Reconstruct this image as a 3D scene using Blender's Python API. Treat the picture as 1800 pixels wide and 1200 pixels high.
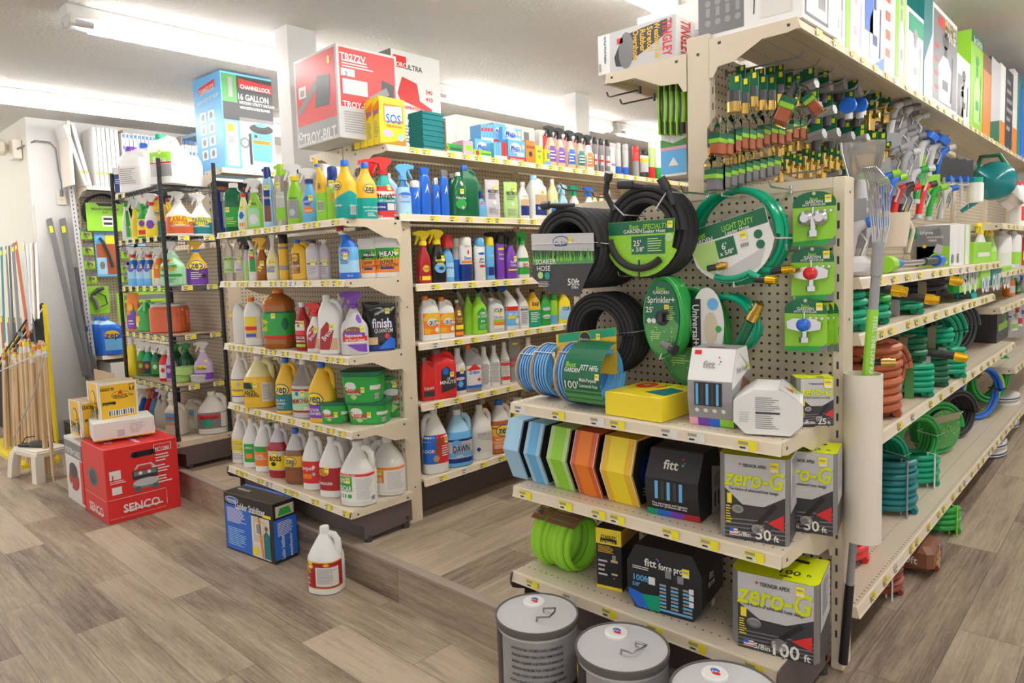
import bpy, math, random
from mathutils import Vector
PI = math.pi
RAD = math.radians
random.seed(7)
for o in list(bpy.data.objects): bpy.data.objects.remove(o)
SC = bpy.context.scene
COL = SC.collection
# ---------------- camera ----------------
CAM = Vector((.6805, -2.0661, 1.3943)); YAW, PIT, ROL = RAD(42.9104), RAD(-4.654), RAD(-1.8586)
FOC, CX, CY = 1223.7, 900.0, 564.0
FW = Vector((-math.sin(YAW)*math.cos(PIT), math.cos(YAW)*math.cos(PIT), math.sin(PIT)))
_r = Vector((math.cos(YAW), math.sin(YAW), 0)); _u = _r.cross(FW)
RT = _r*math.cos(ROL)+_u*math.sin(ROL); UP = -_r*math.sin(ROL)+_u*math.cos(ROL)
cd = bpy.data.cameras.new('camera'); cam = bpy.data.objects.new('camera', cd); COL.objects.link(cam)
from mathutils import Matrix
M = Matrix((RT, UP, -FW)).transposed().to_4x4(); M.translation = CAM
cam.matrix_world = M
cd.sensor_width = 36; cd.lens = 36*FOC/1800; cd.shift_y = -36/1800.0; cd.clip_start = .05
SC.camera = cam
# ---------------- world, lamps, exposure ----------------
W = bpy.data.worlds.new('world'); SC.world = W; W.use_nodes = True
W.node_tree.nodes['Background'].inputs[0].default_value = (1, .97, .93, 1)
W.node_tree.nodes['Background'].inputs[1].default_value = WORLD = .62
SC.view_settings.view_transform = 'Standard'; SC.view_settings.look = 'None'
SC.view_settings.gamma = 1; SC.view_settings.exposure = .75; SC.view_settings.use_curve_mapping = False
TUBE = 15.0     # emission of the fluorescent tubes
# ---------------- materials ----------------
MT = {}
PALETTE = dict(white=(.86,.86,.84), cream=(.83,.77,.66), tan=(.74,.64,.49), tan2=(.70,.60,.46), black=(.02,.02,.022), dark=(.05,.05,.055),
 grey=(.35,.35,.36), lgrey=(.6,.6,.61), mgrey=(.22,.22,.23), red=(.78,.03,.03), dred=(.45,.02,.03), orange=(.95,.25,.02), dorange=(.75,.14,.04), yellow=(.98,.78,.03), gold=(.92,.55,.03), brass=(.72,.47,.14),
 lime=(.33,.72,.04), lgreen=(.5,.78,.25), green=(.03,.42,.07), dgreen=(.01,.16,.07), teal=(.0,.42,.38), dteal=(.01,.22,.24), hgreen=(.0,.38,.2), blue=(.02,.16,.72), dblue=(.01,.04,.26), lblue=(.15,.5,.9), sky=(.4,.7,.95),
 purple=(.22,.06,.5), lav=(.62,.5,.78), lilac=(.66,.62,.68), pink=(.9,.45,.6), brown=(.25,.1,.05), amber=(.42,.13,.02), rust=(.5,.13,.05), cardboard=(.58,.42,.28), kick=(.13,.1,.095),
 paleyellow=(.9,.85,.45), mint=(.45,.8,.5), brick=(.33,.07,.04), silver=(.62,.62,.64), ytag=(.97,.87,.02), khaki=(.42,.38,.24), zg=(.72,.82,.0), rubber=(.035,.035,.038), wood=(.72,.5,.28), wood2=(.82,.62,.38), offw=(.78,.76,.72), sprite=(.1,.35,.1), nosing=(.34,.28,.22), lid=(.13,.13,.12))
def mat(k):
    if k in MT: return MT[k]
    base, *opt = k.split('/')
    m = bpy.data.materials.new(k.replace('/', '_')); m.use_nodes = True
    b = m.node_tree.nodes['Principled BSDF']
    c = PALETTE[base]; b.inputs['Base Color'].default_value = (*c, 1)
    b.inputs['Roughness'].default_value = .38
    for o in opt:
        if o == 'g': b.inputs['Roughness'].default_value = .15
        elif o == 'm': b.inputs['Roughness'].default_value = .75
        elif o == 'met': b.inputs['Metallic'].default_value = 1; b.inputs['Roughness'].default_value = .25
        elif o == 'smet': b.inputs['Metallic'].default_value = .8; b.inputs['Roughness'].default_value = .45
        elif o == 't': b.inputs['Transmission Weight'].default_value = .75; b.inputs['Roughness'].default_value = .12; b.inputs['IOR'].default_value = 1.2
        elif o == 'clear': b.inputs['Transmission Weight'].default_value = 1; b.inputs['Roughness'].default_value = .04; b.inputs['IOR'].default_value = 1.08
    MT[k] = m; return m
def nm(name):
    m = bpy.data.materials.new(name); m.use_nodes = True; MT[name] = m
    return m, m.node_tree.nodes, m.node_tree.links, m.node_tree.nodes['Principled BSDF']
def ramp(n, stops):
    r = n.new('ShaderNodeValToRGB'); e = r.color_ramp.elements
    while len(e) < len(stops): e.new(.5)
    for q, (p, c) in zip(e, stops): q.position = p; q.color = (*c, 1)
    return r
def planks(name, along_x, w=.18, ln=1.2, shift=0., up=False):
    m, n, l, b = nm(name)
    tc = n.new('ShaderNodeTexCoord'); mp = n.new('ShaderNodeMapping'); l.new(tc.outputs['Object'], mp.inputs[0])
    if not along_x: mp.inputs['Rotation'].default_value = (0, 0, PI/2)
    if up: mp.inputs['Rotation'].default_value = (-PI/2, 0, 0)
    mp.inputs['Location'].default_value = (shift, .07+shift, 0)
    br = n.new('ShaderNodeTexBrick'); l.new(mp.outputs[0], br.inputs['Vector'])
    br.inputs['Scale'].default_value = 1; br.inputs['Brick Width'].default_value = ln; br.inputs['Row Height'].default_value = w
    br.inputs['Mortar Size'].default_value = .0012; br.inputs['Mortar Smooth'].default_value = .3; br.offset = .37; br.offset_frequency = 2
    br.inputs['Color1'].default_value = (0, 0, 0, 1); br.inputs['Color2'].default_value = (1, 1, 1, 1); br.inputs['Mortar'].default_value = (.5, .5, .5, 1)
    sp = n.new('ShaderNodeMapping'); sp.inputs['Scale'].default_value = (1.1, 6.5, 1); l.new(mp.outputs[0], sp.inputs[0])
    ad = n.new('ShaderNodeVectorMath'); ad.operation = 'ADD'; l.new(sp.outputs[0], ad.inputs[0])
    sc = n.new('ShaderNodeVectorMath'); sc.operation = 'SCALE'; sc.inputs['Scale'].default_value = 7; l.new(br.outputs['Color'], sc.inputs[0]); l.new(sc.outputs[0], ad.inputs[1])
    n1 = n.new('ShaderNodeTexNoise'); n1.inputs['Scale'].default_value = 1.6; n1.inputs['Detail'].default_value = 8; n1.inputs['Distortion'].default_value = .6; l.new(ad.outputs[0], n1.inputs['Vector'])
    sp2 = n.new('ShaderNodeMapping'); sp2.inputs['Scale'].default_value = (1.5, 9, 1); l.new(ad.outputs[0], sp2.inputs[0])
    n2 = n.new('ShaderNodeTexNoise'); n2.inputs['Scale'].default_value = 2.2; n2.inputs['Detail'].default_value = 6; l.new(sp2.outputs[0], n2.inputs['Vector'])
    def mul(a, f, prev=None):
        q = n.new('ShaderNodeMath'); q.operation = 'MULTIPLY_ADD'; l.new(a, q.inputs[0]); q.inputs[1].default_value = f
        if prev is None: q.inputs[2].default_value = 0
        else: l.new(prev, q.inputs[2])
        return q.outputs[0]
    n3 = n.new('ShaderNodeTexNoise'); n3.inputs['Scale'].default_value = 9; n3.inputs['Detail'].default_value = 5; n3.inputs['Distortion'].default_value = 2; l.new(sp.outputs[0], n3.inputs['Vector'])
    v = mul(br.outputs['Color'], .22); v = mul(n1.outputs[0], .5, v); v = mul(n2.outputs[0], .35, v); v = mul(n3.outputs[0], .22, v)
    r = ramp(n, [(.32, (.045, .031, .021)), (.47, (.165, .12, .083)), (.60, (.31, .24, .17)), (.80, (.50, .405, .30))]); l.new(v, r.inputs[0])
    mx = n.new('ShaderNodeMix'); mx.data_type = 'RGBA'; l.new(br.outputs['Fac'], mx.inputs[0]); l.new(r.outputs[0], mx.inputs[6]); mx.inputs[7].default_value = (.12, .09, .07, 1)
    l.new(mx.outputs[2], b.inputs['Base Color']); b.inputs['Roughness'].default_value = .55
    bp = n.new('ShaderNodeBump'); bp.inputs['Strength'].default_value = .25; bp.inputs['Distance'].default_value = .004; l.new(v, bp.inputs['Height']); l.new(bp.outputs[0], b.inputs['Normal'])
planks('planks_x', True); planks('planks_y', False, shift=.05); planks('planks_riser', True, w=.8, ln=.95, shift=.3, up=True)
def plaster(name, col, s=60, st=.25):
    m, n, l, b = nm(name)
    b.inputs['Base Color'].default_value = (*col, 1); b.inputs['Roughness'].default_value = .8
    tc = n.new('ShaderNodeTexCoord'); no = n.new('ShaderNodeTexNoise'); no.inputs['Scale'].default_value = s; no.inputs['Detail'].default_value = 4; l.new(tc.outputs['Object'], no.inputs['Vector'])
    bp = n.new('ShaderNodeBump'); bp.inputs['Strength'].default_value = st; bp.inputs['Distance'].default_value = .01; l.new(no.outputs[0], bp.inputs['Height']); l.new(bp.outputs[0], b.inputs['Normal'])
plaster('ceiling_plaster', (.70, .68, .655), 45, .9); plaster('wall_paint', (.78, .77, .76), 20, .1); plaster('wall_cream', (.82, .80, .70), 20, .1)
def peg(name, horiz, col=(.62, .53, .39)):
    # painted hardboard with a 25.4 mm grid of drilled holes; horiz: axis 0 for panels along x, 1 along y
    m, n, l, b = nm(name)
    tc = n.new('ShaderNodeTexCoord'); sx = n.new('ShaderNodeSeparateXYZ'); l.new(tc.outputs['Object'], sx.inputs[0])
    def cell(o, off):
        a = n.new('ShaderNodeMath'); a.operation = 'ADD'; a.inputs[1].default_value = 10+off; l.new(o, a.inputs[0])
        q = n.new('ShaderNodeMath'); q.operation = 'DIVIDE'; q.inputs[1].default_value = .0254; l.new(a.outputs[0], q.inputs[0])
        f = n.new('ShaderNodeMath'); f.operation = 'FRACT'; l.new(q.outputs[0], f.inputs[0])
        s = n.new('ShaderNodeMath'); s.operation = 'SUBTRACT'; s.inputs[1].default_value = .5; l.new(f.outputs[0], s.inputs[0])
        p = n.new('ShaderNodeMath'); p.operation = 'POWER'; p.inputs[1].default_value = 2; 
        ab = n.new('ShaderNodeMath'); ab.operation = 'ABSOLUTE'; l.new(s.outputs[0], ab.inputs[0]); l.new(ab.outputs[0], p.inputs[0])
        return p.outputs[0]
    a = cell(sx.outputs[horiz], 0); c = cell(sx.outputs[2], .01)
    s = n.new('ShaderNodeMath'); s.operation = 'ADD'; l.new(a, s.inputs[0]); l.new(c, s.inputs[1])
    g = n.new('ShaderNodeMath'); g.operation = 'LESS_THAN'; g.inputs[1].default_value = .028; l.new(s.outputs[0], g.inputs[0])
    mx = n.new('ShaderNodeMix'); mx.data_type = 'RGBA'; l.new(g.outputs[0], mx.inputs[0]); mx.inputs[6].default_value = (*col, 1); mx.inputs[7].default_value = (.03, .025, .02, 1)
    l.new(mx.outputs[2], b.inputs['Base Color']); b.inputs['Roughness'].default_value = .6
peg('pegboard_x', 0); peg('pegboard_y', 1)
def decks(name, ax):
    # enamelled steel deck: rows of punched holes along the front edge
    m, n, l, b = nm(name)
    tc = n.new('ShaderNodeTexCoord'); sx = n.new('ShaderNodeSeparateXYZ'); l.new(tc.outputs['Object'], sx.inputs[0])
    outs = []
    for o, pitch in ((sx.outputs[ax], .0254), (sx.outputs[1-ax], .07)):
        q = n.new('ShaderNodeMath'); q.operation = 'DIVIDE'; q.inputs[1].default_value = pitch; l.new(o, q.inputs[0])
        f = n.new('ShaderNodeMath'); f.operation = 'FRACT'; l.new(q.outputs[0], f.inputs[0])
        s = n.new('ShaderNodeMath'); s.operation = 'SUBTRACT'; s.inputs[1].default_value = .5; l.new(f.outputs[0], s.inputs[0])
        k = n.new('ShaderNodeMath'); k.operation = 'MULTIPLY'; k.inputs[1].default_value = pitch; l.new(s.outputs[0], k.inputs[0])
        p = n.new('ShaderNodeMath'); p.operation = 'MULTIPLY'; l.new(k.outputs[0], p.inputs[0]); l.new(k.outputs[0], p.inputs[1]); outs.append(p.outputs[0])
    s = n.new('ShaderNodeMath'); s.operation = 'ADD'; l.new(outs[0], s.inputs[0]); l.new(outs[1], s.inputs[1])
    g = n.new('ShaderNodeMath'); g.operation = 'LESS_THAN'; g.inputs[1].default_value = .0032**2; l.new(s.outputs[0], g.inputs[0])
    mx = n.new('ShaderNodeMix'); mx.data_type = 'RGBA'; l.new(g.outputs[0], mx.inputs[0]); mx.inputs[6].default_value = (.70, .61, .48, 1); mx.inputs[7].default_value = (.08, .06, .05, 1)
    l.new(mx.outputs[2], b.inputs['Base Color']); b.inputs['Roughness'].default_value = .45
decks('deck_x', 0); decks('deck_y', 1)
def emis(name, col, st):
    m, n, l, b = nm(name); b.inputs['Emission Color'].default_value = (*col, 1); b.inputs['Emission Strength'].default_value = st; b.inputs['Base Color'].default_value = (.9, .9, .9, 1)
emis('tube_glow', (1, .975, .94), TUBE)
# ---------------- mesh helpers ----------------
SHORT = [('bottle with blue cap, second from the shelf corner', 'blue-capped bottle, second from the shelf corner'), (' on the top shelf of the cleaner gondola', ' on the top cleaner shelf'), (' in a row', ''), (' of the four', ' of four'), (' with fine print', ''), (' and red base', ''), (' and green cap', ''), (' of two cartons', ''), (' on the top of the wire rack', ' on the wire rack top'), (' handled', ''), (' on the base below the wire rack', ' under the wire rack'), (' and red blue label', ''), (' lying on end', ''), (' on the topmost cleaner endcap shelf', ' on the topmost endcap shelf'), (' cleaner endcap shelf', ' endcap shelf'), (' shelf of the cleaner aisle', ' cleaner aisle shelf'), ('in the rear row on the', 'at the rear of the'), (' on the high shelf', ''), (' with white cap', ''), (' and label', '')]
class MB:
    def __init__(s): s.v = []; s.f = []; s.m = []; s.k = []
    def add(s, vs, fs, m):
        o = len(s.v); s.v += [tuple(p) for p in vs]; s.f += [tuple(i+o for i in f) for f in fs]
        if m not in s.k: s.k.append(m)
        s.m += [s.k.index(m)]*len(fs)
    def box(s, x0, x1, y0, y1, z0, z1, m, c=0):
        if c <= 0:
            vs = [(x, y, z) for z in (z0, z1) for y in (y0, y1) for x in (x0, x1)]
            s.add(vs, [(0, 2, 3, 1), (4, 5, 7, 6), (0, 1, 5, 4), (2, 6, 7, 3), (0, 4, 6, 2), (1, 3, 7, 5)], m); return
        rs = []
        for z, i in ((z0, c), (z0+c, 0), (z1-c, 0), (z1, c)):
            a0, a1, b0, b1 = x0+i, x1-i, y0+i, y1-i
            rs.append([(a0+c, b0, z), (a1-c, b0, z), (a1, b0+c, z), (a1, b1-c, z), (a1-c, b1, z), (a0+c, b1, z), (a0, b1-c, z), (a0, b0+c, z)])
        s.loft(rs, m)
    def loft(s, rings, m, cap=True, closed=True, mats=None):
        n = len(rings[0]); vs = [p for r in rings for p in r]
        for i in range(len(rings)-1):
            fs = []
            for j in range(n if closed else n-1):
                k = (j+1) % n; fs.append((i*n+j, i*n+k, (i+1)*n+k, (i+1)*n+j))
            if i == 0:
                s.add(vs, fs, mats[i] if mats else m); base = len(s.v)-len(vs)
            else:
                mm = mats[i] if mats else m
                if mm not in s.k: s.k.append(mm)
                s.f += [tuple(q+base for q in f) for f in fs]; s.m += [s.k.index(mm)]*len(fs)
        if cap and closed:
            s.f.append(tuple(base+j for j in range(n))[::-1]); s.m.append(s.k.index(mats[0] if mats else m))
            s.f.append(tuple(base+(len(rings)-1)*n+j for j in range(n))); s.m.append(s.k.index(mats[-1] if mats else m))
    def tube(s, pts, r, m, seg=8, closed=False, sq=1):
        pts = [Vector(p) for p in pts]; n = len(pts); rs = []
        up = Vector((0, 0, 1))
        for i, p in enumerate(pts):
            a = pts[(i-1) % n] if (closed or i > 0) else p; b = pts[(i+1) % n] if (closed or i < n-1) else p
            t = (b-a).normalized()
            if i == 0:
                u = t.cross(up if abs(t.z) < .9 else Vector((1, 0, 0))).normalized()
            else:
                u = (u-t*u.dot(t)).normalized()
            w = t.cross(u); rr = r[i] if isinstance(r, (list, tuple)) else r
            rs.append([p+(u*math.cos(k*2*PI/seg)+w*math.sin(k*2*PI/seg)*sq)*rr for k in range(seg)])
        if closed: rs.append(rs[0]); s.loft(rs, m, cap=False)
        else: s.loft(rs, m)
    def cyl(s, p0, p1, r0, m, r1=None, seg=16):
        s.tube([p0, p1], [r0, r0 if r1 is None else r1], m, seg)
    def lathe(s, prof, m, seg=24, c=(0, 0), mats=None):
        s.loft([[(c[0]+r*math.cos(k*2*PI/seg), c[1]+r*math.sin(k*2*PI/seg), z) for k in range(seg)] for z, r in prof], m, mats=mats)
    def ext(s, pts, t, m, ax='y', c=0):
        # outline in the xz plane (ax='y'), yz plane (ax='x') or xy plane (ax='z'), thickened by t about c
        def P(a, b, d): return (a, d, b) if ax == 'y' else (d, a, b) if ax == 'x' else (a, b, d)
        n = len(pts); vs = [P(a, b, c-t/2) for a, b in pts]+[P(a, b, c+t/2) for a, b in pts]
        s.add(vs, [tuple(range(n)), tuple(range(2*n-1, n-1, -1))]+[(i, i+n, (i+1) % n+n, (i+1) % n) for i in range(n)], m)
    def build(s, name, parent=None, smooth=True, loc=None):
        me = bpy.data.meshes.new(name); me.from_pydata(s.v, [], s.f)
        for k in s.k: me.materials.append(mat(k))
        me.polygons.foreach_set('material_index', s.m)
        if smooth: me.polygons.foreach_set('use_smooth', [True]*len(s.f)); 
        me.update()
        if smooth:
            try: me.set_sharp_from_angle(angle=RAD(38))
            except Exception: pass
        o = bpy.data.objects.new(name, me); COL.objects.link(o)
        if parent:
            if name in ('label_print', 'printed_panel', 'edge_print'):
                parent = next((c for c in parent.children if c.name.split('.')[0] in ('body', 'box_body', 'bag_body', 'filter_frame')), parent)
            o.parent = parent
        if loc: o.location = loc
        return o
def tag(o, label, cat, group=None):
    for a_, b_ in SHORT:
        if len(label.split()) > 16: label = label.replace(a_, b_)
    o['label'] = label; o['category'] = cat
    if group: o['group'] = group
    return o
def thing(name, label, cat, loc=(0, 0, 0), rz=0, group=None, rx=0, ry=0):
    o = bpy.data.objects.new(name, None); COL.objects.link(o); o.location = loc; o.rotation_euler = (RAD(rx), RAD(ry), RAD(rz)); o.empty_display_size = .05
    return tag(o, label, cat, group)
def struct(name, mb):
    o = mb.build(name, smooth=False); o['kind'] = 'structure'; return o
# positions: a point on a shelf plane seen in column px; its height from the row of its top; metres per pixel there
def spot(px, z, y=None, x=None):
    k = (px-CX)/FOC; n = RT-FW*k
    # n . (P-CAM) = 0
    if y is not None: X = CAM.x-(n.y*(y-CAM.y)+n.z*(z-CAM.z))/n.x; return Vector((X, y, z))
    Y = CAM.y-(n.x*(x-CAM.x)+n.z*(z-CAM.z))/n.y; return Vector((x, Y, z))
def mpp(P): return (P-CAM).dot(FW)/FOC
def hgt(P, py):
    k = (CY-py)/FOC; n = UP-FW*k
    return CAM.z-(n.x*(P.x-CAM.x)+n.y*(P.y-CAM.y))/n.z-P.z
def at(px, py, x=None, y=None, z=None):
    d = RT*(px-CX)/FOC-UP*(py-CY)/FOC+FW
    t = (x-CAM.x)/d.x if x is not None else (y-CAM.y)/d.y if y is not None else (z-CAM.z)/d.z
    return CAM+d*t
# ---------------- printing on surfaces ----------------
_T = {}
def glyphs(s, bold=.0):
    if (s, bold) in _T: return _T[(s, bold)]
    cu = bpy.data.curves.new('t', 'FONT'); cu.body = s; cu.resolution_u = 2; cu.offset = bold
    ob = bpy.data.objects.new('t', cu); me = bpy.data.meshes.new_from_object(ob)
    vs = [(v.co.x, v.co.y) for v in me.vertices]; fs = [tuple(p.vertices) for p in me.polygons]
    bpy.data.objects.remove(ob); bpy.data.curves.remove(cu); bpy.data.meshes.remove(me)
    if not vs: vs = [(0, 0)]; fs = []
    x0 = min(v[0] for v in vs); x1 = max(v[0] for v in vs)
    y1 = max(v[1] for v in vs); y0 = min(v[1] for v in vs); h = max(y1, .5)
    r = ([((x-(x0+x1)/2)/h, (y-h/2)/h) for x, y in vs], fs, (x1-x0)/h); _T[(s, bold)] = r; return r
class Surf:
    # fn(u, v, off) -> point
    def __init__(s, fn, curved=False): s.fn = fn; s.c = curved
    def rect(s, mb, u0, u1, v0, v1, m, L=1, step=.012):
        nu = max(1, int(abs(u1-u0)/step)) if s.c else 1; nv = max(1, int(abs(v1-v0)/.02)) if s.c else 1
        vs = [s.fn(u0+(u1-u0)*i/nu, v0+(v1-v0)*j/nv, .0004*L+.0003) for j in range(nv+1) for i in range(nu+1)]
        mb.add(vs, [(j*(nu+1)+i, j*(nu+1)+i+1, (j+1)*(nu+1)+i+1, (j+1)*(nu+1)+i) for j in range(nv) for i in range(nu)], m)
    def poly(s, mb, pts, m, L=1):
        o = .0004*L+.0003
        us = [p[0] for p in pts]; u0, u1 = min(us), max(us)
        if not s.c or u1-u0 < .012: mb.add([s.fn(u, v, o) for u, v in pts], [tuple(range(len(pts)))], m); return
        n = max(3, int((u1-u0)/.008)); cols = []; e = (u1-u0)*1e-4
        for i in range(n+1):
            u = min(max(u0+(u1-u0)*i/n, u0+e), u1-e); vs = []
            for (a, b), (c, d) in zip(pts, pts[1:]+pts[:1]):
                if (a-u)*(c-u) <= 0 and a != c: vs.append(b+(d-b)*(u-a)/(c-a))
            cols.append((u, min(vs), max(vs)))
        mb.add([s.fn(u, v0+(v1-v0)*k/3, o) for u, v0, v1 in cols for k in range(4)], [(i*4+k, i*4+4+k, i*4+5+k, i*4+1+k) for i in range(n) for k in range(3)], m)
    def disc(s, mb, u, v, r, m, L=1, ry=None, n=16):
        s.poly(mb, [(u+r*math.cos(i*2*PI/n), v+(ry or r)*math.sin(i*2*PI/n)) for i in range(n)], m, L)
    def text(s, mb, t, u, v, h, m, L=2, w=None, bold=.015, rot=0, sh=0):
        vs, fs, wd = glyphs(t, bold); kx = h if w is None else w/max(wd, .01); c, sn = math.cos(RAD(rot)), math.sin(RAD(rot)); out = []
        for x, y in vs:
            X = x*kx+sh*y*h; Y = y*h; out.append(s.fn(u+X*c-Y*sn, v+X*sn+Y*c, .0004*L+.0003))
        mb.add(out, fs, m)
    def lines(s, mb, u0, u1, v0, v1, n, m, L=2, rng=None):
        g = rng or random
        for i in range(n):
            v = v1-(v1-v0)*(i+.5)/n; h = (v1-v0)/n*.42
            s.rect(mb, u0, u0+(u1-u0)*g.uniform(.6, 1), v-h/2, v+h/2, m, L)
    def bars(s, mb, u0, u1, v0, v1, m='dark', L=3, n=11):
        s.rect(mb, u0, u1, v0, v1, 'white', L-1)
        for i in range(n):
            a = u0+(u1-u0)*(i+.2)/n; s.rect(mb, a, a+(u1-u0)/n*(.35 if i % 3 else .6), v0+(v1-v0)*.08, v1-(v1-v0)*.08, m, L)
    def sticker(s, mb, u, v, k=.011, L=4):
        s.rect(mb, u-k, u+k, v-k*1.2, v+k*1.2, 'ytag', L); s.rect(mb, u-k*.8, u+k*.6, v+k*.1, v+k*.5, 'khaki', L+1); s.rect(mb, u-k*.8, u+k*.8, v-k*1.1, v-k*.5, 'white', L+1)
def flat(o, ud, vd):
    o = Vector(o); ud = Vector(ud); vd = Vector(vd); n = ud.cross(vd)
    return Surf(lambda u, v, f: o+ud*u+vd*v+n*f)
def sgp(v, p): return math.copysign(abs(v)**p, v)
def dec(mb, S, ops, w, h):
    for o in ops:
        k = o[0]
        if k == 'r': S.rect(mb, o[1]*w, o[2]*w, o[3]*h, o[4]*h, o[5], o[6] if len(o) > 6 else 1)
        elif k == 't': S.text(mb, o[1], o[2]*w, o[3]*h, o[4]*w, o[5], o[6] if len(o) > 6 else 4, o[7]*w if len(o) > 7 and o[7] else None, rot=o[8] if len(o) > 8 else 0, sh=o[9] if len(o) > 9 else 0, bold=.02)
        elif k == 'd': S.disc(mb, o[1]*w, o[2]*h, o[3]*w, o[4], o[5] if len(o) > 5 else 2, o[6]*w if len(o) > 6 else None)
        elif k == 'l': S.lines(mb, o[1]*w, o[2]*w, o[3]*h, o[4]*h, o[5], o[6], o[7] if len(o) > 7 else 3)
        elif k == 's': S.sticker(mb, o[1]*w, o[2]*h, o[3] if len(o) > 3 else .011, 6)
        elif k == 'b': S.bars(mb, o[1]*w, o[2]*w, o[3]*h, o[4]*h, L=4)
        elif k == 'p': S.poly(mb, [(a*w, b*h) for a, b in o[1]], o[2], o[3] if len(o) > 3 else 2)
def pval(prof, z):
    for p, q in zip(prof, prof[1:]):
        if z <= q[0]:
            t = (z-p[0])/max(q[0]-p[0], 1e-6); return [p[i]+(q[i]-p[i])*t for i in (1, 2, 3)]
    return list(prof[-1][1:4])
def ring(prof, zf, w, d, h, n, seg, off=0):
    a, b, dx = pval(prof, zf); a = a*w/2+off; b = b*d/2+off; out = []
    for k in range(seg):
        t = k*2*PI/seg; out.append((a*sgp(math.cos(t), 2/n)+dx*w/2, b*sgp(math.sin(t), 2/n), zf*h))
    return out
def bsurf(prof, w, d, h, n):
    N = 96; T = []; L = [0]; px_ = None
    for i in range(N+1):
        t = RAD(125)*i/N; p = (w/2*sgp(math.sin(t), 2/n), -d/2*sgp(math.cos(t), 2/n)); T.append(t)
        if px_: L.append(L[-1]+math.hypot(p[0]-px_[0], p[1]-px_[1]))
        px_ = p
    def fn(u, v, off):
        q = min(abs(u), L[-1]*.999); i = 0; lo, hi = 0, N
        while hi-lo > 1:
            i = (lo+hi)//2
            if L[i] <= q: lo = i
            else: hi = i
        f = (T[lo]+(T[hi]-T[lo])*(q-L[lo])/max(L[hi]-L[lo], 1e-9))*(1 if u >= 0 else -1)
        a, b, dx = pval(prof, v/h); a = a*w/2; b = b*d/2
        s, c = math.sin(f), math.cos(f)
        nx, ny = sgp(s, 2-2/n)/max(a, 1e-3), -sgp(c, 2-2/n)/max(b, 1e-3); k = math.hypot(nx, ny) or 1
        return Vector((a*sgp(s, 2/n)+dx*w/2+nx/k*off, b*-sgp(c, 2/n)+ny/k*off, v))
    return Surf(fn, True)
PR = {}
def _p(k, n, *r): PR[k] = ([(q+(0,))[:4] if len(q) == 3 else q for q in r], n)
_p('jug', 2.6, (0, .9, .9), (.015, 1, 1), (.50, 1, 1), (.56, .96, .96), (.66, .78, .78), (.78, .52, .55), (.87, .32, .34), (.90, .25, .25), (.925, .25, .25))
_p('rjug', 4, (0, .92, .92), (.015, 1, 1), (.66, 1, 1), (.74, .93, .93), (.84, .55, .6, -.2), (.90, .30, .36, -.35), (.925, .30, .36, -.35))
_p('quart', 2.3, (0, .92, .92), (.02, 1, 1), (.58, 1, 1), (.66, .86, .86), (.78, .5, .5), (.85, .36, .4), (.92, .33, .36))
_p('flask', 3, (0, .92, .9), (.02, 1, 1), (.45, 1, 1), (.66, .9, .95), (.78, .55, .7), (.86, .3, .5), (.92, .28, .45))
_p('spray', 3, (0, .92, .9), (.02, 1, 1), (.40, 1, 1), (.48, .9, .92), (.56, .62, .8), (.66, .42, .62), (.72, .30, .45), (.745, .30, .45))
_p('spray2', 2.2, (0, .9, .9), (.02, 1, 1), (.45, .97, .97), (.56, .8, .8), (.68, .44, .5), (.745, .36, .42))
_p('tall', 3, (0, .92, .9), (.02, 1, 1), (.30, .96, 1), (.50, .86, 1), (.70, .95, 1), (.80, .8, .9), (.84, .6, .7))
_p('can', 2, (0, .94, .94), (.01, 1, 1), (.78, 1, 1), (.80, .92, .92), (.82, .86, .86))
_p('squat', 3, (0, .92, .92), (.02, 1, 1), (.72, 1, 1), (.80, .9, .9), (.86, .5, .5), (.92, .4, .4))
_p('cone', 2, (0, .92, .92), (.02, 1, 1), (.35, 1, 1), (.7, .6, .62), (.84, .4, .4), (.92, .36, .36))
_p('duck', 3, (0, .92, .92), (.02, 1, 1), (.55, .95, 1), (.68, .72, .8, -.05), (.76, .42, .6, -.15), (.84, .36, .5, -.45), (.92, .32, .45, -.8))
_p('big', 2.6, (0, .88, .88), (.02, .94, .94), (.10, 1, 1), (.15, .95, .95), (.20, 1, 1), (.60, 1, 1), (.64, .95, .95), (.70, 1, 1), (.80, .93, .93), (.88, .6, .6), (.93, .3, .3), (.96, .3, .3))
_p('tub', 4, (0, .84, .84), (.02, .88, .88), (.8, 1, 1), (.84, 1, 1))
_p('round', 2, (0, .93, .93), (.02, 1, 1), (.86, 1, 1))
def trig(mb, z, k, m, dirn=-1, m2=None):
    # pistol sprayer head; k = size; nozzle towards dirn along local x
    s = dirn
    mb.lathe([(z-.005, .30*k), (z+.20*k, .30*k), (z+.24*k, .22*k)], m2 or m, 14)
    out = [(-.22, .2), (.20, .2), (.30, .40), (.55, .62), (.72, .78), (.40, .98), (-.30, 1.04), (-.62, 1.0), (-.85, .92), (-.85, .70), (-.60, .66), (-.36, .62)]
    mb.ext([(-s*x*k*.8, z+y*k) for x, y in out], .34*k, m)
    tr = [(-.34, .66), (-.62, .66), (-.66, .45), (-.80, .22), (-.88, .0), (-.78, -.02), (-.62, .22), (-.46, .42)]
    mb.ext([(-s*x*k*.8, z+y*k) for x, y in tr], .18*k, m)
    mb.box(min(s*.67*k, s*.8*k), max(s*.67*k, s*.8*k), -.14*k, .14*k, z+.68*k, z+.94*k, m2 or m)
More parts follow.
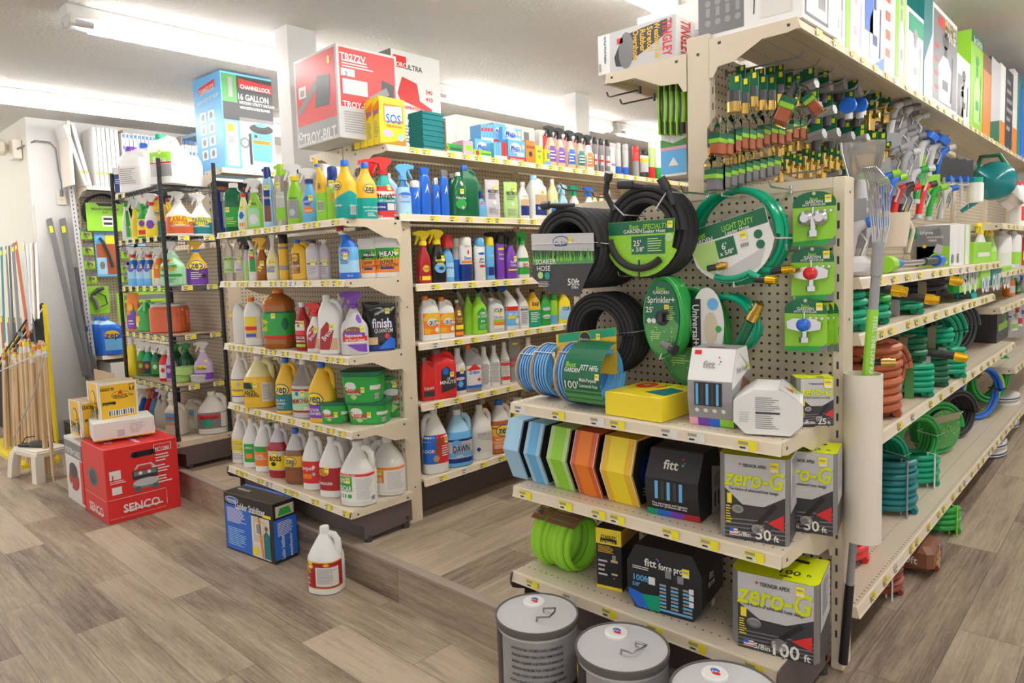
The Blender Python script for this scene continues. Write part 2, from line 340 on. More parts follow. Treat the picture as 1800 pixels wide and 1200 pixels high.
def bottle(kind, px, top, wp, pl, z, desc, body='white', head=None, hm='white', ops=(), rot=None, dr=.72, name=None, cat='bottle', group=None, dirn=-1, handle=None, zones=None, h=None, w=None, hm2=None, lm=None, neckm=None, P=None, ry=0):
    """kind = profile; px/top/wp = column, top row and width in the photograph; pl = ('y', value) or ('x', value)"""
    if P is None: P = spot(px, z, **{pl[0]: pl[1]})
    k = mpp(P)
    if w is None: w = wp*k/ (.80+.20*dr)
    if h is None: h = hgt(P, top)
    d = w*dr
    if rot is None: rot = 38 if pl[0] == 'y' else 72
    prof, n = PR[kind]
    hz = prof[-1][0]
    nmn = name or {'jug': 'gallon_jug', 'rjug': 'gallon_jug', 'can': 'aerosol_can', 'spray': 'spray_bottle', 'spray2': 'spray_bottle', 'tub': 'plastic_tub', 'round': 'round_tub'}.get(kind, 'cleaner_bottle')
    if head == 'trig' and name is None: nmn = 'spray_bottle'
    if cat == 'bottle': cat = {'gallon_jug': 'jug', 'aerosol_can': 'spray can', 'spray_bottle': 'spray bottle', 'plastic_tub': 'tub', 'round_tub': 'tub'}.get(nmn, 'bottle')
    root = thing(nmn, desc, cat, P, rot, group, ry=ry)
    seg = 20 if w < .12 else 28
    zs = sorted(set([p[0] for p in prof]+[q[0] for q in (zones or []) if 0 < q[0] < hz]))
    zs = [q for q in zs if q <= hz]
    mb = MB(); rs = [ring(prof, q, w, d, h, n, seg) for q in zs]
    mats = None
    if zones:
        mats = []
        for a, b in zip(zs, zs[1:]):
            mid = (a+b)/2; mats.append(next((m for t, m in zones if mid <= t), body))
    mb.loft(rs, body, mats=mats); 
    a, b, dx = pval(prof, hz); nr = a*w/2; dx = dx*w/2
    bo = mb.build('body', root)
    if handle:
        mh = MB(); s = handle; r = w*.085
        if kind in ('jug',):
            pts = [(s*w*.14, 0, h*.885), (s*w*.30, 0, h*.875), (s*w*.40, 0, h*.80), (s*w*.42, 0, h*.70), (s*w*.41, 0, h*.58), (s*w*.36, 0, h*.52)]
        elif kind == 'rjug':
            pts = [(-w*.1, 0, h*.87), (w*.12, 0, h*.90), (w*.32, 0, h*.86), (w*.41, 0, h*.76), (w*.41, 0, h*.66)]
        else:
            pts = [(s*w*.1, 0, h*.84), (s*w*.35, 0, h*.84), (s*w*.48, 0, h*.74), (s*w*.46, 0, h*.55), (s*w*.38, 0, h*.48)]
        mh.tube(pts, r, (zones[-1][1] if zones else body), 10, sq=1.25); mh.build('handle', root)
    mh = MB()
    if head == 'cap': mh.lathe([((hz-.02)*h, nr*1.12), (h*.985, nr*1.12), (h, nr*1.0)], hm, 18, c=(dx, 0)); mh.build('cap', root)
    elif head == 'trig': trig(mh, hz*h, (1-hz)*h/1.0, hm, dirn, hm2); mh.build('trigger_sprayer', root)
    elif head == 'dome': mh.lathe([((hz-.03)*h, w*.42), (hz*h, w*.43), (h*.95, w*.42), (h*.985, w*.34), (h, w*.15)], hm, 20); mh.build('cap', root)
    elif head == 'pump':
        mh.lathe([((hz-.01)*h, nr*1.2), (hz*h+(1-hz)*h*.4, nr*1.2), (hz*h+(1-hz)*h*.42, nr*.4), (h*.97, nr*.4)], hm, 14); mh.box(-nr*2.2, nr, -nr*.6, nr*.6, h*.96, h, hm); mh.build('pump', root)
    elif head == 'lid': mh.loft([ring(prof, hz, w*1.03, d*1.03, h, n, seg), *[[(x, y, zz) for x, y, _ in ring(prof, hz, w*q, d*q, h, n, seg)] for zz, q in ((h*.86, 1.07), (h*.985, 1.07), (h, 1.0))]], hm); mh.build('lid', root)
    elif head == 'duck': mh.lathe([(0, nr*1.1), (h*.12, nr*.9), (h*.15, nr*.5)], hm, 12); o = mh.build('cap', root, loc=(dx, 0, hz*h)); o.rotation_euler = (0, RAD(-55), 0)
    elif head == 'slant': mh.lathe([((hz-.03)*h, nr*1.1), (h*.93, nr*1.05), (h, nr*.8)], hm, 16, c=(dx, 0)); mh.cyl((dx-nr*.2, 0, h*.9), (dx-nr*1.3, 0, h*.965), nr*.45, hm, seg=10); mh.build('cap', root)
    elif head == 'btrig':   # tall shrouded head of a hose-like dispenser
        mh.ext([(-nr*.9, hz*h*.97), (nr*.9, hz*h*.97), (nr*.9, h*.82), (nr*1.3, h*.98), (-nr*.5, h), (-nr*1.4, h*.985), (-nr*.9, h*.86)], nr*1.5, hm); mh.build('trigger_sprayer', root)
    if ops:
        ml = MB(); dec(ml, bsurf(prof, w, d, h, n), ops, w, h)
        ml.build('label_print', root, smooth=False)
    return root
def carton(label, P, w, d, h, rz=0, m='white', F=(), R=(), T=(), L=(), name='carton', cat='box', group=None, c=.0015, extra=None, rx=0, ry=0):
    root = thing(name, label, cat, P, rz, group, rx=rx, ry=ry)
    mb = MB(); mb.box(-w/2, w/2, -d/2, d/2, 0, h, m, c); mb.build('box_body', root, smooth=False)
    ml = MB()
    if F: dec(ml, flat((0, -d/2, 0), (1, 0, 0), (0, 0, 1)), F, w, h)
    if R: dec(ml, flat((w/2, 0, 0), (0, 1, 0), (0, 0, 1)), R, d, h)
    if L: dec(ml, flat((-w/2, 0, 0), (0, -1, 0), (0, 0, 1)), L, d, h)
    if T: dec(ml, flat((0, -d/2, h), (1, 0, 0), (0, 1, 0)), T, w, d)
    if ml.v: ml.build('printed_panel', root, smooth=False)
    if extra: extra(root, w, d, h)
    return root
def pouch(px, top, wp, pl, z, desc, m='white', ops=(), rot=None, name='refill_pouch', cat='pouch', group=None, th=.35, P=None, w=None, h=None):
    if P is None: P = spot(px, z, **{pl[0]: pl[1]})
    if w is None: w = wp*mpp(P)
    if h is None: h = hgt(P, top)
    if rot is None: rot = 38 if pl[0] == 'y' else 72
    root = thing(name, desc, cat, P, rot, group)
    prof = [(0, .8, .9, 0), (.03, .94, 1, 0), (.3, 1, .9, 0), (.7, .97, .6, 0), (.88, .97, .22, 0), (.93, 1, .06, 0), (1, 1, .04, 0)]
    d = w*th; mb = MB(); rs = []
    for q in prof:
        rg = ring(prof, q[0], w, d, h, 2.6, 28)
        rs.append([(x+.004*math.sin(q[0]*9+y*60), y+.003*math.sin(x*90+q[0]*20)*(q[0] < .9), zz+(.012*h*math.sin(x*70) if q[0] > .9 else 0)) for x, y, zz in rg])
    mb.loft(rs, m); mb.build('bag_body', root)
    if ops: ml = MB(); dec(ml, bsurf(prof, w, d, h, 2.6), ops, w, h); ml2 = ml.build('label_print', root, smooth=False); ml2.location = (0, -.004, 0)
    return root
def plane(pl, t): return (pl, t)
# ---------------- hoses ----------------
def coil_pts(R, pitch, turns, z0=0, seg=40, jit=.0, axis='z', layers=1, r=.008, seed=1):
    g = random.Random(seed); out = []; n = int(turns*seg)
    for i in range(n+1):
        t = i/seg; a = 2*PI*t; q = R*(1+jit*math.sin(3.1*t+seed))+jit*R*.5*math.sin(a*2+seed)
        p = (q*math.cos(a), q*math.sin(a), z0+pitch*t)
        if axis == 'y': p = (p[0], p[2], p[1])
        elif axis == 'x': p = (p[2], p[0], p[1])
        out.append(p)
    return out
def ferrule(mb, p, d, r, m='gold/met', m2='rubber'):
    p = Vector(p); d = Vector(d).normalized()
    mb.cyl(p-d*r*1.5, p+d*r*2.2, r*1.15, m2, seg=10); mb.cyl(p+d*r*2.2, p+d*r*4.4, r*1.45, m, seg=12); mb.cyl(p+d*r*4.4, p+d*r*5.6, r*1.2, m, seg=12)
def hose(P, label, R, r, turns, axis, m='green', rz=0, jit=.01, pitch=None, group=None, layers=1, stripe=None, ties=(0.6, 2.4), tiem='white', end=None, card=None, rx=0, ry=0, seed=1, seg=44, cat='garden hose', name='garden_hose', tail=None):
    root = thing(name, label, cat, P, rz, group, rx=rx, ry=ry)
    pitch = pitch or r*2.05; mb = MB(); H = pitch*turns
    for k in range(layers):
        mb.tube(coil_pts(R-k*r*1.9, pitch, turns, r, seg, jit, axis, seed=seed+k), r, m, 8)
    if stripe:
        for k in range(layers):
            mb.tube([Vector(p)*1.0 for p in coil_pts(R-k*r*1.9+r*.75, pitch, turns, r, seg, jit, axis, seed=seed+k)], r*.35, stripe, 5)
    mb.build('hose_coil', root)
    def ax(a, rad, t):
        p = (rad*math.cos(a), rad*math.sin(a), t); return p if axis == 'z' else (p[0], p[2], p[1]) if axis == 'y' else (p[2], p[0], p[1])
    mt = MB()
    for a in ties:
        ro = R+r*1.35; ri = R-r*(1.9*(layers-1)+1.5); mt.tube([ax(a, ro, -r*.4), ax(a, ro, H+2*r+r*.4), ax(a, ri, H+2*r+r*.4), ax(a, ri, -r*.4)], r*.28, tiem, 6, closed=True)
    if ties: mt.build('cable_tie', root)
    if end:
        me = MB(); a, col = end[0], end[1]; p = Vector(ax(a, R+r*.3, H+r*2.2 if len(end) < 3 else end[2])); q = Vector(ax(a+.35, R+r*.3, H+r*2.2 if len(end) < 3 else end[2]))
        me.tube([Vector(ax(a-.35, R, H+r)), p], r, m, 8); ferrule(me, p, q-p, r, col); me.build('coupling', root)
    if tail: tail(root)
    if card: card(root, H)
    return root
# ---------------- shelving ----------------
def lip_tag(mb, S, u, v, k=1, white=False):
    w, h = .052*k, .026*k
    S.rect(mb, u, u+w, v-h/2, v+h/2, 'white' if white else 'ytag', 1); S.rect(mb, u+w*.03, u+w*.55, v+h*.05, v+h*.38, 'khaki', 2); S.rect(mb, u+w*.03, u+w*.6, v-h*.45, v-h*.08, 'white', 2)
    S.rect(mb, u+w*.1, u+w*.42, v-h*.36, v-h*.16, 'dark', 3)
def shelf(label, axis, a0, a1, back, front, zb, lip=.034, tags=(), group=None, brackets=True, deck=None, base=False, kick=False):
    """axis 'x': runs along x from a0 to a1, back at y=back, lip at y=front.  axis 'y': runs along y, back at x=back, lip at x=front"""
    root = thing('store_shelf', label, 'shelf', (0, 0, 0), 0, group)
    s = 1 if front > back else -1
    def bx(mb, u0, u1, v0, v1, z0, z1, m):
        v0, v1 = sorted((v0, v1))
        if axis == 'x': mb.box(u0, u1, v0, v1, z0, z1, m)
        else: mb.box(v0, v1, u0, u1, z0, z1, m)
    zt = zb+lip; mb = MB(); bx(mb, a0, a1, back, front-s*.006, zt-.012, zt, 'deck_x' if axis == 'x' else 'deck_y'); mb.build('deck', root, smooth=False)
    ml = MB()
    # price rail: angled channel along the front
    pr = [(front-s*.012, zt-.001), (front-s*.004, zt), (front, zt-.005), (front+s*.006, zb+.006), (front+s*.009, zb), (front-s*.004, zb), (front-s*.006, zt-.010)]
    for q in (0,):
        if axis == 'x': ml.loft([[(u, a, b) for a, b in pr] for u in (a0, a1)], 'tan')
        else: ml.loft([[(a, u, b) for a, b in pr] for u in (a0, a1)], 'tan')
    ml.build('price_rail', root, smooth=False)
    if brackets:
        for u in (a0, a1):
            mk = MB(); dpt = abs(front-back); t0, t1 = (u-.003, u) if u == a0 else (u, u+.003)
            pts = [(back, zt), (front, zt), (front, zb+.002), (front-s*.03, zb-.004), (back+s*dpt*.62, zb-.004), (back+s*dpt*.30, zb-.05), (back+s*.03, zb-.055), (back+s*.012, zb-.085), (back, zb-.085)]
            if base: pts = [(back, zt), (front, zt), (front, zb), (back, zb)]
            if axis == 'x': mk.ext(pts, .003, 'tan', 'x', (t0+t1)/2)
            else: mk.ext(pts, .003, 'tan', 'y', (t0+t1)/2)
            bx(mk, t0-.001, t1+.001, back+s*.03, back+s*.04, zt-.022, zt-.014, 'dark'); bx(mk, t0-.001, t1+.001, front-s*.03, front-s*.022, zt-.022, zt-.014, 'dark')
            mk.build('end_bracket', root, smooth=False)
    tilt = Vector((0, s*.006, .0)) if axis == 'x' else Vector((s*.006, 0, 0))
    if tags:
        if axis == 'x': S = flat((0, front+s*.0075, 0), (1, 0, 0), (0, 0, 1))
        else: S = flat((front+s*.0075, 0, 0), (0, 1, 0), (0, 0, 1))
        for t in tags:
            mt = MB(); lip_tag(mt, S, t, (zt+zb)/2-.001, 1, random.random() < .1); mt.build('price_tag', root, smooth=False)
    return root
def taggen(a0, a1, n, seed):
    g = random.Random(seed); st = (a1-a0)/n; return [a0+st*(i+g.uniform(.15, .65)) for i in range(n)]
# ================= the room =================
HC, PZ, PY = 2.75, .165, -.365
m = MB(); m.box(-9, 5, -6, 9, -.05, 0, 'planks_x'); struct('floor', m)
m = MB(); m.box(-6.29, 5, PY+.035, 9, 0, PZ, 'planks_y'); struct('platform_floor', m)
m = MB(); m.box(-6.29, 5, PY+.004, PY+.036, 0, PZ-.012, 'planks_riser'); struct('trim_1', m)
m = MB(); m.box(-6.29, 5, PY, PY+.045, PZ-.012, PZ+.004, 'nosing/m', .002); struct('trim_2', m)
m = MB(); m.box(-9, 5, -6, 12, HC, HC+.05, 'ceiling_plaster'); struct('ceiling', m)
m = MB(); m.box(-6.45, -6.29, -.45, 9.1, 0, HC, 'wall_paint'); struct('wall_left', m)
m = MB(); m.box(-9, -6.451, -.45, -.30, 0, HC, 'wall_cream'); m.box(-6.452, -6.30, -.4515, -.4505, 0, HC, 'wall_cream'); struct('wall_corner', m)
m = MB(); m.box(-6.3, 5, 9, 9.1, 0, HC, 'wall_paint'); struct('wall_back', m)
m = MB(); m.box(-6.29, -6.268, -.44, .9, 0, 2.02, 'wall_paint'); struct('trim_3', m)
# boxed columns
for i, (x0, x1, y0, y1) in enumerate(((-3.01, -2.88, .02, .2), (-2.91, -2.79, 2.5, 2.68))):
    m = MB(); m.box(x0, x1, y0, y1, 0, HC, 'wall_paint'); struct('column_%d' % (i+1), m)
# ceiling strip lights in rows along y
def striplight(x, y0, ln, lab, tubes=2):
    t = thing('strip_light', lab, 'ceiling light', (x, y0, HC), 0, 'fluorescent strip lights on the ceiling')
    m = MB(); m.box(-.055, .055, 0, ln, -.06, 0, 'white/m', .004); m.build('housing', t, smooth=False)
    for e in (.02, ln-.02):
        m = MB(); m.box(-.07, .07, e-.012, e+.012, -.10, -.05, 'white', .003)
        for sx in (-.045, .045): m.cyl((sx, e-.016, -.085), (sx, e+.016, -.085), .019, 'white', seg=14)
        m.build('lamp_holder', t)
    for sx in (-.045, .045):
        s = MB(); s.cyl((sx, .035, -.085), (sx, ln-.035, -.085), .017, 'tube_glow', seg=12); s.build('fluorescent_tube', t)
        s = MB(); s.cyl((sx, .03, -.085), (sx, .12, -.085), .0175, 'silver', seg=12); s.build('tube_sleeve', t)
striplight(-3.36, -.93, 2.3, 'fluorescent strip light at upper left, nearest end hanging free before the square column')
striplight(-3.32, 1.42, 2.3, 'fluorescent strip light behind the white column and dark leaf blower carton')
striplight(-3.30, 3.78, 2.3, 'farthest fluorescent strip light, past the second white column')
striplight(-5.34, -1.6, 2.4, 'fluorescent strip light over the air filters by the left wall')
striplight(-5.32, .85, 2.4, 'fluorescent strip light beyond the blue vacuum carton')
striplight(-1.2, -1.2, 2.4, 'fluorescent strip light touching the top edge above the white boot cartons')
striplight(-1.2, 1.25, 2.4, 'fluorescent strip light above the aisle behind the boot cartons')
striplight(-7.5, -3.3, 2.4, 'fluorescent strip light left of the bar rack, past the left edge')
striplight(-5.36, -4.05, 2.4, 'fluorescent strip light nearer the camera than the one over the air filters')
striplight(.85, -2.2, 2.4, 'fluorescent strip light over the right aisle nearest the camera')
striplight(.85, .3, 2.4, 'fluorescent strip light over the right aisle beside the sprayers')
striplight(.85, 2.8, 2.4, 'fluorescent strip light over the far end of the right aisle')
# ================= gondolas =================
def upright(par, x0, x1, y0, y1, z0, z1, slots='y'):
    mb = MB(); mb.box(x0, x1, y0, y1, z0, z1, 'tan', .003)
    z = z0+.1
    while z < z1-.05:      # slots on the narrow front face
        if slots == 'y': mb.box((x0+x1)/2-.004, (x0+x1)/2+.002, y0-.0006, y0, z, z+.022, 'dark')
        else: mb.box(x1, x1+.0006, (y0+y1)/2-.003, (y0+y1)/2+.003, z, z+.022, 'dark')
        z += .05
    for q in (.12, .42, .72, .97):
        zz = z0+(z1-z0)*q
        if slots == 'y': mb.cyl((x1, (y0+y1)/2, zz), (x1+.0012, (y0+y1)/2, zz), .004, 'dark', seg=8)
        else: mb.cyl(((x0+x1)/2, y0-.0012, zz), ((x0+x1)/2, y0, zz), .005, 'dark', seg=8)
    mb.build('upright', par, smooth=False)
def base_end(par, x, yb, yf, z1, z0=PZ):
    pts = [(yb, z1), (yf+.02, z1), (yf+.006, z1-.006), (yf, z1-.02), (yf+.0, z1-.04), (yf+.01, z1-.058), (yf+.03, z1-.068), (yf+.072, z1-.085), (yf+.072, z0+.02), (yb, z0+.03)]
    mb = MB(); mb.ext(pts, .004, 'kick/m', 'x', x)
    for q in (z1-.035, z0+.05): mb.cyl((x+.002, yb-.03, q), (x+.007, yb-.03, q), .008, 'brown/met', seg=10)
    mb.build('base_end_panel', par, smooth=False)
    mb = MB(); mb.cyl((x-.012, yf+.10, z0), (x-.012, yf+.10, z0+.03), .018, 'dark', seg=10); mb.cyl((x-.012, yb-.03, z0), (x-.012, yb-.03, z0+.03), .018, 'dark', seg=10); mb.build('leveling_foot', par)
# hose endcap and spine
g = thing('gondola_frame', 'tan pegboard gondola frame carrying the garden hose endcap and nozzle aisle', 'gondola', (0, 0, 0))
upright(g, -.93, -.90, .01, .085, PZ, 1.61); upright(g, 0, .035, .01, .085, PZ, 1.61)
m = MB(); m.box(-.90, 0, .014, .03, .2, 1.58, 'pegboard_x'); m.build('back_panel', g, smooth=False)
m = MB(); m.box(-.90, 0, .012, .06, 1.58, 1.61, 'tan'); m.build('top_rail', g, smooth=False)
for k in range(6): upright(g, -.46, -.38, .03+1.22*k, .07+1.22*k, PZ, 2.10, 'x' if 0 else 'y' if 0 else 'x')
m = MB(); m.box(-.432, -.408, .07, 6.1, .2, 2.06, 'pegboard_y'); m.build('back_panel', g, smooth=False)
base_end(g, -.93, .0, -.385, .336); base_end(g, .0, .0, -.385, .336)
m = MB(); m.box(-.9, -.02, -.29, -.28, PZ+.005, .30, 'kick/m'); m.box(-.12, -.114, .09, 5, PZ+.005, .30, 'kick/m'); m.build('kick_plate', g, smooth=False)
m = MB(); m.ext([(.088, .336), (.088, .19), (.09, .19), (.09, .336)], .4, 'kick/m', 'x', -.18); m.build('base_end_panel', g, smooth=False)
# cleaner endcap and spine
g = thing('gondola_frame', 'tan pegboard gondola frame holding the cleaning products', 'gondola', (0, 0, 0))
upright(g, -3.10, -3.07, -.04, .04, PZ, 1.60); upright(g, -1.95, -1.915, -.04, .045, PZ, 1.615)
m = MB(); m.box(-3.07, -1.95, -.036, -.022, .2, 1.585, 'pegboard_x'); m.build('back_panel', g, smooth=False)
for k in range(5): upright(g, -2.42, -2.34, .03+1.22*k, .07+1.22*k, PZ, 2.06, 'x')
m = MB(); m.box(-2.395, -2.365, .07, 5.0, .2, 2.03, 'pegboard_y'); m.build('back_panel', g, smooth=False)
base_end(g, -1.895, -.04, -.385, .332); base_end(g, -3.08, -.04, -.385, .332)
m = MB(); m.box(-3.07, -1.9, -.29, -.28, PZ+.005, .30, 'kick/m'); m.box(-2.02, -2.01, .05, 5, PZ+.005, .33, 'kick/m'); m.build('kick_plate', g, smooth=False)
# left gondola behind the wire rack
g = thing('gondola_frame', 'tan pegboard gondola frame behind the black wire rack', 'gondola', (0, 0, 0))
upright(g, -4.75, -4.72, 0, .08, PZ, 1.585); upright(g, -3.785, -3.75, 0, .08, PZ, 1.585)
m = MB(); m.box(-4.72, -3.785, .004, .02, .2, 1.57, 'pegboard_x'); m.build('back_panel', g, smooth=False)
for k in range(4): upright(g, -4.12, -4.04, .03+1.22*k, .07+1.22*k, PZ, 2.06, 'x')
m = MB(); m.box(-4.095, -4.065, .07, 3.6, .2, 2.03, 'pegboard_y'); m.build('back_panel', g, smooth=False)
base_end(g, -3.80, .01, -.39, .345); m = MB(); m.box(-4.75, -3.81, -.31, -.30, PZ+.005, .31, 'kick/m'); m.build('kick_plate', g, smooth=False)
shelf('empty-edged tan base shelf under the black wire rack', 'x', -4.72, -3.80, .0, -.385, .312, base=True)
# wall gondola with power washer parts
g = thing('gondola_frame', 'tan pegboard wall gondola under the air filters at far left', 'gondola', (0, 0, 0))
for k in range(3): upright(g, -6.24, -6.19, -.16+1.22*k, -.12+1.22*k, PZ, 2.10, 'x')
m = MB(); m.box(-6.22, -6.205, -.12, 2.3, .2, 2.10, 'pegboard_y'); m.build('back_panel', g, smooth=False)
WL = 'under the power washer accessories'
shelf('high tan shelf carrying the air filters at far left', 'y', -.14, 2.3, -6.2, -5.9, 2.13, tags=taggen(0, .9, 4, 3))
shelf('short tan shelf with blue cleaner jugs below the green spray gun', 'y', -.14, 1.06, -6.2, -5.85, .70, tags=(.0, .2))
# hose endcap shelves
HS = [('top', .8905), ('middle', .5979)]
for nme, z in HS:
    shelf('%s tan shelf of the hose endcap with price tags' % nme, 'x', -.93, .0, .012, -.353, z, tags=taggen(-.93, -.03, 7, int(z*100)), group='shelves of the hose endcap')
shelf('bottom tan shelf of the hose endcap above the metal pails', 'x', -.93, -.004, .012, -.372, .302, tags=taggen(-.93, -.03, 6, 5), group='shelves of the hose endcap', base=True)
# right side of the hose gondola
y0, y1 = .09, 2.52
for nme, z, a, b, fr in (('upper tan shelf with boxed timers and sprayers', 1.29, y0, y1, .05), ('tan shelf with flat hose packs below the timer boxes', 1.125, y0, 2.35, .05), ('tan shelf stacked with rust and green hoses', .790, y0, y1+.6, .05)):
    shelf(nme+' on the right aisle', 'y', a, b, -.38, fr, z, tags=taggen(a+.1, b, 14, int(z*77)))
shelf('long base shelf of the right aisle running to the far end', 'y', .09, 5.0, -.38, .05, .302, tags=taggen(.15, 4.8, 32, 9), base=True)
shelf('high tan shelf over the right aisle carrying the sprayer cartons', 'y', .03, 5.4, -.38, -.104, 2.045, tags=taggen(.1, 5.3, 36, 11))
shelf('high tan shelf over the left aisle carrying the boot carton', 'y', .03, 1.25, -.46, -.775, 2.02)
for z, a in ((1.035, 2.56), (1.235, 2.56), (1.50, 2.56), (.62, 3.15)):
    shelf('tan shelf at height %s in the farthest right bay' % {1.035: 'of the orange jugs', 1.235: 'of the white spreaders', 1.50: 'of the watering can', .62: 'of the weed killer jugs'}[z], 'y', a, 4.97, -.38, .05, z, tags=taggen(a+.1, 4.9, 12, int(z*50)))
# cleaner endcap shelves
for nme, z in (('topmost', 1.583), ('second', 1.321), ('third', .981), ('fourth', .652)):
    shelf('%s tan shelf of the cleaner endcap' % nme, 'x', -3.075, -1.885, -.036, -.353, z, lip=.032, tags=taggen(-3.06, -1.9, 10, int(z*31)), group='shelves of the cleaner endcap')
shelf('lowest tan shelf of the cleaner endcap with vinegar jugs', 'x', -3.075, -1.885, -.036, -.375, .300, lip=.032, tags=taggen(-3.06, -1.9, 9, 15), group='shelves of the cleaner endcap', base=True)
for nme, z in (('top', 1.955), ('second', 1.611), ('third', 1.281), ('fourth', .998), ('fifth', .702), ('lowest', .332)):
    fr = -2.05 if z > 1.9 else -1.9
    shelf('%s tan shelf along the right side of the cleaner gondola' % nme, 'y', -.03 if z == 1.611 else .05 if z < 1.9 else .03, 4.9, -2.34, fr, z, tags=taggen(.1, 3.2 if z > 1.5 else 1.5, 26 if z > 1.5 else 11, int(z*40)), brackets=z > 1.9)
shelf('high tan shelf under the red leaf blower carton', 'y', .03, 1.25, -2.42, -2.73, 1.985)
shelf('high tan shelf under the blue vacuum carton', 'y', .03, 1.25, -4.04, -3.78, 2.045, tags=(.3, .36))
# ================= cleaner endcap =================
def zep(v=.62, u=0, k=1.0): return [('d', u, v, .36*k, 'dblue', 3, .24*k), ('d', u, v, .33*k, 'yellow', 4, .21*k), ('t', 'zep', u, v-.005, .22*k, 'dblue', 5, .5*k)]
def lab(c, v0=.1, v1=.5, u=.62): return [('r', -u, u, v0, v1, c, 1)]
def fine(v0, v1, n=5, m='mgrey', u0=-.3, u1=.3): return [('l', u0, u1, v0, v1, n, m)]
F1 = 1.6155; SUF = ' on the topmost cleaner endcap shelf'
yf = ('y', -.30)
bottle('squat', 415, 322, 32, yf, F1, 'dark green see-through bottle with white cap at the left end,'+SUF, body='dgreen/g', head='cap', ops=lab('green', .1, .5)+fine(.15, .3, 4, 'yellow')+[('s', -.2, .45)])
bottle('cone', 431, 340, 21, ('y', -.32), F1, 'pale bottle with red cap beside the dark green bottle'+SUF, body='paleyellow', head='cap', hm='red', ops=[('r', -.5, .3, .08, .55, 'white'), ('d', -.1, .4, .25, 'blue', 2, .3), ('r', -.3, .2, .1, .2, 'orange', 2), ('s', -.1, .6)])
bottle('spray', 451, 314, 24, yf, F1, 'green spray bottle with white trigger and white label'+SUF, body='lime', head='trig', ops=[('r', -.6, .4, .06, .42, 'mint'), ('d', 0, .2, .33, 'white', 2), ('t', 'LYSOL', 0, .5, .17, 'dblue', 3), ('s', -.3, .52)])
bottle('tall', 475, 294, 19, yf, F1, 'clear blue mop refill bottle with slanted navy cap'+SUF, body='sky/g', head='slant', hm='dblue', ops=[('r', -.5, .5, .1, .36, 'brown'), ('r', -.5, .5, .36, .62, 'dblue'), ('t', 'Bona', 0, .5, .3, 'white', 3), ('s', 0, .66)])
bottle('tall', 499, 289, 25, yf, F1, 'clear mop refill bottle with slanted green cap'+SUF, body='offw/t', head='slant', hm='lime', ops=[('r', -.3, .3, .1, .3, 'lime'), ('r', -.3, .3, .3, .55, 'lgrey'), ('t', 'Bona', 0, .48, .22, 'white', 3), ('s', -.1, .66)])
bottle('spray2', 522, 289, 29, yf, F1, 'lime green spray bottle with grey label and white trigger'+SUF, body='lime', head='trig', hm2='yellow', ops=[('r', -.4, .3, .1, .4, 'grey'), ('d', -.1, .2, .2, 'lgrey', 2), ('t', 'natural', 0, .44, .12, 'dgreen', 3)])
bottle('spray', 547, 296, 26, yf, F1, 'blue spray bottle with orange print and white trigger'+SUF, body='lblue', head='trig', hm2='dblue', ops=[('d', -.05, .40, .36, 'orange', 2), ('d', -.05, .40, .31, 'blue', 3), ('t', 'CLOROX', -.05, .39, .13, 'white', 4, .5), ('r', -.3, .3, .18, .28, 'orange', 2), ('t', 'URINE', 0, .22, .12, 'white', 4), ('s', .2, .45)])
bottle('duck', 569, 278, 21, yf, F1, 'green bottle with tall yellow neck and blue collar'+SUF, body='lime', zones=[(.45, 'lime'), (.86, 'gold'), (1, 'blue')], head='cap', hm='gold', ops=[('b', -.25, .2, .16, .32), ('t', 'TASKO', -.1, .55, .2, 'dblue', 3, .5, 90)])
bottle('can', 588, 292, 19, yf, F1, 'green and navy aerosol with navy cap beside the yellow bottles'+SUF, body='lime', zones=[(.62, 'lime'), (1, 'dblue')], head='dome', hm='dblue', ops=[('r', -.3, .4, .35, .5, 'orange'), ('r', -.3, .3, .55, .8, 'lime'), ('t', 'ZIP', 0, .6, .2, 'white', 3), ('s', 0, .68)])
bottle('quart', 610, 282, 37, ('y', -.31), F1, 'yellow and teal bottle with blue cap at the shelf corner,'+SUF, body='gold', zones=[(.34, 'teal'), (1, 'gold')], head='cap', hm='blue', rot=30, ops=[('p', [(-.4, .34), (.7, .34), (.7, .40), (.35, .47)], 'teal')]+zep(.56, -.28, .8)+[('t', 'CLEANER', -.3, .22, .09, 'white', 3), ('b', .32, .6, .06, .22)])
px = ('x', -1.985)
bottle('quart', 645, 286, 37, px, F1, 'yellow and teal bottle with blue cap, second from the shelf corner'+SUF, body='gold', zones=[(.38, 'teal'), (1, 'gold')], head='cap', hm='blue', rot=62, ops=zep(.54, .15, .85)+[('t', 'GROUT CLEANER', .2, .22, .07, 'white', 3), ('t', '& WHITENER', .2, .16, .07, 'white', 3), ('l', .0, .4, .06, .13, 3, 'white')])
bottle('spray', 677, 277, 38, px, F1, 'red, white and teal spray bottle with red trigger'+SUF, body='red', zones=[(.05, 'white'), (.54, 'red'), (1, 'teal')], head='trig', hm='red', dirn=-1, rot=66, ops=[('r', -.62, .62, .36, .46, 'white'), ('t', 'magic', 0, .385, .2, 'black', 3), ('r', -.62, .62, .28, .36, 'teal'), ('t', 'GROUT CLEANER', -.05, .31, .08, 'white', 3), ('r', -.62, .62, .15, .28, 'dblue'), ('r', .05, .45, .16, .27, 'offw', 2), ('t', 'WHITENS', -.25, .21, .07, 'white', 3), ('t', '28 fl oz', -.3, .07, .06, 'white', 3), ('s', .2, .52)])
bottle('spray', 655, 281, 34, ('x', -2.07), F1, 'red and teal spray bottle standing behind the front one'+SUF, body='teal', head='trig', hm='red', dirn=-1)
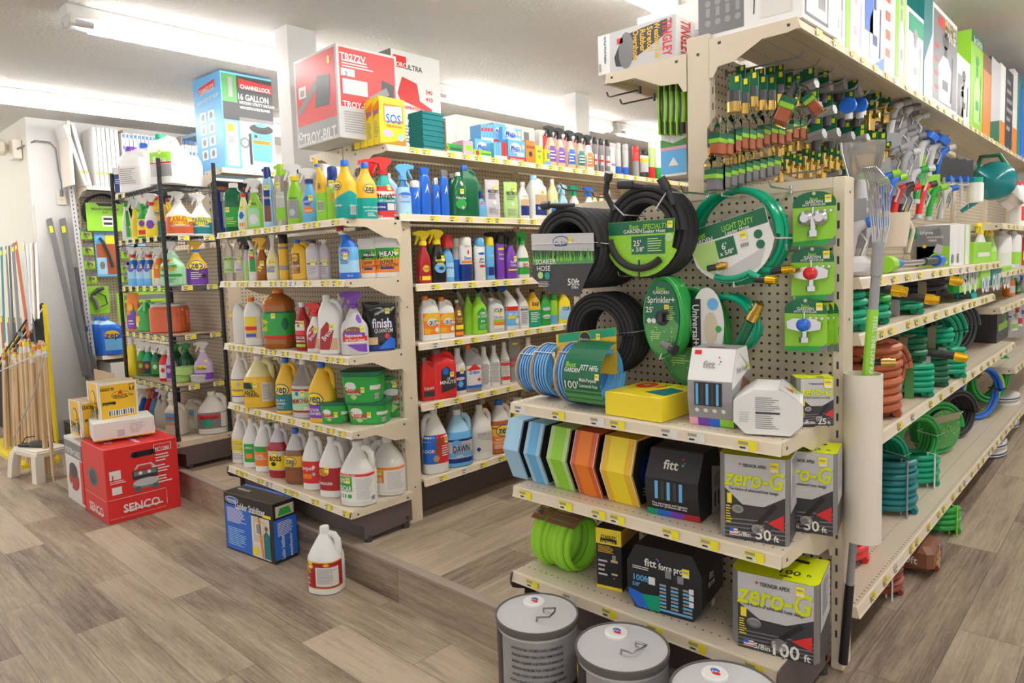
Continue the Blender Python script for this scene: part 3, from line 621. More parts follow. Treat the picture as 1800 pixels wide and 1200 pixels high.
bottle('spray2', 711, 289, 28, ('x', -1.985), F1, 'clear blue glass cleaner bottle with narrow blue trigger'+SUF, body='sky/t', zones=[(.08, 'blue'), (.6, 'sky'), (1, 'lblue/t')], head='trig', hm='lblue', dirn=1, rot=70, ops=[('d', 0, .46, .42, 'blue', 2, .16), ('t', 'Sprayway', 0, .445, .15, 'white', 3, .7), ('t', 'GLASS CLEANER', 0, .34, .08, 'blue', 3, .6), ('d', .1, .14, .09, 'lime')])
F2 = 1.3535; SUF = ' on the second cleaner endcap shelf'
ml_ = lambda c: [('r', -.62, .62, .2, .58, c), ('t', "MEYER'S", 0, .52, .14, 'dark', 3, .7), ('l', -.3, .3, .3, .46, 4, 'white'), ('t', 'SURFACE', 0, .26, .09, 'dark', 3)]
bottle('rjug', 407, 420, 19, yf, F2, 'clear bottle with lime green label at the left end'+SUF, body='offw/t', head='cap', ops=ml_('lgreen'))
bottle('rjug', 424, 420, 19, yf, F2, 'clear bottle with lavender label'+SUF, body='offw/t', head='cap', ops=ml_('lilac')+[('s', .1, .5)])
bottle('spray2', 437, 418, 14, yf, F2, 'slim pale green spray bottle with black trigger'+SUF, body='lilac', zones=[(.45, 'lgreen'), (1, 'lilac')], head='trig', hm='black')
bottle('duck', 448, 415, 17, ('y', -.31), F2, 'white and green toilet cleaner bottle with dark green cap'+SUF, body='white', head='cap', hm='dgreen', ops=[('r', -.5, .5, .2, .7, 'green'), ('d', -.05, .55, .3, 'red', 2), ('s', 0, .6)])
bottle('spray2', 463, 418, 20, yf, F2, 'amber cleaner bottle with yellow trigger'+SUF, body='amber/g', head='trig', hm='gold', ops=[('r', -.4, .4, .15, .42, 'amber'), ('d', -.1, .28, .25, 'yellow', 2), ('t', 'Pledge', -.1, .27, .12, 'dark', 3), ('s', .1, .4)])
bottle('spray', 483, 412, 23, yf, F2, 'yellow-green spray bottle with wide white top and blue lettering'+SUF, body='paleyellow', zones=[(.62, 'paleyellow'), (1, 'white')], head='btrig', ops=[('t', 'CLEAN', -.1, .28, .2, 'blue', 3, .6), ('t', 'FREAK', -.1, .21, .2, 'blue', 3, .6), ('r', -.5, .5, .04, .15, 'white'), ('d', -.1, .40, .18, 'gold', 2), ('s', .1, .38)])
bottle('can', 501, 412, 16, yf, F2, 'tall yellow bottle with grey bands and black cap'+SUF, body='gold', zones=[(.22, 'gold'), (.32, 'grey'), (.68, 'gold'), (.73, 'mgrey'), (1, 'gold')], head='cap', hm='black', name='spray_bottle')
bottle('rjug', 531, 421, 29, yf, F2, 'mustard yellow handled jug with blue cap'+SUF, body='gold', head='cap', hm='blue', handle=1, ops=[('r', -.45, .05, .16, .66, 'brown'), ('d', -.2, .55, .2, 'gold', 2), ('t', 'GOO', -.2, .54, .14, 'dark', 3), ('t', 'GONE', -.2, .35, .12, 'white', 3), ('l', -.4, .0, .18, .32, 4, 'gold')])
for q, (x, c, n_) in enumerate(((553, 'black', 'black'), (573, 'white', 'white'))):
    bottle('squat', x, 421, 23 if q == 0 else 19, ('y', -.30+.04*q), F2, 'grey-lilac soap bottle with %s pump' % n_+SUF, body='lilac', head='pump', hm=c, ops=[('r', -.6, .6, .08, .46, 'lilac'), ('t', "MEYER'S", 0, .40, .15, 'dark', 3), ('l', -.3, .3, .12, .34, 5, 'grey'), ('s', .1, .42)])
bottle('duck', 615, 397, 33, ('y', -.29), F2, 'blue bleach gel bottle with bent neck and red cap at the shelf corner', body='sky', zones=[(.12, 'blue'), (.35, 'sky'), (.6, 'lblue'), (.84, 'blue'), (1, 'white')], head='cap', hm='dred', rot=30, ops=[('d', -.05, .5, .3, 'red', 2, .2), ('d', -.05, .5, .26, 'blue', 3, .17), ('t', 'CLOROX', -.05, .49, .12, 'white', 4, .44), ('l', -.3, .3, .28, .38, 4, 'dblue'), ('s', 0, .42), ('t', '24 oz', .2, .06, .09, 'white', 3)])
mg = lambda u: [('r', -.75, .75, .12, .70, 'orange'), ('r', -.75, .75, .48, .72, 'green', 2), ('p', [(-.4+u, .46), (-.3+u, .60), (-.05+u, .66), (.2+u, .58), (.3+u, .46)], 'black', 3), ('t', 'MEAN', u, .58, .16, 'white', 4), ('t', 'GREEN', u, .47, .15, 'lime', 4), ('t', 'SUPER', u-.05, .38, .13, 'dark', 4, None, 5, .2), ('t', 'STRENGTH', u-.05, .28, .12, 'dark', 4, None, 5, .2), ('r', u-.3, u+.2, .2, .25, 'dblue', 3), ('s', u+.3, .62)]
bottle('tub', 648, 419, 30, ('x', -2.0), F2, 'white wipes tub with orange and green label, left one of two', body='white', head='lid', rot=50, ops=mg(.1), dr=.9)
bottle('tub', 680, 416, 49, ('x', -1.975), F2, 'white wipes tub with orange and green label, right one of two', body='white', head='lid', rot=50, ops=mg(.1), dr=.9)
F3 = 1.0135; SUF = ' on the third cleaner endcap shelf'
o = bottle('rjug', 426, 527, 24, yf, F3, 'white stepped pump sprayer with yellow nozzle ring at the left end', body='white', head='trig', hm='white', name='pump_sprayer', cat='sprayer', dirn=-1)
mr = MB(); mr.tube([(-.045+.014*math.cos(a*PI/5), -.02, .155+.014*math.sin(a*PI/5)) for a in range(10)], .004, 'gold', 6, closed=True); mr.build('nozzle_ring', o)
bottle('rjug', 452, 522, 34, yf, F3, 'white jug with orange cap and yellow label'+SUF, body='white', head='cap', hm='orange', handle=1, ops=[('r', -.4, .2, .4, .6, 'yellow'), ('r', -.4, .2, .32, .4, 'red'), ('r', -.4, .2, .16, .32, 'gold'), ('r', -.35, .15, .18, .25, 'blue', 2), ('r', .25, .62, .15, .6, 'offw')])
bottle('big', 494, 508, 54, yf, F3, 'large amber pine cleaner bottle with green label'+SUF, body='amber/g', head='cap', hm='orange', dr=.9, ops=[('r', -.8, .8, .23, .60, 'green'), ('r', -.8, .8, .19, .235, 'red'), ('r', -.8, .8, .60, .63, 'dgreen'), ('t', 'Pine-', -.34, .48, .2, 'yellow', 4, .34), ('t', 'Sol', -.34, .36, .2, 'yellow', 4, .24), ('d', .35, .42, .12, 'dgreen', 2, .2), ('s', 0, .56)])
bottle('quart', 535, 531, 27, ('y', -.30), F3, 'red odor remover bottle with white cap'+SUF, body='dred/g', head='cap', rot=20, ops=[('r', -.4, .35, .36, .62, 'offw'), ('r', -.4, .35, .32, .42, 'red', 2), ('d', -.05, .52, .1, 'brown', 3), ('t', 'ODOR', 0, .27, .17, 'white', 3), ('t', 'REMOVE', 0, .2, .13, 'white', 3), ('r', -.35, .35, .08, .14, 'lime'), ('s', .2, .56)])
br = [('p', [(-.45, .08), (-.3, .42), (0, .56), (.3, .42), (.1, .08)], 'dred', 1), ('t', 'Bruce', -.02, .34, .22, 'white', 4, .55, 50), ('r', .12, .5, .08, .28, 'wood'), ('s', .2, .46)]
bottle('spray', 558, 532, 31, ('y', -.305), F3, 'white floor cleaner spray bottle with red trigger'+SUF, body='white', head='trig', hm='red', rot=25, ops=br)
bottle('rjug', 586, 518, 41, ('y', -.30), F3, 'tall white floor cleaner jug with dark red label'+SUF, body='white', head='cap', rot=25, handle=1, ops=br)
bottle('rjug', 608, 516, 30, ('y', -.16), F3, 'white handled jug standing behind the purple sprayer'+SUF, body='white', head='cap', rot=25, handle=1)
bottle('spray', 625, 512, 45, ('x', -1.965), F3, 'silver all-floors cleaner bottle with purple trigger and label at the corner', body='lgrey', head='trig', hm='purple', rot=58, ops=[('d', -.05, .33, .42, 'brown', 1, .28), ('r', -.4, .35, .30, .36, 'purple', 3), ('t', 'Rejuvenate', -.05, .315, .11, 'white', 4, .6), ('r', -.45, .45, .22, .30, 'red', 3), ('t', 'All Floors Cleaner', 0, .245, .09, 'white', 4, .7), ('r', -.4, .4, .19, .215, 'white', 3), ('p', [(-.3, .17), (.42, .17), (.42, .04), (.1, .06)], 'purple', 2), ('d', .25, .57, .16, 'purple', 2), ('s', .28, .40)])
fin = [('t', 'finish', .05, .60, .30, 'white', 5, .62), ('t', 'finish', .055, .607, .30, 'blue', 4, .66), ('t', 'QUANTUM', .1, .44, .13, 'lgrey', 4, .6), ('r', -.48, .5, .0, .13, 'dblue', 2), ('p', [(-.1, .05), (.3, .30), (.48, .24), (.48, .05)], 'blue', 3), ('d', .2, .32, .09, 'red', 4), ('r', -.45, -.1, .14, .3, 'wood', 2), ('r', -.1, .4, .51, .525, 'red', 4), ('s', .25, .85)]
pouch(670, 534, 54, ('x', -1.97), F3, 'glossy black dishwasher tablet bag with blue lettering'+SUF, 'black/g', fin, rot=58)
pouch(664, 531, 50, ('x', -2.09), F3, 'black tablet bag tucked behind the front black bag'+SUF, 'black/g', rot=58)
F4 = .6845; SUF = ' on the fourth cleaner endcap shelf'
bottle('jug', 425, 620, 29, yf, F4, 'white jug with yellow and purple label at the left end'+SUF, body='white', head='cap', handle=1, rot=40, ops=[('r', -.7, .7, .12, .48, 'purple'), ('r', -.7, .7, .14, .46, 'yellow', 2), ('t', 'Fabuloso', 0, .26, .14, 'purple', 4), ('d', 0, .38, .15, 'lav', 3)])
bottle('jug', 459, 624, 50, yf, F4, 'yellow-green see-through jug with black and white label'+SUF, body='khaki/g', zones=[(.6, 'gold/g'), (1, 'paleyellow/g')], head='cap', handle=1, rot=40, ops=[('r', -.7, .2, .10, .50, 'gold'), ('p', [(-.6, .38), (-.55, .48), (-.2, .50), (-.08, .38)], 'black', 3), ('r', -.7, -.1, .36, .5, 'green', 2), ('t', 'ANTI-', -.2, .31, .13, 'black', 4), ('t', 'BACTERIAL', -.25, .25, .11, 'black', 4), ('r', .2, .62, .12, .49, 'offw', 2), ('l', .24, .58, .16, .46, 10, 'grey', 3), ('s', 0, .45)])
bottle('jug', 507, 628, 37, yf, F4, 'yellow jug with teal label, first of the two yellow and blue jugs', body='gold', head='cap', hm='blue', handle=1, rot=32, ops=[('r', -.75, .75, .06, .36, 'dteal')]+zep(.44, -.1, 1.1)+[('t', 'ALL-IN-1', -.2, .25, .1, 'white', 3), ('t', 'CLEANER', -.2, .19, .1, 'white', 3), ('l', -.4, .2, .09, .15, 3, 'lgrey')])
bottle('jug', 538, 630, 41, yf, F4, 'clear ammonia jug with purple and mint label'+SUF, body='offw/t', zones=[(.55, 'lgrey'), (1, 'offw/t')], head='cap', handle=1, rot=30, ops=[('r', -.75, .75, .10, .50, 'dred'), ('r', -.75, .75, .135, .465, 'mint', 2), ('t', 'AMMONIA', -.05, .30, .2, 'dred', 4, .9, 5), ('d', -.15, .42, .09, 'blue', 3), ('r', .15, .6, .14, .2, 'white', 3), ('s', .1, .43)])
bottle('jug', 570, 636, 46, yf, F4, 'yellow jug with purple label beside the green dishwasher tubs', body='gold', zones=[(.06, 'gold'), (1, 'gold')], head='cap', hm='blue', handle=1, rot=30, ops=[('r', -.75, .75, .08, .34, 'purple')]+zep(.40, -.15, 1.0)+[('r', .3, .6, .12, .36, 'dblue', 2), ('t', 'FLOOR', -.2, .22, .1, 'white', 3), ('t', 'CLEANER', -.2, .16, .1, 'white', 3)])
for q, x in enumerate((478, 522)): bottle('jug', x, 628, 34, ('y', -.14), F4, 'jug in the rear row behind the %s' % ('yellow-green jug' if q == 0 else 'clear ammonia jug')+SUF, body=('khaki/g', 'offw')[q], head='cap', handle=1, rot=30)
cas = lambda: [('r', -.45, .5, .04, .80, 'green', 1), ('d', -.22, .52, .17, 'white', 3, .12), ('t', 'Cascade', -.15, .42, .15, 'red', 5, .52), ('t', 'ORIGINAL', -.15, .30, .06, 'white', 4), ('p', [(-.15, .08), (-.26, .2), (-.15, .28), (-.04, .2)], 'lgreen', 3), ('b', .42, .56, .12, .3), ('r', .3, .62, .42, .56, 'offw', 3), ('s', .1, .42)]
P0_ = spot(592, F4, x=-2.03); t1 = bottle('tub', 592, 703, 48, ('y', -.27), F4, 'green dishwasher pod tub alone beside the stacked pair', body='green', head='lid', hm='dgreen', rot=40, ops=cas(), dr=.8)
t2 = bottle('tub', 652, 700, 70, ('x', -2.0), F4, 'green dishwasher pod tub, lower one of the stacked pair', body='green', head='lid', hm='dgreen', rot=35, ops=cas(), dr=.8)
Pt = spot(646, F4, x=-2.0); hh = hgt(Pt, 703)
bottle('tub', 643, 0, 66, ('x', -2.0), F4+hh+.001, 'green dishwasher pod tub, upper one of the stacked pair', body='green', head='lid', hm='dgreen', rot=35, ops=cas(), dr=.8, h=.145, P=spot(641, F4+hh+.001, x=-2.0), w=.185)
pouch(691, 661, 50, ('x', -2.0), F4, 'bright green dishwasher pod bag right of the stacked tubs', 'green', [('d', 0, .62, .3, 'white', 2, .12), ('t', 'Cascade', 0, .50, .24, 'red', 5, .85), ('t', 'ORIGINAL', 0, .38, .13, 'white', 4, .6), ('p', [(0, .12), (-.2, .26), (0, .34), (.2, .26)], 'lgreen', 3), ('t', 'NOW BETTER', 0, .88, .09, 'white', 4), ('s', .1, .8)], rot=50)
F5 = .3325; SUF = ' on the lowest cleaner endcap shelf'
J = dict(head='cap', handle=1, rot=30)
yb = ('y', -.295)
bottle('jug', 425, 728, 28, yb, F5, 'white jug with yellow and grey label at the left end'+SUF, body='offw', ops=[('r', -.7, .7, .25, .5, 'yellow'), ('l', -.5, .5, .28, .47, 6, 'khaki'), ('l', -.5, .5, .08, .22, 4, 'grey')], **J)
bottle('jug', 446, 735, 31, yb, F5, 'white jug with small green label, second from left'+SUF, body='white', ops=[('r', -.3, .3, .12, .5, 'green'), ('r', -.2, .2, .2, .3, 'orange', 2), ('t', 'SIMPLE', 0, .42, .1, 'white', 3)], **J)
bottle('jug', 467, 737, 31, yb, F5, 'white jug with orange super strength label'+SUF, body='white', ops=[('r', -.6, .5, .12, .5, 'orange'), ('r', -.6, .3, .4, .5, 'green', 2), ('t', 'SUPER', -.1, .32, .14, 'white', 3), ('t', 'STRENGTH', -.1, .26, .12, 'white', 3)], **J)
bottle('jug', 493, 743, 35, yb, F5, 'purple liquid jug with yellow and black bull label'+SUF, body='dred/g', zones=[(.66, 'dred/g'), (1, 'lilac/g')], ops=[('r', -.65, .65, .14, .50, 'lilac'), ('r', -.6, .55, .16, .42, 'yellow', 2), ('t', 'BOSS', .0, .36, .22, 'black', 5, .6), ('t', 'BOSS', .0, .365, .21, 'red', 4, .62), ('d', -.1, .26, .15, 'black', 3, .1), ('s', 0, .46)], **J)
bottle('jug', 524, 752, 39, yb, F5, 'amber liquid jug with yellow oval and brown wood label'+SUF, body='amber/g', zones=[(.62, 'brown/g'), (1, 'lgrey/g')], ops=[('r', -.7, .7, .06, .40, 'brown'), ('r', -.7, .7, .32, .52, 'gold', 2)]+zep(.42, -.1, .85)+[('l', -.4, .3, .1, .25, 5, 'amber')], hm='blue', head='cap', handle=1, rot=30)
bottle('jug', 553, 757, 35, yb, F5, 'white jug with red carpet cleaner label'+SUF, body='white', ops=[('r', -.65, .65, .12, .50, 'red'), ('t', 'carpet', -.15, .38, .16, 'white', 3), ('d', .2, .4, .09, 'white', 3), ('d', .2, .28, .09, 'sky', 3), ('r', -.4, .1, .2, .28, 'orange', 2)], **J)
kk = [('r', -.72, .72, .12, .50, 'dred'), ('d', -.22, .42, .26, 'gold', 2, .14), ('t', 'KRUD', -.22, .43, .14, 'dred', 4, .34), ('t', 'KUTTER', -.22, .36, .12, 'dred', 4, .4), ('t', 'DEGREASER', -.2, .24, .1, 'white', 4), ('s', -.05, .47)]
bottle('jug', 587, 766, 43, yb, F5, 'white jug with dark red degreaser label'+SUF, body='white', ops=kk, **J)
bottle('jug', 633, 774, 60, ('y', -.275), F5, 'clear vinegar jug with green and white label and red stripe at the corner', body='offw/g', dr=.9, ops=[('r', -.75, .75, .08, .52, 'white'), ('r', -.75, .75, .485, .525, 'red', 2), ('r', -.6, .0, .24, .48, 'green', 2), ('t', '6%', -.3, .42, .14, 'white', 4), ('t', 'VINEGAR', -.3, .29, .16, 'white', 4, .56), ('t', 'CONCENTRATE', -.2, .495, .06, 'white', 4), ('l', .12, .68, .12, .46, 14, 'lgrey', 3), ('b', .55, .7, .08, .16), ('r', -.5, -.38, .14, .2, 'green', 2), ('r', -.32, -.2, .14, .2, 'green', 2), ('r', -.14, -.02, .14, .2, 'green', 2), ('s', -.12, .42)], **J)
bottle('jug', 684, 767, 60, ('x', -1.985), F5, 'clear vinegar jug with orange and white label behind the green one', body='offw/g', dr=.9, ops=[('r', -.75, .75, .08, .52, 'white'), ('r', -.75, .75, .47, .515, 'orange', 2), ('r', -.6, .02, .24, .46, 'orange', 2), ('t', '30%', -.32, .41, .13, 'white', 4), ('t', 'VINEGAR', -.3, .30, .15, 'white', 4, .56), ('l', .12, .68, .12, .44, 12, 'lgrey', 3), ('r', -.5, -.38, .14, .2, 'orange', 2), ('r', -.32, -.2, .14, .2, 'orange', 2), ('s', -.1, .43)], head='cap', handle=-1, rot=34)
for q, (x, c, n_) in enumerate(((478, 'green', 'white jug with dark green cap'), (606, 'white', 'plain white jug'), (650, 'white', 'plain white jug'))):
    bottle('jug', x, 742+q*8, 34+q*6, ('y', -.12), F5, n_+' in the rear row behind the %s jug' % ('purple', 'dark red', 'green vinegar')[q], body='offw', head='cap', hm=c, handle=1, rot=30)
# on the floor before the endcap
Pj = at(576, 1033, z=.0); kj = mpp(Pj)
bottle('jug', 576, 923, 60, ('y', 0), 0, 'white jug with red degreaser label standing alone on the lower floor', body='white', head='cap', handle=1, rot=28, P=Pj, w=.150, h=hgt(Pj, 924), dr=.95,
 ops=[('r', -.8, .8, .1, .52, 'gold'), ('r', -.8, .8, .115, .505, 'dred', 2), ('r', -.08, .62, .14, .44, 'offw', 3), ('l', -.02, .56, .18, .42, 12, 'grey', 4), ('d', .25, .475, .1, 'gold', 3, .05), ('t', 'KRUD', -.38, .45, .13, 'gold', 4), ('t', 'KUTTER', -.38, .37, .13, 'gold', 4, .3), ('l', -.45, -.2, .16, .3, 5, 'white', 4), ('s', -.25, .47)])
a = at(485, 993, z=0); b_ = at(399, 962, z=0); c_ = at(526, 968, z=0)
ang = math.degrees(math.atan2(a.y-b_.y, a.x-b_.x)); w_ = (a-b_).length; d_ = max(.09, min(.13, (c_-a).length)); hb = hgt(a, 887)
u_ = Vector((math.cos(RAD(ang)), math.sin(RAD(ang)), 0)); v_ = Vector((-u_.y, u_.x, 0)); Pc = a-u_*w_/2+v_*d_/2
carton('blue and black ladder stabilizer carton leaning upright on the lower floor', Pc, w_, d_, hb, ang, 'black', F=[('r', -.48, .06, .03, .80, 'blue'), ('r', .06, .42, .03, .72, 'offw', 1), ('p', [(.1, .3), (.36, .3), (.36, .66), (.1, .72)], 'tan2', 2), ('r', .14, .28, .42, .62, 'white', 3), ('r', .16, .26, .44, .60, 'grey', 4), ('p', [(.25, .05), (.29, .05), (.24, .72), (.2, .72)], 'orange', 4), ('p', [(.3, .05), (.42, .05), (.42, .45), (.36, .52), (.30, .45)], 'dteal', 4), ('d', .36, .56, .03, 'brown', 5), ('r', .06, .18, .06, .2, 'yellow', 4), ('t', 'Ladder Stabilizer', .05, .82, .085, 'white', 4, .6), ('d', -.32, .89, .14, 'white', 2, .045), ('d', -.32, .89, .13, 'blue', 3, .038), ('t', 'WERNER', -.32, .88, .035, 'white', 4), ('l', -.44, -.04, .5, .76, 11, 'white', 3), ('l', -.44, -.04, .1, .42, 10, 'sky', 3), ('r', .3, .46, .74, .79, 'yellow', 3)],
 R=[('r', -.5, .5, .06, .72, 'blue'), ('r', -.4, .4, .76, .94, 'tan2', 2), ('p', [(-.3, .78), (.3, .78), (.2, .9), (-.2, .9)], 'green', 3), ('l', -.35, .35, .44, .68, 9, 'white'), ('t', 'Ladder Stabilizer', -.15, .25, .15, 'white', 4, .9, 90), ('t', 'estabilizador', .2, .25, .12, 'white', 4, .9, 90)], T=[('t', 'WERNER', -.3, .5, .045, 'white', 3), ('r', -.5, .5, .85, 1, 'blue', 1)], name='ladder_stabilizer_carton')
# ================= right side of the cleaner gondola =================
SR = ' on the second shelf of the cleaner aisle'
Z = 1.6445; X = ('x', -1.96)
A = [('can', 747, 317, 17, 'navy aerosol with white cap', 'blue/g', 'dome', 'white', [('p', [(-.1, .5), (.1, .75), (.3, .5), (.1, .6)], 'white')]),
 ('tall', 767, 312, 15, 'narrow blue bottle with chrome collar', 'blue/g', 'cap', 'silver/met', [('p', [(-.1, .4), (.1, .6), (.3, .4), (.1, .5)], 'white')])]
bottle('can', 731, 317, 18, X, Z, 'navy aerosol with rounded white cap'+SR, body='blue/g', head='dome', hm='white', ops=[('p', [(-.2, .45), (.1, .72), (.25, .45), (.1, .58)], 'white')], rot=80)
bottle('tall', 748, 294, 20, X, Z, 'blue continuous sprayer with white trigger plate'+SR, body='blue/g', head='btrig', hm='blue', ops=[('p', [(-.2, .45), (.1, .66), (.25, .45), (.1, .55)], 'white')], rot=80, dirn=1)
bottle('tall', 767, 313, 15, X, Z, 'navy refill bottle with chrome cap'+SR, body='blue/g', head='cap', hm='silver/met', ops=[('p', [(-.2, .45), (.1, .66), (.25, .45), (.1, .55)], 'white')], rot=80)
bottle('tall', 782, 298, 17, X, Z, 'navy continuous sprayer with black head'+SR, body='blue/g', head='btrig', hm='mgrey', ops=[('p', [(-.2, .45), (.1, .66), (.25, .45), (.1, .55)], 'white')], rot=80)
bottle('flask', 807, 303, 29, X, Z, 'green dish soap bottle with pink sticker'+SR, body='dgreen/g', head='cap', rot=75, ops=[('d', 0, .28, .36, 'green', 2, .28), ('d', .12, .74, .14, 'pink', 3), ('t', 'Palmolive', 0, .42, .15, 'white', 4, .6), ('d', .1, .2, .1, 'pink', 3), ('s', .05, .56)])
bottle('rjug', 824, 291, 34, X, Z, 'dark green handled bottle with blue cap'+SR, body='dgreen', head='cap', hm='blue', handle=1, rot=75)
bottle('spray2', 846, 336, 18, X, Z, 'short blue bottle with navy top'+SR, body='lblue', head='cap', hm='dblue', ops=[('r', -.5, .5, .5, .62, 'red')], rot=80)
ml2 = lambda: [('t', "MEYER'S", 0, .7, .2, 'dark', 4, .75), ('l', -.35, .35, .5, .64, 3, 'mgrey'), ('d', .05, .4, .14, 'white', 2), ('l', -.35, .35, .08, .28, 5, 'grey'), ('s', .2, .8)]
pouch(866, 316, 31, X, Z, 'grey dishwasher pod pouch'+SR, 'lilac', ml2(), rot=80)
pouch(898, 320, 30, X, Z, 'lime green dishwasher pod pouch'+SR, 'lgreen', ml2(), rot=80)
bottle('quart', 920, 320, 22, X, Z, 'white stone cleaner bottle with room picture label'+SR, body='white', head='cap', rot=80, ops=[('r', -.4, .5, .1, .36, 'dblue'), ('r', -.4, .5, .36, .62, 'wood')])
bottle('rjug', 944, 309, 33, X, Z, 'white handled jug with room picture label'+SR, body='white', head='cap', hm='sky', handle=1, rot=80, ops=[('r', -.35, .4, .1, .34, 'dblue'), ('r', -.35, .4, .34, .56, 'wood'), ('t', 'Stone', 0, .26, .14, 'white', 3), ('s', .1, .6)])
bottle('flask', 972, 315, 20, X, Z, 'cream bottle with small blue label'+SR, body='paleyellow', head='cap', rot=80, ops=[('r', -.4, .4, .1, .28, 'blue'), ('d', 0, .45, .2, 'mint', 2)])
for q, (x, c, hc) in enumerate(((990, 'sky', 'sky'), (1010, 'white', 'hgreen'), (1036, 'white', 'blue'))):
    bottle('spray2', x, 325+q*2, 21, X, Z, 'small spray bottle with %s trigger above the black hose coils' % ('light blue', 'green', 'blue')[q], body=c, head='trig', hm=hc, rot=80)
for q, x in enumerate((1046, 1058, 1070)): bottle('quart', x, 338, 14, X, Z, 'little clear oil bottle with red cap above the black coils', body='paleyellow/g', head='cap', hm='red', rot=80, group='red capped oil bottles')
for q, x in enumerate((690, 712, 800, 838)): bottle('rjug', x, 305, 20, ('x', -2.15), Z, ('clear', 'pale', 'dark green', 'green')[q]+' bottle in the rear row of the second cleaner aisle shelf', body=('sky/g', 'offw', 'dgreen/g', 'dgreen')[q], head='cap', rot=80)
Z = 1.3155; SR = ' on the third shelf of the cleaner aisle'
bottle('spray', 746, 406, 24, X, Z, 'dark red spray bottle with yellow trigger'+SR, body='dred', head='trig', hm='yellow', rot=80, ops=[('r', -.5, .5, .06, .14, 'yellow'), ('d', 0, .28, .3, 'gold', 2, .25), ('t', 'OIL EATER', 0, .28, .1, 'dblue', 4, .5)])
bottle('spray', 770, 404, 29, X, Z, 'black spray bottle with yellow trigger and car picture'+SR, body='black/g', head='trig', hm='yellow', rot=80, ops=[('d', 0, .28, .38, 'lblue', 2, .3), ('t', 'INVISIBLE', 0, .42, .14, 'yellow', 4, .6), ('t', 'GLASS', 0, .36, .13, 'yellow', 4, .45), ('d', .05, .27, .2, 'dark', 3, .1), ('s', .2, .46)])
bottle('spray2', 788, 412, 22, ('x', -1.98), Z, 'blue windshield spray bottle with red top'+SR, body='lblue', head='dome', hm='red', rot=80, ops=[('r', -.4, .5, .1, .4, 'sky'), ('t', 'Windex', 0, .3, .15, 'dblue', 3)])
bottle('can', 804, 418, 15, ('x', -2.0), Z, 'white and navy aerosol behind the dirt cleaner can'+SR, body='white', zones=[(.5, 'blue'), (1, 'lgrey')], head='dome', rot=80)
bottle('can', 820, 416, 23, X, Z, 'white aerosol with Dirtex red star and navy base'+SR, body='white', zones=[(.38, 'dblue'), (1, 'white')], head='dome', rot=80, ops=[('t', 'Dirtex', 0, .52, .22, 'blue', 4, .6), ('p', [(.0, .72), (.08, .66), (.04, .6), (-.04, .6), (-.08, .66)], 'red'), ('r', -.5, .5, .4, .46, 'orange', 2)])
bottle('can', 844, 417, 21, X, Z, 'white glass cleaner aerosol with sky blue cap'+SR, body='white', head='dome', hm='lblue', rot=80, ops=[('d', 0, .62, .35, 'blue', 2, .1), ('t', 'glass', 0, .5, .16, 'dblue', 4), ('t', 'cleaner', 0, .43, .14, 'dblue', 4), ('r', -.2, .3, .3, .36, 'red', 2)])
bottle('can', 862, 416, 17, X, Z, 'blue glass cleaner aerosol with yellow cap'+SR, body='lblue', head='dome', hm='yellow', rot=80, ops=[('t', 'INVISIBLE', 0, .55, .14, 'yellow', 4, .6), ('r', -.5, .5, .1, .3, 'dblue')])
bottle('can', 880, 412, 16, X, Z, 'purple aerosol with black cap'+SR, body='purple', head='dome', hm='black', rot=80, ops=[('t', 'Super', 0, .56, .2, 'white', 4), ('t', 'Clean', 0, .46, .2, 'white', 4), ('r', -.4, .4, .65, .7, 'yellow')])
bottle('spray', 898, 407, 23, X, Z, 'purple spray bottle with black trigger'+SR, body='purple', head='trig', hm='black', rot=80, ops=[('t', 'Super', 0, .36, .16, 'white', 4), ('t', 'Clean', 0, .29, .16, 'white', 4), ('r', -.4, .4, .17, .2, 'yellow'), ('s', .2, .42)])
bottle('spray2', 919, 408, 24, X, Z, 'white spray bottle with green trigger and red lettering'+SR, body='white', head='trig', hm='green', rot=80, ops=[('r', -.6, .6, .08, .24, 'green'), ('r', -.6, .6, .36, .44, 'green'), ('t', 'Spray', 0, .31, .14, 'red', 4), ('t', 'Nine', 0, .25, .14, 'red', 4)])
for q, x in enumerate((757, 868, 885)): bottle('spray', x, 408, 20, ('x', -2.16), Z, ('green spray bottle with red trigger', 'dark spray bottle with black trigger', 'violet spray bottle with black trigger')[q]+' in the rear row'+SR, body=('green', 'dark', 'purple')[q], head='trig', hm=('red', 'black', 'black')[q], rot=80)
Z = 1.0325; SR = ' on the fourth shelf of the cleaner aisle'
io = [('r', -.5, .55, .14, .62, 'orange'), ('p', [(-.5, .44), (-.2, .62), (.55, .62), (.55, .5)], 'gold', 2), ('d', .05, .42, .3, 'white', 3, .2), ('t', 'OUT', .08, .40, .22, 'dblue', 4, .42), ('d', .3, .24, .14, 'white', 3), ('l', -.4, .1, .16, .28, 4, 'yellow', 3), ('s', .4, .42)]
bottle('rjug', 755, 520, 32, X, Z, 'white and orange rust remover jug with orange cap, nearer of the pair', body='white', head='cap', hm='orange', handle=1, rot=72, ops=io)
bottle('rjug', 783, 522, 30, X, Z, 'white and orange rust remover jug with orange cap, farther of the pair', body='white', head='cap', hm='orange', handle=1, rot=72, ops=io)
bottle('flask', 805, 527, 20, X, Z, 'brown wood care bottle with orange label and white cap'+SR, body='brown', head='cap', rot=76, ops=[('t', 'Orange', 0, .5, .2, 'gold', 4, .6), ('t', 'Glo', 0, .42, .18, 'gold', 4), ('r', -.5, .5, .04, .14, 'orange'), ('r', -.5, .4, .2, .32, 'yellow'), ('s', 0, .65)])
LA = dict(body='lime', head='cap', hm='green', rot=76)
bottle('flask', 824, 516, 20, ('x', -1.99), Z, 'lime green descaler bottle standing behind its twin'+SR, **LA)
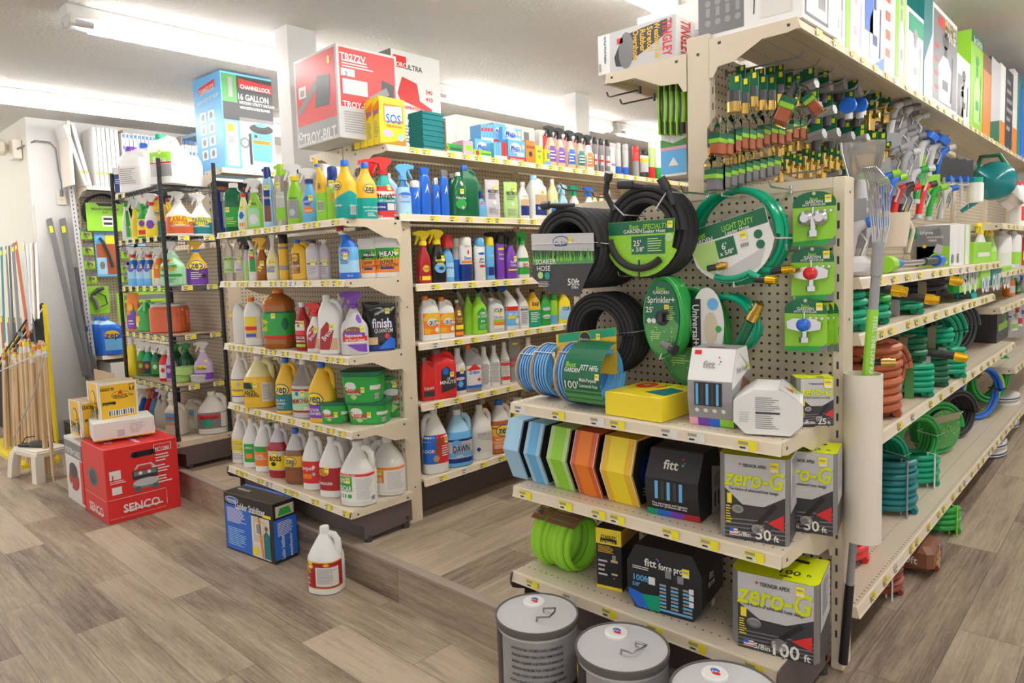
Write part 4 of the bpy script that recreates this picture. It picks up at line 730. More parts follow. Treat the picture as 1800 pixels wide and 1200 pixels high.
bottle('flask', 842, 516, 29, X, Z, 'lime green descaler bottle with white panel'+SR, ops=[('p', [(-.25, .1), (-.25, .56), (.1, .66), (.4, .56), (.4, .1)], 'green', 1), ('t', 'LIME', .1, .52, .15, 'white', 4), ('t', 'A-WAY', .1, .44, .15, 'white', 4), ('d', .0, .32, .06, 'white', 3), ('d', .15, .32, .06, 'white', 3), ('l', -.15, .35, .12, .24, 4, 'lgreen', 3)], **LA)
bottle('rjug', 870, 523, 31, X, Z, 'grey calcium remover jug with white cap'+SR, body='lgrey', head='cap', handle=1, rot=74, ops=[('r', -.25, .4, .1, .72, 'white'), ('t', 'CLR', .05, .64, .2, 'dark', 4), ('d', .15, .56, .12, 'yellow', 2), ('r', -.25, .4, .3, .38, 'lime', 2), ('r', -.25, .4, .2, .3, 'orange', 3), ('t', 'Calcium', .05, .44, .12, 'purple', 4)])
bottle('duck', 898, 503, 27, X, Z, 'white toilet cleaner with blue angled tip and red band'+SR, body='white', head='duck', hm='blue', rot=76, ops=[('r', -.55, .55, .44, .54, 'red'), ('r', -.55, .55, .1, .44, 'lblue'), ('t', 'Works', 0, .36, .24, 'white', 4, .75), ('r', -.4, .2, .26, .32, 'yellow', 3), ('d', .3, .2, .18, 'white', 2)])
bottle('duck', 919, 505, 21, X, Z, 'white bowl cleaner bottle with lilac label'+SR, body='white', head='cap', rot=76, ops=[('r', -.5, .5, .08, .55, 'lilac'), ('t', "MEYER'S", 0, .46, .15, 'dark', 4), ('l', -.3, .3, .12, .4, 6, 'grey')])
bottle('flask', 937, 508, 27, X, Z, 'yellow and green bottle with black cap'+SR, body='gold', zones=[(.45, 'hgreen'), (1, 'gold')], head='cap', hm='black', rot=76, ops=[('d', 0, .64, .3, 'dark', 2, .16), ('d', 0, .64, .27, 'gold', 3, .14), ('t', 'zep', 0, .62, .2, 'dark', 4), ('l', -.35, .35, .12, .4, 6, 'white')])
bottle('flask', 957, 513, 22, X, Z, 'dark green bleach cleaner bottle'+SR, body='green', head='cap', hm='black', rot=76, ops=[('d', 0, .5, .4, 'lav', 2, .12), ('t', 'Lysol', 0, .49, .2, 'white', 4), ('d', 0, .26, .4, 'white', 2, .16), ('t', 'BLEACH', 0, .25, .14, 'green', 4)])
bottle('can', 973, 516, 16, X, Z, 'blue and green aerosol beside the dark green bottle'+SR, body='sky', zones=[(.3, 'lblue'), (1, 'lime')], head='dome', hm='green', rot=76)
bottle('flask', 990, 510, 26, X, Z, 'yellow bath cleaner bottle partly behind the black coil'+SR, body='yellow', head='cap', hm='yellow', rot=76, ops=[('r', -.5, .5, .1, .5, 'sky'), ('t', 'CLR', 0, .44, .2, 'dark', 4)])
for q, x in enumerate((812, 852, 868, 882)): bottle('duck', x, 505, 18, ('x', -2.14), Z, 'white bottle with angled blue tip in the rear row', body='offw', head='duck', hm='dblue', rot=76, group='angled toilet cleaner bottles at the rear')
Z = .7365; SR = ' on the fifth shelf of the cleaner aisle'
dr_ = dict(hm='mgrey', head='cap', handle=1, rot=72)
bottle('rjug', 752, 628, 24, X, Z, 'orange-red drain opener bottle half hidden by the upright post', body='red', ops=[('t', 'Liquid', 0, .3, .2, 'white', 4), ('r', -.4, .4, .1, .22, 'dark')], **dr_)
bottle('rjug', 777, 612, 47, X, Z, 'large glossy red drain opener jug with dark grey cap'+SR, body='red', ops=[('p', [(-.15, .58), (.1, .66), (.3, .5), (.45, .2), (-.15, .12)], 'dark', 1), ('d', .03, .55, .12, 'blue', 2, .12), ('t', '10', .12, .4, .1, 'white', 4), ('t', 'MINUTE', .1, .33, .12, 'white', 4), ('s', .25, .48)], **dr_)
bottle('quart', 806, 611, 27, X, Z, 'white quart bottle with blue swirl label'+SR, body='white', head='cap', rot=74, ops=[('r', -.6, .6, .08, .5, 'dblue'), ('d', 0, .34, .35, 'lgrey', 2, .1), ('d', 0, .22, .2, 'lblue', 2), ('s', .1, .5)])
bottle('rjug', 830, 605, 31, X, Z, 'grey drain cleaner jug with orange cap and red blue label'+SR, body='grey', head='cap', hm='orange', handle=1, rot=74, ops=[('r', -.45, .45, .08, .56, 'white'), ('p', [(-.45, .46), (0, .6), (.45, .46)], 'red', 2), ('t', 'Drano', 0, .42, .2, 'blue', 4, .6), ('d', .25, .25, .1, 'red', 3), ('r', -.45, .45, .08, .14, 'blue', 2)])
for q, (x, tp, ww, de) in enumerate(((852, 609, 22, 'nearest'), (870, 607, 20, 'middle'), (888, 601, 18, 'farthest'))):
    bottle('quart', x, tp, ww, X, Z, 'plain white quart bottle with fine print, %s of three in a row' % de+SR, body='white', head='cap', rot=76, ops=[('l', -.4, .4, .1, .6, 14, 'grey')]+([('r', -.5, .5, .45, .52, 'red', 4), ('r', -.5, .5, .1, .18, 'red', 4)] if q == 2 else []))
pouch(906, 593, 25, X, Z, 'silver plastic bag of drain grit with yellow round label'+SR, 'grey/g', [('d', 0, .86, .3, 'yellow', 3, .08), ('t', 'HAIR', 0, .5, .25, 'red', 4), ('t', 'GREASE', 0, .38, .22, 'red', 4)], rot=78, th=.25)
bottle('quart', 930, 592, 25, X, Z, 'tall white quart bottle with red panel'+SR, body='white', head='cap', rot=78, ops=[('r', -.1, .5, .46, .56, 'red'), ('l', -.4, .4, .12, .42, 9, 'lgrey')])
bottle('rjug', 950, 612, 20, X, Z, 'small yellow and white drain care box bottle'+SR, body='yellow', head='cap', rot=78, ops=[('r', -.4, .4, .3, .6, 'white'), ('t', 'POWER', 0, .45, .14, 'dark', 4)])
bottle('rjug', 966, 606, 20, X, Z, 'small white bottle with yellow label near the blue hose rolls', body='white', head='cap', rot=78, ops=[('r', -.4, .4, .2, .6, 'yellow')])
for q, x in enumerate((786, 816, 848, 864)): bottle('quart', x, 606, 20, ('x', -2.14), Z, 'grey-white bottle in the rear row'+SR, body='lgrey', head='cap', rot=76, group='rear row bottles on the fifth cleaner aisle shelf')
Z = .3665; SR = ' on the lowest shelf of the cleaner aisle'
bottle('jug', 766, 716, 44, X, Z, 'big white handled jug with blue and red floor cleaner label'+SR, body='white', head='cap', handle=-1, rot=70, ops=[('r', -.62, -.05, .16, .60, 'blue'), ('r', -.05, .55, .16, .60, 'red'), ('t', 'FLOOR', -.4, .36, .12, 'white', 4), ('d', .0, .48, .13, 'brown', 3), ('d', -.03, .36, .13, 'brown', 3), ('d', -.08, .24, .13, 'khaki', 3), ('l', .15, .5, .26, .44, 5, 'white', 3), ('s', .35, .5)])
bottle('jug', 806, 719, 48, X, Z, 'blue dish detergent gallon with white cap'+SR, body='blue/g', zones=[(.62, 'lblue/g'), (.74, 'sky/g'), (1, 'sky/g')], head='cap', handle=1, rot=72, ops=[('r', -.7, .7, .12, .50, 'lgrey'), ('r', -.7, .7, .46, .50, 'dblue', 2), ('r', -.7, .7, .18, .26, 'lblue', 2), ('r', -.7, .7, .08, .16, 'dblue', 2), ('t', 'DAWN', -.02, .33, .24, 'dblue', 4, .62), ('p', [(-.2+.2*math.cos(a), .40+.09*math.sin(a)) for a in [i*PI/8 for i in range(9)]], 'lblue', 3), ('t', '100%', -.1, .20, .09, 'white', 4)])
bottle('jug', 845, 711, 41, X, Z, 'white gallon jug with bathroom picture label'+SR, body='white', head='cap', handle=1, rot=74, ops=[('r', -.6, .65, .12, .52, 'offw'), ('p', [(-.3, .4), (.6, .3), (.6, .46), (-.3, .48)], 'lgrey', 2), ('t', 'KWIK KLEEN', .15, .48, .1, 'grey', 4), ('d', -.25, .2, .09, 'dblue', 3)])
bottle('jug', 879, 702, 43, X, Z, 'red-orange degreaser gallon with blue cap and yellow oval'+SR, body='rust/g', zones=[(.62, 'rust/g'), (1, 'offw/g')], head='cap', hm='blue', handle=1, rot=74, ops=[('r', -.7, .7, .1, .34, 'orange'), ('r', -.7, .7, .34, .54, 'gold', 1)]+zep(.44, 0, .95)+[('t', 'HEAVY-DUTY', 0, .28, .08, 'white', 4), ('t', 'CITRUS DEGREASER', 0, .22, .09, 'white', 4), ('l', -.4, .4, .1, .18, 3, 'white')])
bottle('rjug', 918, 697, 46, X, Z, 'fluorescent yellow gallon jug with red lettering beside the hose endcap', body='yellow/g', zones=[(.7, 'yellow/g'), (1, 'lgreen/g')], head='cap', rot=76, ops=[('t', 'SUPER', .35, .5, .16, 'red', 4), ('p', [(.0, .42), (.1, .5), (.0, .58), (-.1, .5)], 'orange', 3), ('l', -.3, .3, .26, .38, 3, 'dark'), ('l', -.3, .2, .1, .14, 1, 'dark')])
for q, x in enumerate((800, 850, 893, 905)): bottle('jug', x, 702, 34, ('x', -2.15), Z, ('dull white', 'orange', 'olive yellow', 'dark yellow')[q]+' jug in the rear row'+SR, body=('offw', 'amber/g', 'khaki/g', 'gold')[q], head='cap', handle=1, rot=74)
# ================= hose endcap: hanging goods =================
GC = 'dgreen'
def hook(P, L=.22, label='', group='chrome peg hooks on the hose endcap', d=(0, -1, 0), m='silver/met'):
    d = Vector(d); t = thing('peg_hook', label or 'bare chrome peg hook in the hose endcap pegboard', 'hook', P, 0, group)
    mb = MB(); mb.tube([Vector((0, 0, 0)), d*L*.9, d*L*.96+Vector((0, 0, .004)), d*L+Vector((0, 0, .018))], .0032, m, 6); mb.build('hook_wire', t)
    mb = MB(); mb.cyl(Vector((0, 0, -.012)), Vector((0, 0, .012)), .005, m, seg=8); mb.build('hook_base', t)
    return t
def card_mesh(root, pts, m, y0, ops, w, h, name='label_card', t=.0012, ox=0, oz=0, bend=0):
    """flat card outline in local xz at depth y0 (units: metres), printed face towards -y"""
    mb = MB(); mb.ext(pts, t, m, 'y', y0); S = flat((ox, y0-t/2, oz), (1, 0, 0), (0, 0, 1)); dec(mb, S, ops, w, h); return mb.build(name, root, smooth=False)
def arcpts(cx, cz, r, a0, a1, n=14, rz_=None): return [(cx+r*math.cos(RAD(a0+(a1-a0)*i/n)), cz+(rz_ or r)*math.sin(RAD(a0+(a1-a0)*i/n))) for i in range(n+1)]
def bg(u, v, k, c1='lime', c2='white'): return [('t', 'Best', u-.03, v+.055*k, .05*k, c1, 5), ('t', 'GARDEN.', u, v, .042*k, c2, 5)]
# black soaker hose, thick coil
def at_(px, py, y): return at(px, py, y=y)
hk = at(1068, 355, y=.012)
C1 = at(992, 437, y=-.27); R1 = .128
def cardO(root, H):
    r = R1+.012; pts = [(-r*.98, .055)]+[(r*.88, .045)]+[(r*.88, -.04), (r*.62, -r*.75)]+[(.42*r, -r*1.12), (-.5*r, -r*1.0), (-r*.98, -r*.66)]
    m = MB(); m.ext(pts, .0015, 'dark', 'y', -.004); S = flat((0, -.0048, 0), (1, 0, 0), (0, 0, 1))
    S.poly(m, [(-r*.98, .055), (-r*.98, .0), (r*.88, -.012), (r*.88, .045)], 'lgrey', 1)
    g = random.Random(4)
    for i in range(70):
        u = -r*.95+i*r*1.8/70; hh = g.uniform(.02, .05); S.poly(m, [(u, -.04), (u+.004, -.04), (u+g.uniform(-.004, .006), -.02+hh*.6)], g.choice(['lime', 'green', 'sprite']), 2)
    S.rect(m, -r*.96, r*.86, -.05, -.03, 'sprite', 1)
    S.disc(m, -.01, .025, .034, 'dblue', 3, .017); S.disc(m, -.01, .025, .031, 'lgrey', 4, .014); S.text(m, 'Orbit', -.01, .017, .016, 'dblue', 5)
    S.text(m, 'SOAKER', -.075, -.040, .017, 'white', 5); S.text(m, 'HOSE', -.085, -.062, .017, 'white', 5)
    S.text(m, '50ft', .04, -.108, .022, 'white', 5); S.text(m, '5/8in', .045, -.125, .010, 'white', 5)
    S.disc(m, -.10, -.085, .012, 'lgreen', 4); S.disc(m, -.07, -.087, .012, 'teal', 4); S.sticker(m, .03, .025, .008, 6); S.lines(m, -.11, -.05, -.125, -.105, 4, 'lgrey', 4)
    m.build('label_card', root, smooth=False)
    t = MB(); t.tube([(-R1*.95, -.006, .02), (R1*1.02, -.006, .015), (R1*1.12, .04, .01), (R1*1.12, H, 0)], .003, 'white', 6, sq=.4); t.build('cable_tie', root)
    e = MB(); e.tube([(-.02, .02, R1), (-.035, .01, R1*1.1), (-.05, .0, R1*1.13)], .009, 'rubber', 10); e.cyl((.03, .02, R1+.01), (-.05, -.01, R1+.016), .008, 'rubber'); e.cyl((-.05, -.01, R1+.016), (-.075, -.018, R1+.016), .014, 'dark'); e.build('coupling', root)
hose(C1, 'thick black soaker hose coil with meadow picture card, upper left of the endcap', R1, .0085, 14, 'y', 'rubber/m', card=cardO, ties=(), jit=.012, pitch=.0185, layers=3, cat='soaker hose', name='soaker_hose')
C2 = at(1128, 408, y=-.20); R2 = .135
def cardS(root, H):
    r = R2; m = MB(); pts = [(-.118, .035), (.118, .035), (.118, -.0), (.108, -.05)]+arcpts(0, -.0, r*1.02, -25, -155, 12)+[(-.118, 0)]
    m.ext(pts, .0015, 'lime', 'y', -.006); S = flat((0, -.0068, 0), (1, 0, 0), (0, 0, 1))
    S.rect(m, -.117, .117, -.006, .034, 'dgreen', 1); S.text(m, 'Best', -.022, .018, .014, 'lime', 4); S.text(m, 'GARDEN', -.028, .004, .012, 'white', 4); S.text(m, 'SPECIALTY', .053, .016, .015, 'lime', 4, w=.088, sh=.2); S.text(m, 'Soaker Hose', .048, .002, .011, 'white', 4, w=.078)
    S.rect(m, -.033, .085, -.068, -.012, 'dgreen', 2); S.text(m, "25'", -.012, -.033, .018, 'white', 4); S.text(m, 'x 3/8"', -.010, -.052, .014, 'white', 4); S.lines(m, .025, .075, -.062, -.018, 6, 'lgreen', 4)
    S.disc(m, .1, -.02, .012, 'white', 3); S.disc(m, .1, -.02, .010, 'lgreen', 4); S.sticker(m, .104, .018, .009, 6)
    g = random.Random(2)
    for i in range(40): 
        a = g.uniform(-150, -30); q = g.uniform(.05, .128); S.disc(m, q*math.cos(RAD(a)), q*math.sin(RAD(a)), g.uniform(.001, .0032), 'lgreen', 2, n=8)
    m.build('label_card', root, smooth=False)
    e = MB(); e.tube(arcpts3(0, 0, R2*.82, 190, 310, -.016), .011, 'rubber/m', 10)
    e.tube([(0, -.018, -.085), (.0, -.02, -.14)], .003, 'dark', 6)
    e.build('inner_hose_end', root)
    e = MB(); e.tube([(-.10, .0, R2*.55), (-.125, -.01, R2*.95), (-.11, -.02, R2*1.25)], .009, 'rubber', 10); e.cyl((-.11, -.02, R2*1.25), (-.10, -.024, R2*1.42), .014, 'dark'); e.build('coupling', root); e = MB()
    e.tube([(.0, .01, R2*1.02), (-.04, .0, R2*1.1), (-.07, -.01, R2*1.12)], .009, 'rubber', 10); e.cyl((-.03, .0, R2*1.1), (-.075, -.012, R2*1.13), .014, 'dark'); e.build('coupling', root); e = MB()
    e.tube([(.115, -.005, R2*.55), (.10, -.012, R2*.9), (.085, -.02, R2*1.08)], .009, 'rubber', 10); e.cyl((.1, -.012, R2*.9), (.083, -.024, R2*1.15), .014, 'dark'); e.build('coupling', root)
def arcpts3(cx, cz, r, a0, a1, y, n=16): return [(p[0], y, p[1]) for p in arcpts(cx, cz, r, a0, a1, n)]
hose(C2, 'black soaker hose coil with green 25 foot specialty card', R2, .0095, 5, 'y', 'rubber/m', card=cardS, ties=(.9, 2.4), tiem='lgrey', jit=.02, pitch=.019, layers=3, cat='soaker hose', name='soaker_hose')
C3 = at(1283, 415, y=-.10); R3 = .137
def cardL(root, H):
    m = MB(); a = RAD(14); c, s = math.cos(a), math.sin(a)
    def rot(p): return (p[0]*c-p[1]*s, p[0]*s+p[1]*c)
    pts = [rot(p) for p in [(-.135, .05), (.125, .05), (.125, .0)]]+arcpts(0, 0, R3*1.0, -5, -140, 12)
    m.ext(pts, .0015, 'white', 'y', -.008); S = Surf(lambda u, v, f: Vector((u*c-v*s, -.0088-f, u*s+v*c)))
    S.rect(m, -.133, .124, .004, .049, 'dgreen', 1); S.text(m, 'Best', -.09, .026, .017, 'lime', 4); S.text(m, 'GARDEN', -.085, .008, .014, 'white', 4, w=.07); S.text(m, 'LIGHT DUTY', .035, .026, .017, 'lime', 4, w=.10); S.text(m, 'Leader Hose', .03, .010, .011, 'white', 4, w=.075)
    S.poly(m, [(-.13, .0), (-.02, .0), (-.07, -.10), (-.11, -.07)], 'lgreen', 1); S.rect(m, -.045, .015, -.058, -.002, 'dgreen', 2); S.text(m, "6'", -.02, -.024, .02, 'white', 4); S.text(m, 'x 5/8"', -.016, -.044, .014, 'white', 4)
    S.disc(m, .088, -.02, .013, 'dgreen', 3); S.disc(m, .088, -.05, .013, 'dgreen', 3); S.sticker(m, .045, -.012, .010, 6); S.bars(m, .03, .055, -.045, -.032, L=4)
    S.poly(m, [(-.06, -.10), (.10, -.06), (.07, -.11), (.0, -.128)], 'lgrey', 2)
    m.build('label_card', root, smooth=False)
    e = MB(); e.tube(arcpts3(0, 0, R3*.92, 250, 300, -.01)+[(.10, -.02, -.125)], .0095, 'hgreen', 10); ferrule(e, (.10, -.02, -.128), (1, -.1, -.05), .009)
    e.tube(arcpts3(0, 0, R3*.98, 260, 310, .02)+[(.13, .02, -.105)], .0095, 'hgreen', 10); ferrule(e, (.13, .02, -.105), (1, 0, .1), .009)
    ferrule(e, (-.05, -.016, -.092), (1, 0, .15), .0085, 'brass/met', 'dark'); e.build('coupling', root)
hose(C3, 'bright green leader hose coil with light duty card, right of the black coils', R3, .0095, 3, 'y', 'hgreen/g', card=cardL, ties=(1.75, 3.4, 4.8, 6.2), tiem='offw', jit=.01, pitch=.03, cat='garden hose')
C4 = at(1050, 588, y=-.15); R4 = .135
def cardM(root, H):
    m = MB(); m.ext([(-.135, .0), (.115, .035), (.115, -.12), (-.135, -.12)], .0015, 'gold', 'y', -.055); S = flat((0, -.0558, 0), (1, 0, 0), (0, 0, 1))
    S.poly(m, [(-.124, -.0), (.114, .034), (.114, .006), (-.124, -.028)], 'hgreen', 1); S.disc(m, -.01, -.008, .024, 'gold', 2); S.disc(m, -.01, -.008, .022, 'black', 3); S.text(m, 'Miracle-Gro', -.01, -.010, .008, 'white', 4, w=.038); S.text(m, 'Smart Soaker', .0, -.055, .02, 'dgreen', 4, w=.16); S.sticker(m, .045, .0, .009, 6)
    m.build('label_card', root, smooth=False)
hose(C4, 'matte black soaker hose coil with yellow and green card, lower left of the endcap', R4, .0075, 7, 'y', 'rubber/m', card=cardM, ties=(.1,), tiem='lgrey', jit=.01, pitch=.0155, layers=4, cat='soaker hose', name='soaker_hose')
def sprink(Pc, w, h, lab, end, nm_='sprinkler_hose'):
    root = thing(nm_, lab, 'sprinkler hose', Pc, 0, 'flat oval sprinkler hoses')
    E_ = lambda k, y: [(w*k*math.cos(i*PI/20), y, h*k*math.sin(i*PI/20)) for i in range(40)]
    m = MB()
    for q in range(7): m.tube(E_(.97+.012*(q % 2), .004+q*.0105), .0062, 'green/g', 8, closed=True); 
    for q in range(3): m.tube(E_(1.01, .01+q*.022), .0016, 'white', 5, closed=True)
    m.build('hose_coil', root)
    m = MB(); pts = [(p[0], p[2]) for p in E_(.93, 0)]; m.ext(pts, .0015, 'dgreen', 'y', -.004); S = flat((0, -.0048, 0), (1, 0, 0), (0, 0, 1))
    lowp = [(w*.92*math.cos(RAD(a)), h*.92*math.sin(RAD(a))) for a in range(-170, -9, 10)]; S.poly(m, lowp+[(w*.5, h*.05), (-w*.4, -h*.1)], 'sprite', 1)
    S.text(m, 'Best', 0, h*.72, .012, 'lime', 4); S.text(m, 'GARDEN', 0, h*.63, .010, 'white', 4); S.text(m, 'Sprinkler+', 0, h*.45, .02, 'white', 4, w=w*1.45); S.text(m, "25'", -w*.62, h*.2, .018, 'white', 4)
    S.disc(m, w*.05, 0, w*.38, 'black', 3, h*.2); S.lines(m, w*.3, w*.75, -h*.05, h*.3, 8, 'lgreen', 4); S.lines(m, -w*.55, w*.1, -h*.55, -h*.35, 4, 'lgreen', 4); S.sticker(m, w*.3, h*.25, .008, 6); S.disc(m, -w*.65, -h*.08, .008, 'white', 4); S.disc(m, -w*.4, -h*.08, .008, 'white', 4)
    g = random.Random(5)
    for i in range(30): S.disc(m, g.uniform(-w*.6, w*.6), g.uniform(-h*.75, -h*.2), g.uniform(.001, .003), 'lgreen', 3, n=7)
    m.build('label_card', root, smooth=False)
    m = MB(); m.tube([(w*.4, -.008, h*.15), (w*.05, -.012, h*.14), (w*.02, -.014, -h*.1)], .009, 'dark', 8)
    if end: m.tube([(w*.2, -.02, -h*.62), (w*.75, -.03, -h*.72)], [.011, .014], 'mgrey', 12); m.cyl((w*.75, -.03, -h*.72), (w*.95, -.034, -h*.76), .018, 'dark', seg=14)
    m.tube([(0, -.006, -h*.9), (0, -.02, -h*1.02), (0, .08, -h*1.02)], .0025, 'white', 5); m.build('coupling', root)
sprink(at(1212, 593, y=-.07), .108, .158, 'large oval sprinkler hose reel behind the smaller one', False)
sprink(at(1164, 558, y=-.17), .066, .125, 'smaller oval sprinkler hose reel hanging in front', True)
C6 = at(1270, 572, y=-.11)
def cardU(root, H):
    m = MB(); pts = [(p[0]-.045, p[1]) for p in [(.055*math.cos(i*PI/16), .115*math.sin(i*PI/16)) for i in range(32)]]; m.ext(pts, .0015, 'white', 'y', -.01); S = flat((-.045, -.0108, 0), (1, 0, 0), (0, 0, 1))
    S.rect(m, -.052, -.02, -.08, .08, 'black', 2); S.text(m, 'Universal+', -.036, .0, .022, 'white', 4, rot=-90, w=.125); S.disc(m, .012, -.01, .022, 'tan2', 3, .05); S.text(m, '10', .01, -.085, .02, 'dark', 4); S.disc(m, .02, .065, .018, 'lblue', 3); S.sticker(m, -.036, -.075, .008, 6); S.disc(m, .038, -.01, .01, 'green', 4)
    m.build('label_card', root, smooth=False)
    e = MB(); e.tube([(.03, -.015, -.10), (.075, -.03, -.03), (.105, -.04, .02)], .014, 'dgreen', 12)
    for q in range(7): t_ = q/7; e.tube([(.055+.05*t_+.015*math.cos(a*PI/4), -.025-.015*t_+.0*a, -.065+.085*t_+.010*math.sin(a*PI/4)) for a in range(8)], .003, 'black', 5, closed=True)
    e.cyl((.108, -.041, .025), (.122, -.045, .048), .018, 'brass/met', seg=12); e.cyl((.122, -.045, .048), (.136, -.049, .072), .014, 'brass/met', seg=12); e.build('coupling', root)
hose(C6, 'green universal hose coil with white oval card and brass coupling', .085, .0095, 3, 'y', 'hgreen/g', card=cardU, ties=(4.3,), tiem='black', jit=.02, pitch=.022, layers=1)
# sprinkler cards
def sprcard(px, py, c, lab, y=-.035, P=None, two=False, gp=None):
    Pc = P or at(px, py, y=y); w, h = .118, .155; root = thing('spot_sprinkler', lab, 'sprinkler', Pc, 0, gp)
    m = MB(); pts = [(-w/2, -h/2), (w/2, -h/2), (w/2, h*.28)]+arcpts(0, h*.28, w/2, 0, 180, 12, h*.20)+[(-w/2, h*.28)]
    m.ext(pts, .0012, 'lime', 'y', 0); S = flat((0, -.0006, 0), (1, 0, 0), (0, 0, 1)); S.poly(m, [(-w/2, h*.2), (w/2, h*.2), (w/2, h*.28)]+arcpts(0, h*.28, w/2, 0, 180, 12, h*.20)+[(-w/2, h*.28)], 'dgreen', 1)
    S.text(m, 'Best', 0, h*.345, .009, 'lime', 4); S.text(m, 'GARDEN', 0, h*.29, .0085, 'white', 4); S.text(m, 'SPOT SPRINKLER', 0, h*.235, .006, 'white', 4); S.disc(m, 0, h*.44, .005, 'tan2', 3); S.sticker(m, w*.33, h*.33, .009, 6)
    for q in range(3): S.disc(m, w*.12+q*.016, h*.12, .0055, 'dgreen', 3); S.disc(m, w*.12+q*.016, h*.12, .0045, 'white', 4)
    S.poly(m, [(-w/2, -h/2), (w/2, -h/2), (w/2, -h*.38), (-w/2, -h*.42)], 'green', 1); S.poly(m, [(w*.25, -h/2), (w/2, -h/2), (w/2, -h*.33)], 'mgrey', 2)
    m.build('backing_card', root, smooth=False)
    m = MB()
    if two:
        for sx in (-.02, .02): m.lathe([(0, .021), (.012, .021), (.016, .012), (.02, .012), (.02, .004)], 'silver/met', 20, c=(sx, 0))
        m.v = [(x, -z-.002, y) for x, y, z in m.v]
        m.box(-.035, .035, -.014, -.004, -.006, .006, 'silver/met'); m.cyl((0, -.01, .0), (0, -.01, -.035), .009, 'silver/met'); m.cyl((0, -.01, -.035), (0, -.01, -.052), .014, 'silver/met'); m.cyl((0, -.01, .01), (0, -.01, .03), .004, 'silver/met')
    else:
        m.ext([(-.048, .008), (-.046, -.012), (-.015, -.018), (.015, -.018), (.046, -.012), (.048, .008), (.03, .018), (-.03, .018)], .014, 'silver/met', 'y', -.009)
        m.cyl((0, -.01, -.018), (0, -.01, -.036), .008, 'silver/met'); m.cyl((0, -.01, -.036), (0, -.01, -.05), .014, 'silver/met'); m.cyl((0, -.01, .018), (0, -.01, .036), .003, 'silver/met')
    m.build('chrome_body', root)
    if not two: m = MB(); m.lathe([(.0, .018), (.008, .018), (.014, .012), (.016, .004)], c, 20); m.v = [(x, -z-.016, y) for x, y, z in m.v]; m.build('colored_dome', root)
    return root
hook(at(1391, 333, y=.012), .16, 'chrome peg hook above the sprinkler cards'); sprcard(1431, 383, '', 'carded chrome twin spot sprinkler, topmost of the sprinkler cards', two=True)
hook(at(1405, 440, y=.012), .1, 'chrome peg hook holding the red domed sprinkler card'); sprcard(1428, 480, 'red/g', 'carded spot sprinkler with red dome, middle of the column')
for q in range(3, 0, -1): sprcard(0, 0, 'blue/g', 'carded spot sprinkler queued behind the blue domed one', P=at(1418, 570, y=-.035)+Vector((.008*q, -.0+.018*q, 0)) , gp='sprinkler cards behind the blue domed one')
sprcard(1416, 570, 'blue/g', 'carded spot sprinkler with blue dome, lowest and foremost', y=-.05)
for px, py, L in ((1245, 342, .17), (1098, 350, .19), (1136, 483, .17), (1410, 528, .06), (1072, 340, .28)): hook(at(px, py, y=.012), L, 'chrome peg hook holding hoses on the hose endcap')
# ================= hose endcap: shelf A =================
ZA = .926
def roll(px, y, R, n, lab, card=True):
    P = spot(px, ZA+R+.004, y=y); root = thing('hose_roll', lab, 'hose roll', P, 0, 'blue striped hose rolls')
    m = MB(); m.tube(coil_pts(R-.006, .0115, n, 0, 44, .006, 'x'), .0075, 'lblue/m', 8); m.build('hose_coil', root)
    m = MB(); m.tube(coil_pts(R+.0015, .0115, n, 0, 44, .006, 'x'), .0016, 'dblue', 5); m.tube([p for p in coil_pts(R-.001, .0115, n, .005, 44, .006, 'x')], .0016, 'sky', 5); m.build('hose_stripe', root)
    m = MB(); 
    for a in (.3, 1.1): m.tube([(0-.01, R*1.03*math.cos(a+1.2)*1, R*1.03*math.sin(a+1.2)), (n*.0115+.012, R*1.03*math.cos(a+1.2), R*1.03*math.sin(a+1.2))], .004, 'offw', 6, sq=.4)
    m.build('cable_tie', root)
    m = MB(); m.tube([(-.008, R*math.cos(a*PI/16), R*math.sin(a*PI/16)) for a in range(32)], .0045, 'cardboard', 6, closed=True); m.build('cardboard_ring', root)
    if card:
        m = MB(); L = n*.0115
        S = Surf(lambda u, v, f: Vector((L+.001+u, -(R+.012+f)*math.cos(v/(R+.012)), (R+.012+f)*math.sin(v/(R+.012)))), True)
        S.rect(m, -.045, .10, -R*.9, R*1.75, 'dgreen', 0); S.rect(m, -.045, .10, -R*.9, -R*.35, 'sprite', 1)
        S.text(m, 'Best', -.015, .045, .016, 'lime', 4); S.text(m, 'GARDEN', -.008, .028, .013, 'white', 4, w=.06); S.text(m, 'FITT HiFlo', .058, .038, .017, 'white', 4, w=.07, sh=.2); S.text(m, "100'", -.01, -.018, .026, 'white', 4, w=.055); S.text(m, 'Multi-Purpose', .055, .0, .011, 'white', 4, w=.065); S.text(m, 'Commercial Hose', .055, -.018, .011, 'white', 4, w=.07); S.sticker(m, .09, .012, .008, 6)
        m.build('label_sleeve', root, smooth=False)
        m = MB(); m.tube(coil_pts(R-.010, .0115, 5, L, 44, .006, 'x'), .0075, 'lblue/m', 8); m.tube(coil_pts(R-.024, .0115, 5, L, 44, .006, 'x'), .0075, 'lblue/m', 8); m.build('hose_coil', root)
roll(936, -.16, .080, 4, 'blue striped hose roll, leftmost and smallest visible of three', False)
roll(965, -.19, .090, 5, 'blue striped hose roll in the middle of three', False)
roll(1010, -.235, .098, 7, 'blue striped hose roll with dark green 100 foot sleeve')
def boxat(pxc, y, z, w, d, h, rz, lab, **k): return carton(lab, spot(pxc, z, y=y), w, d, h, rz, **k)
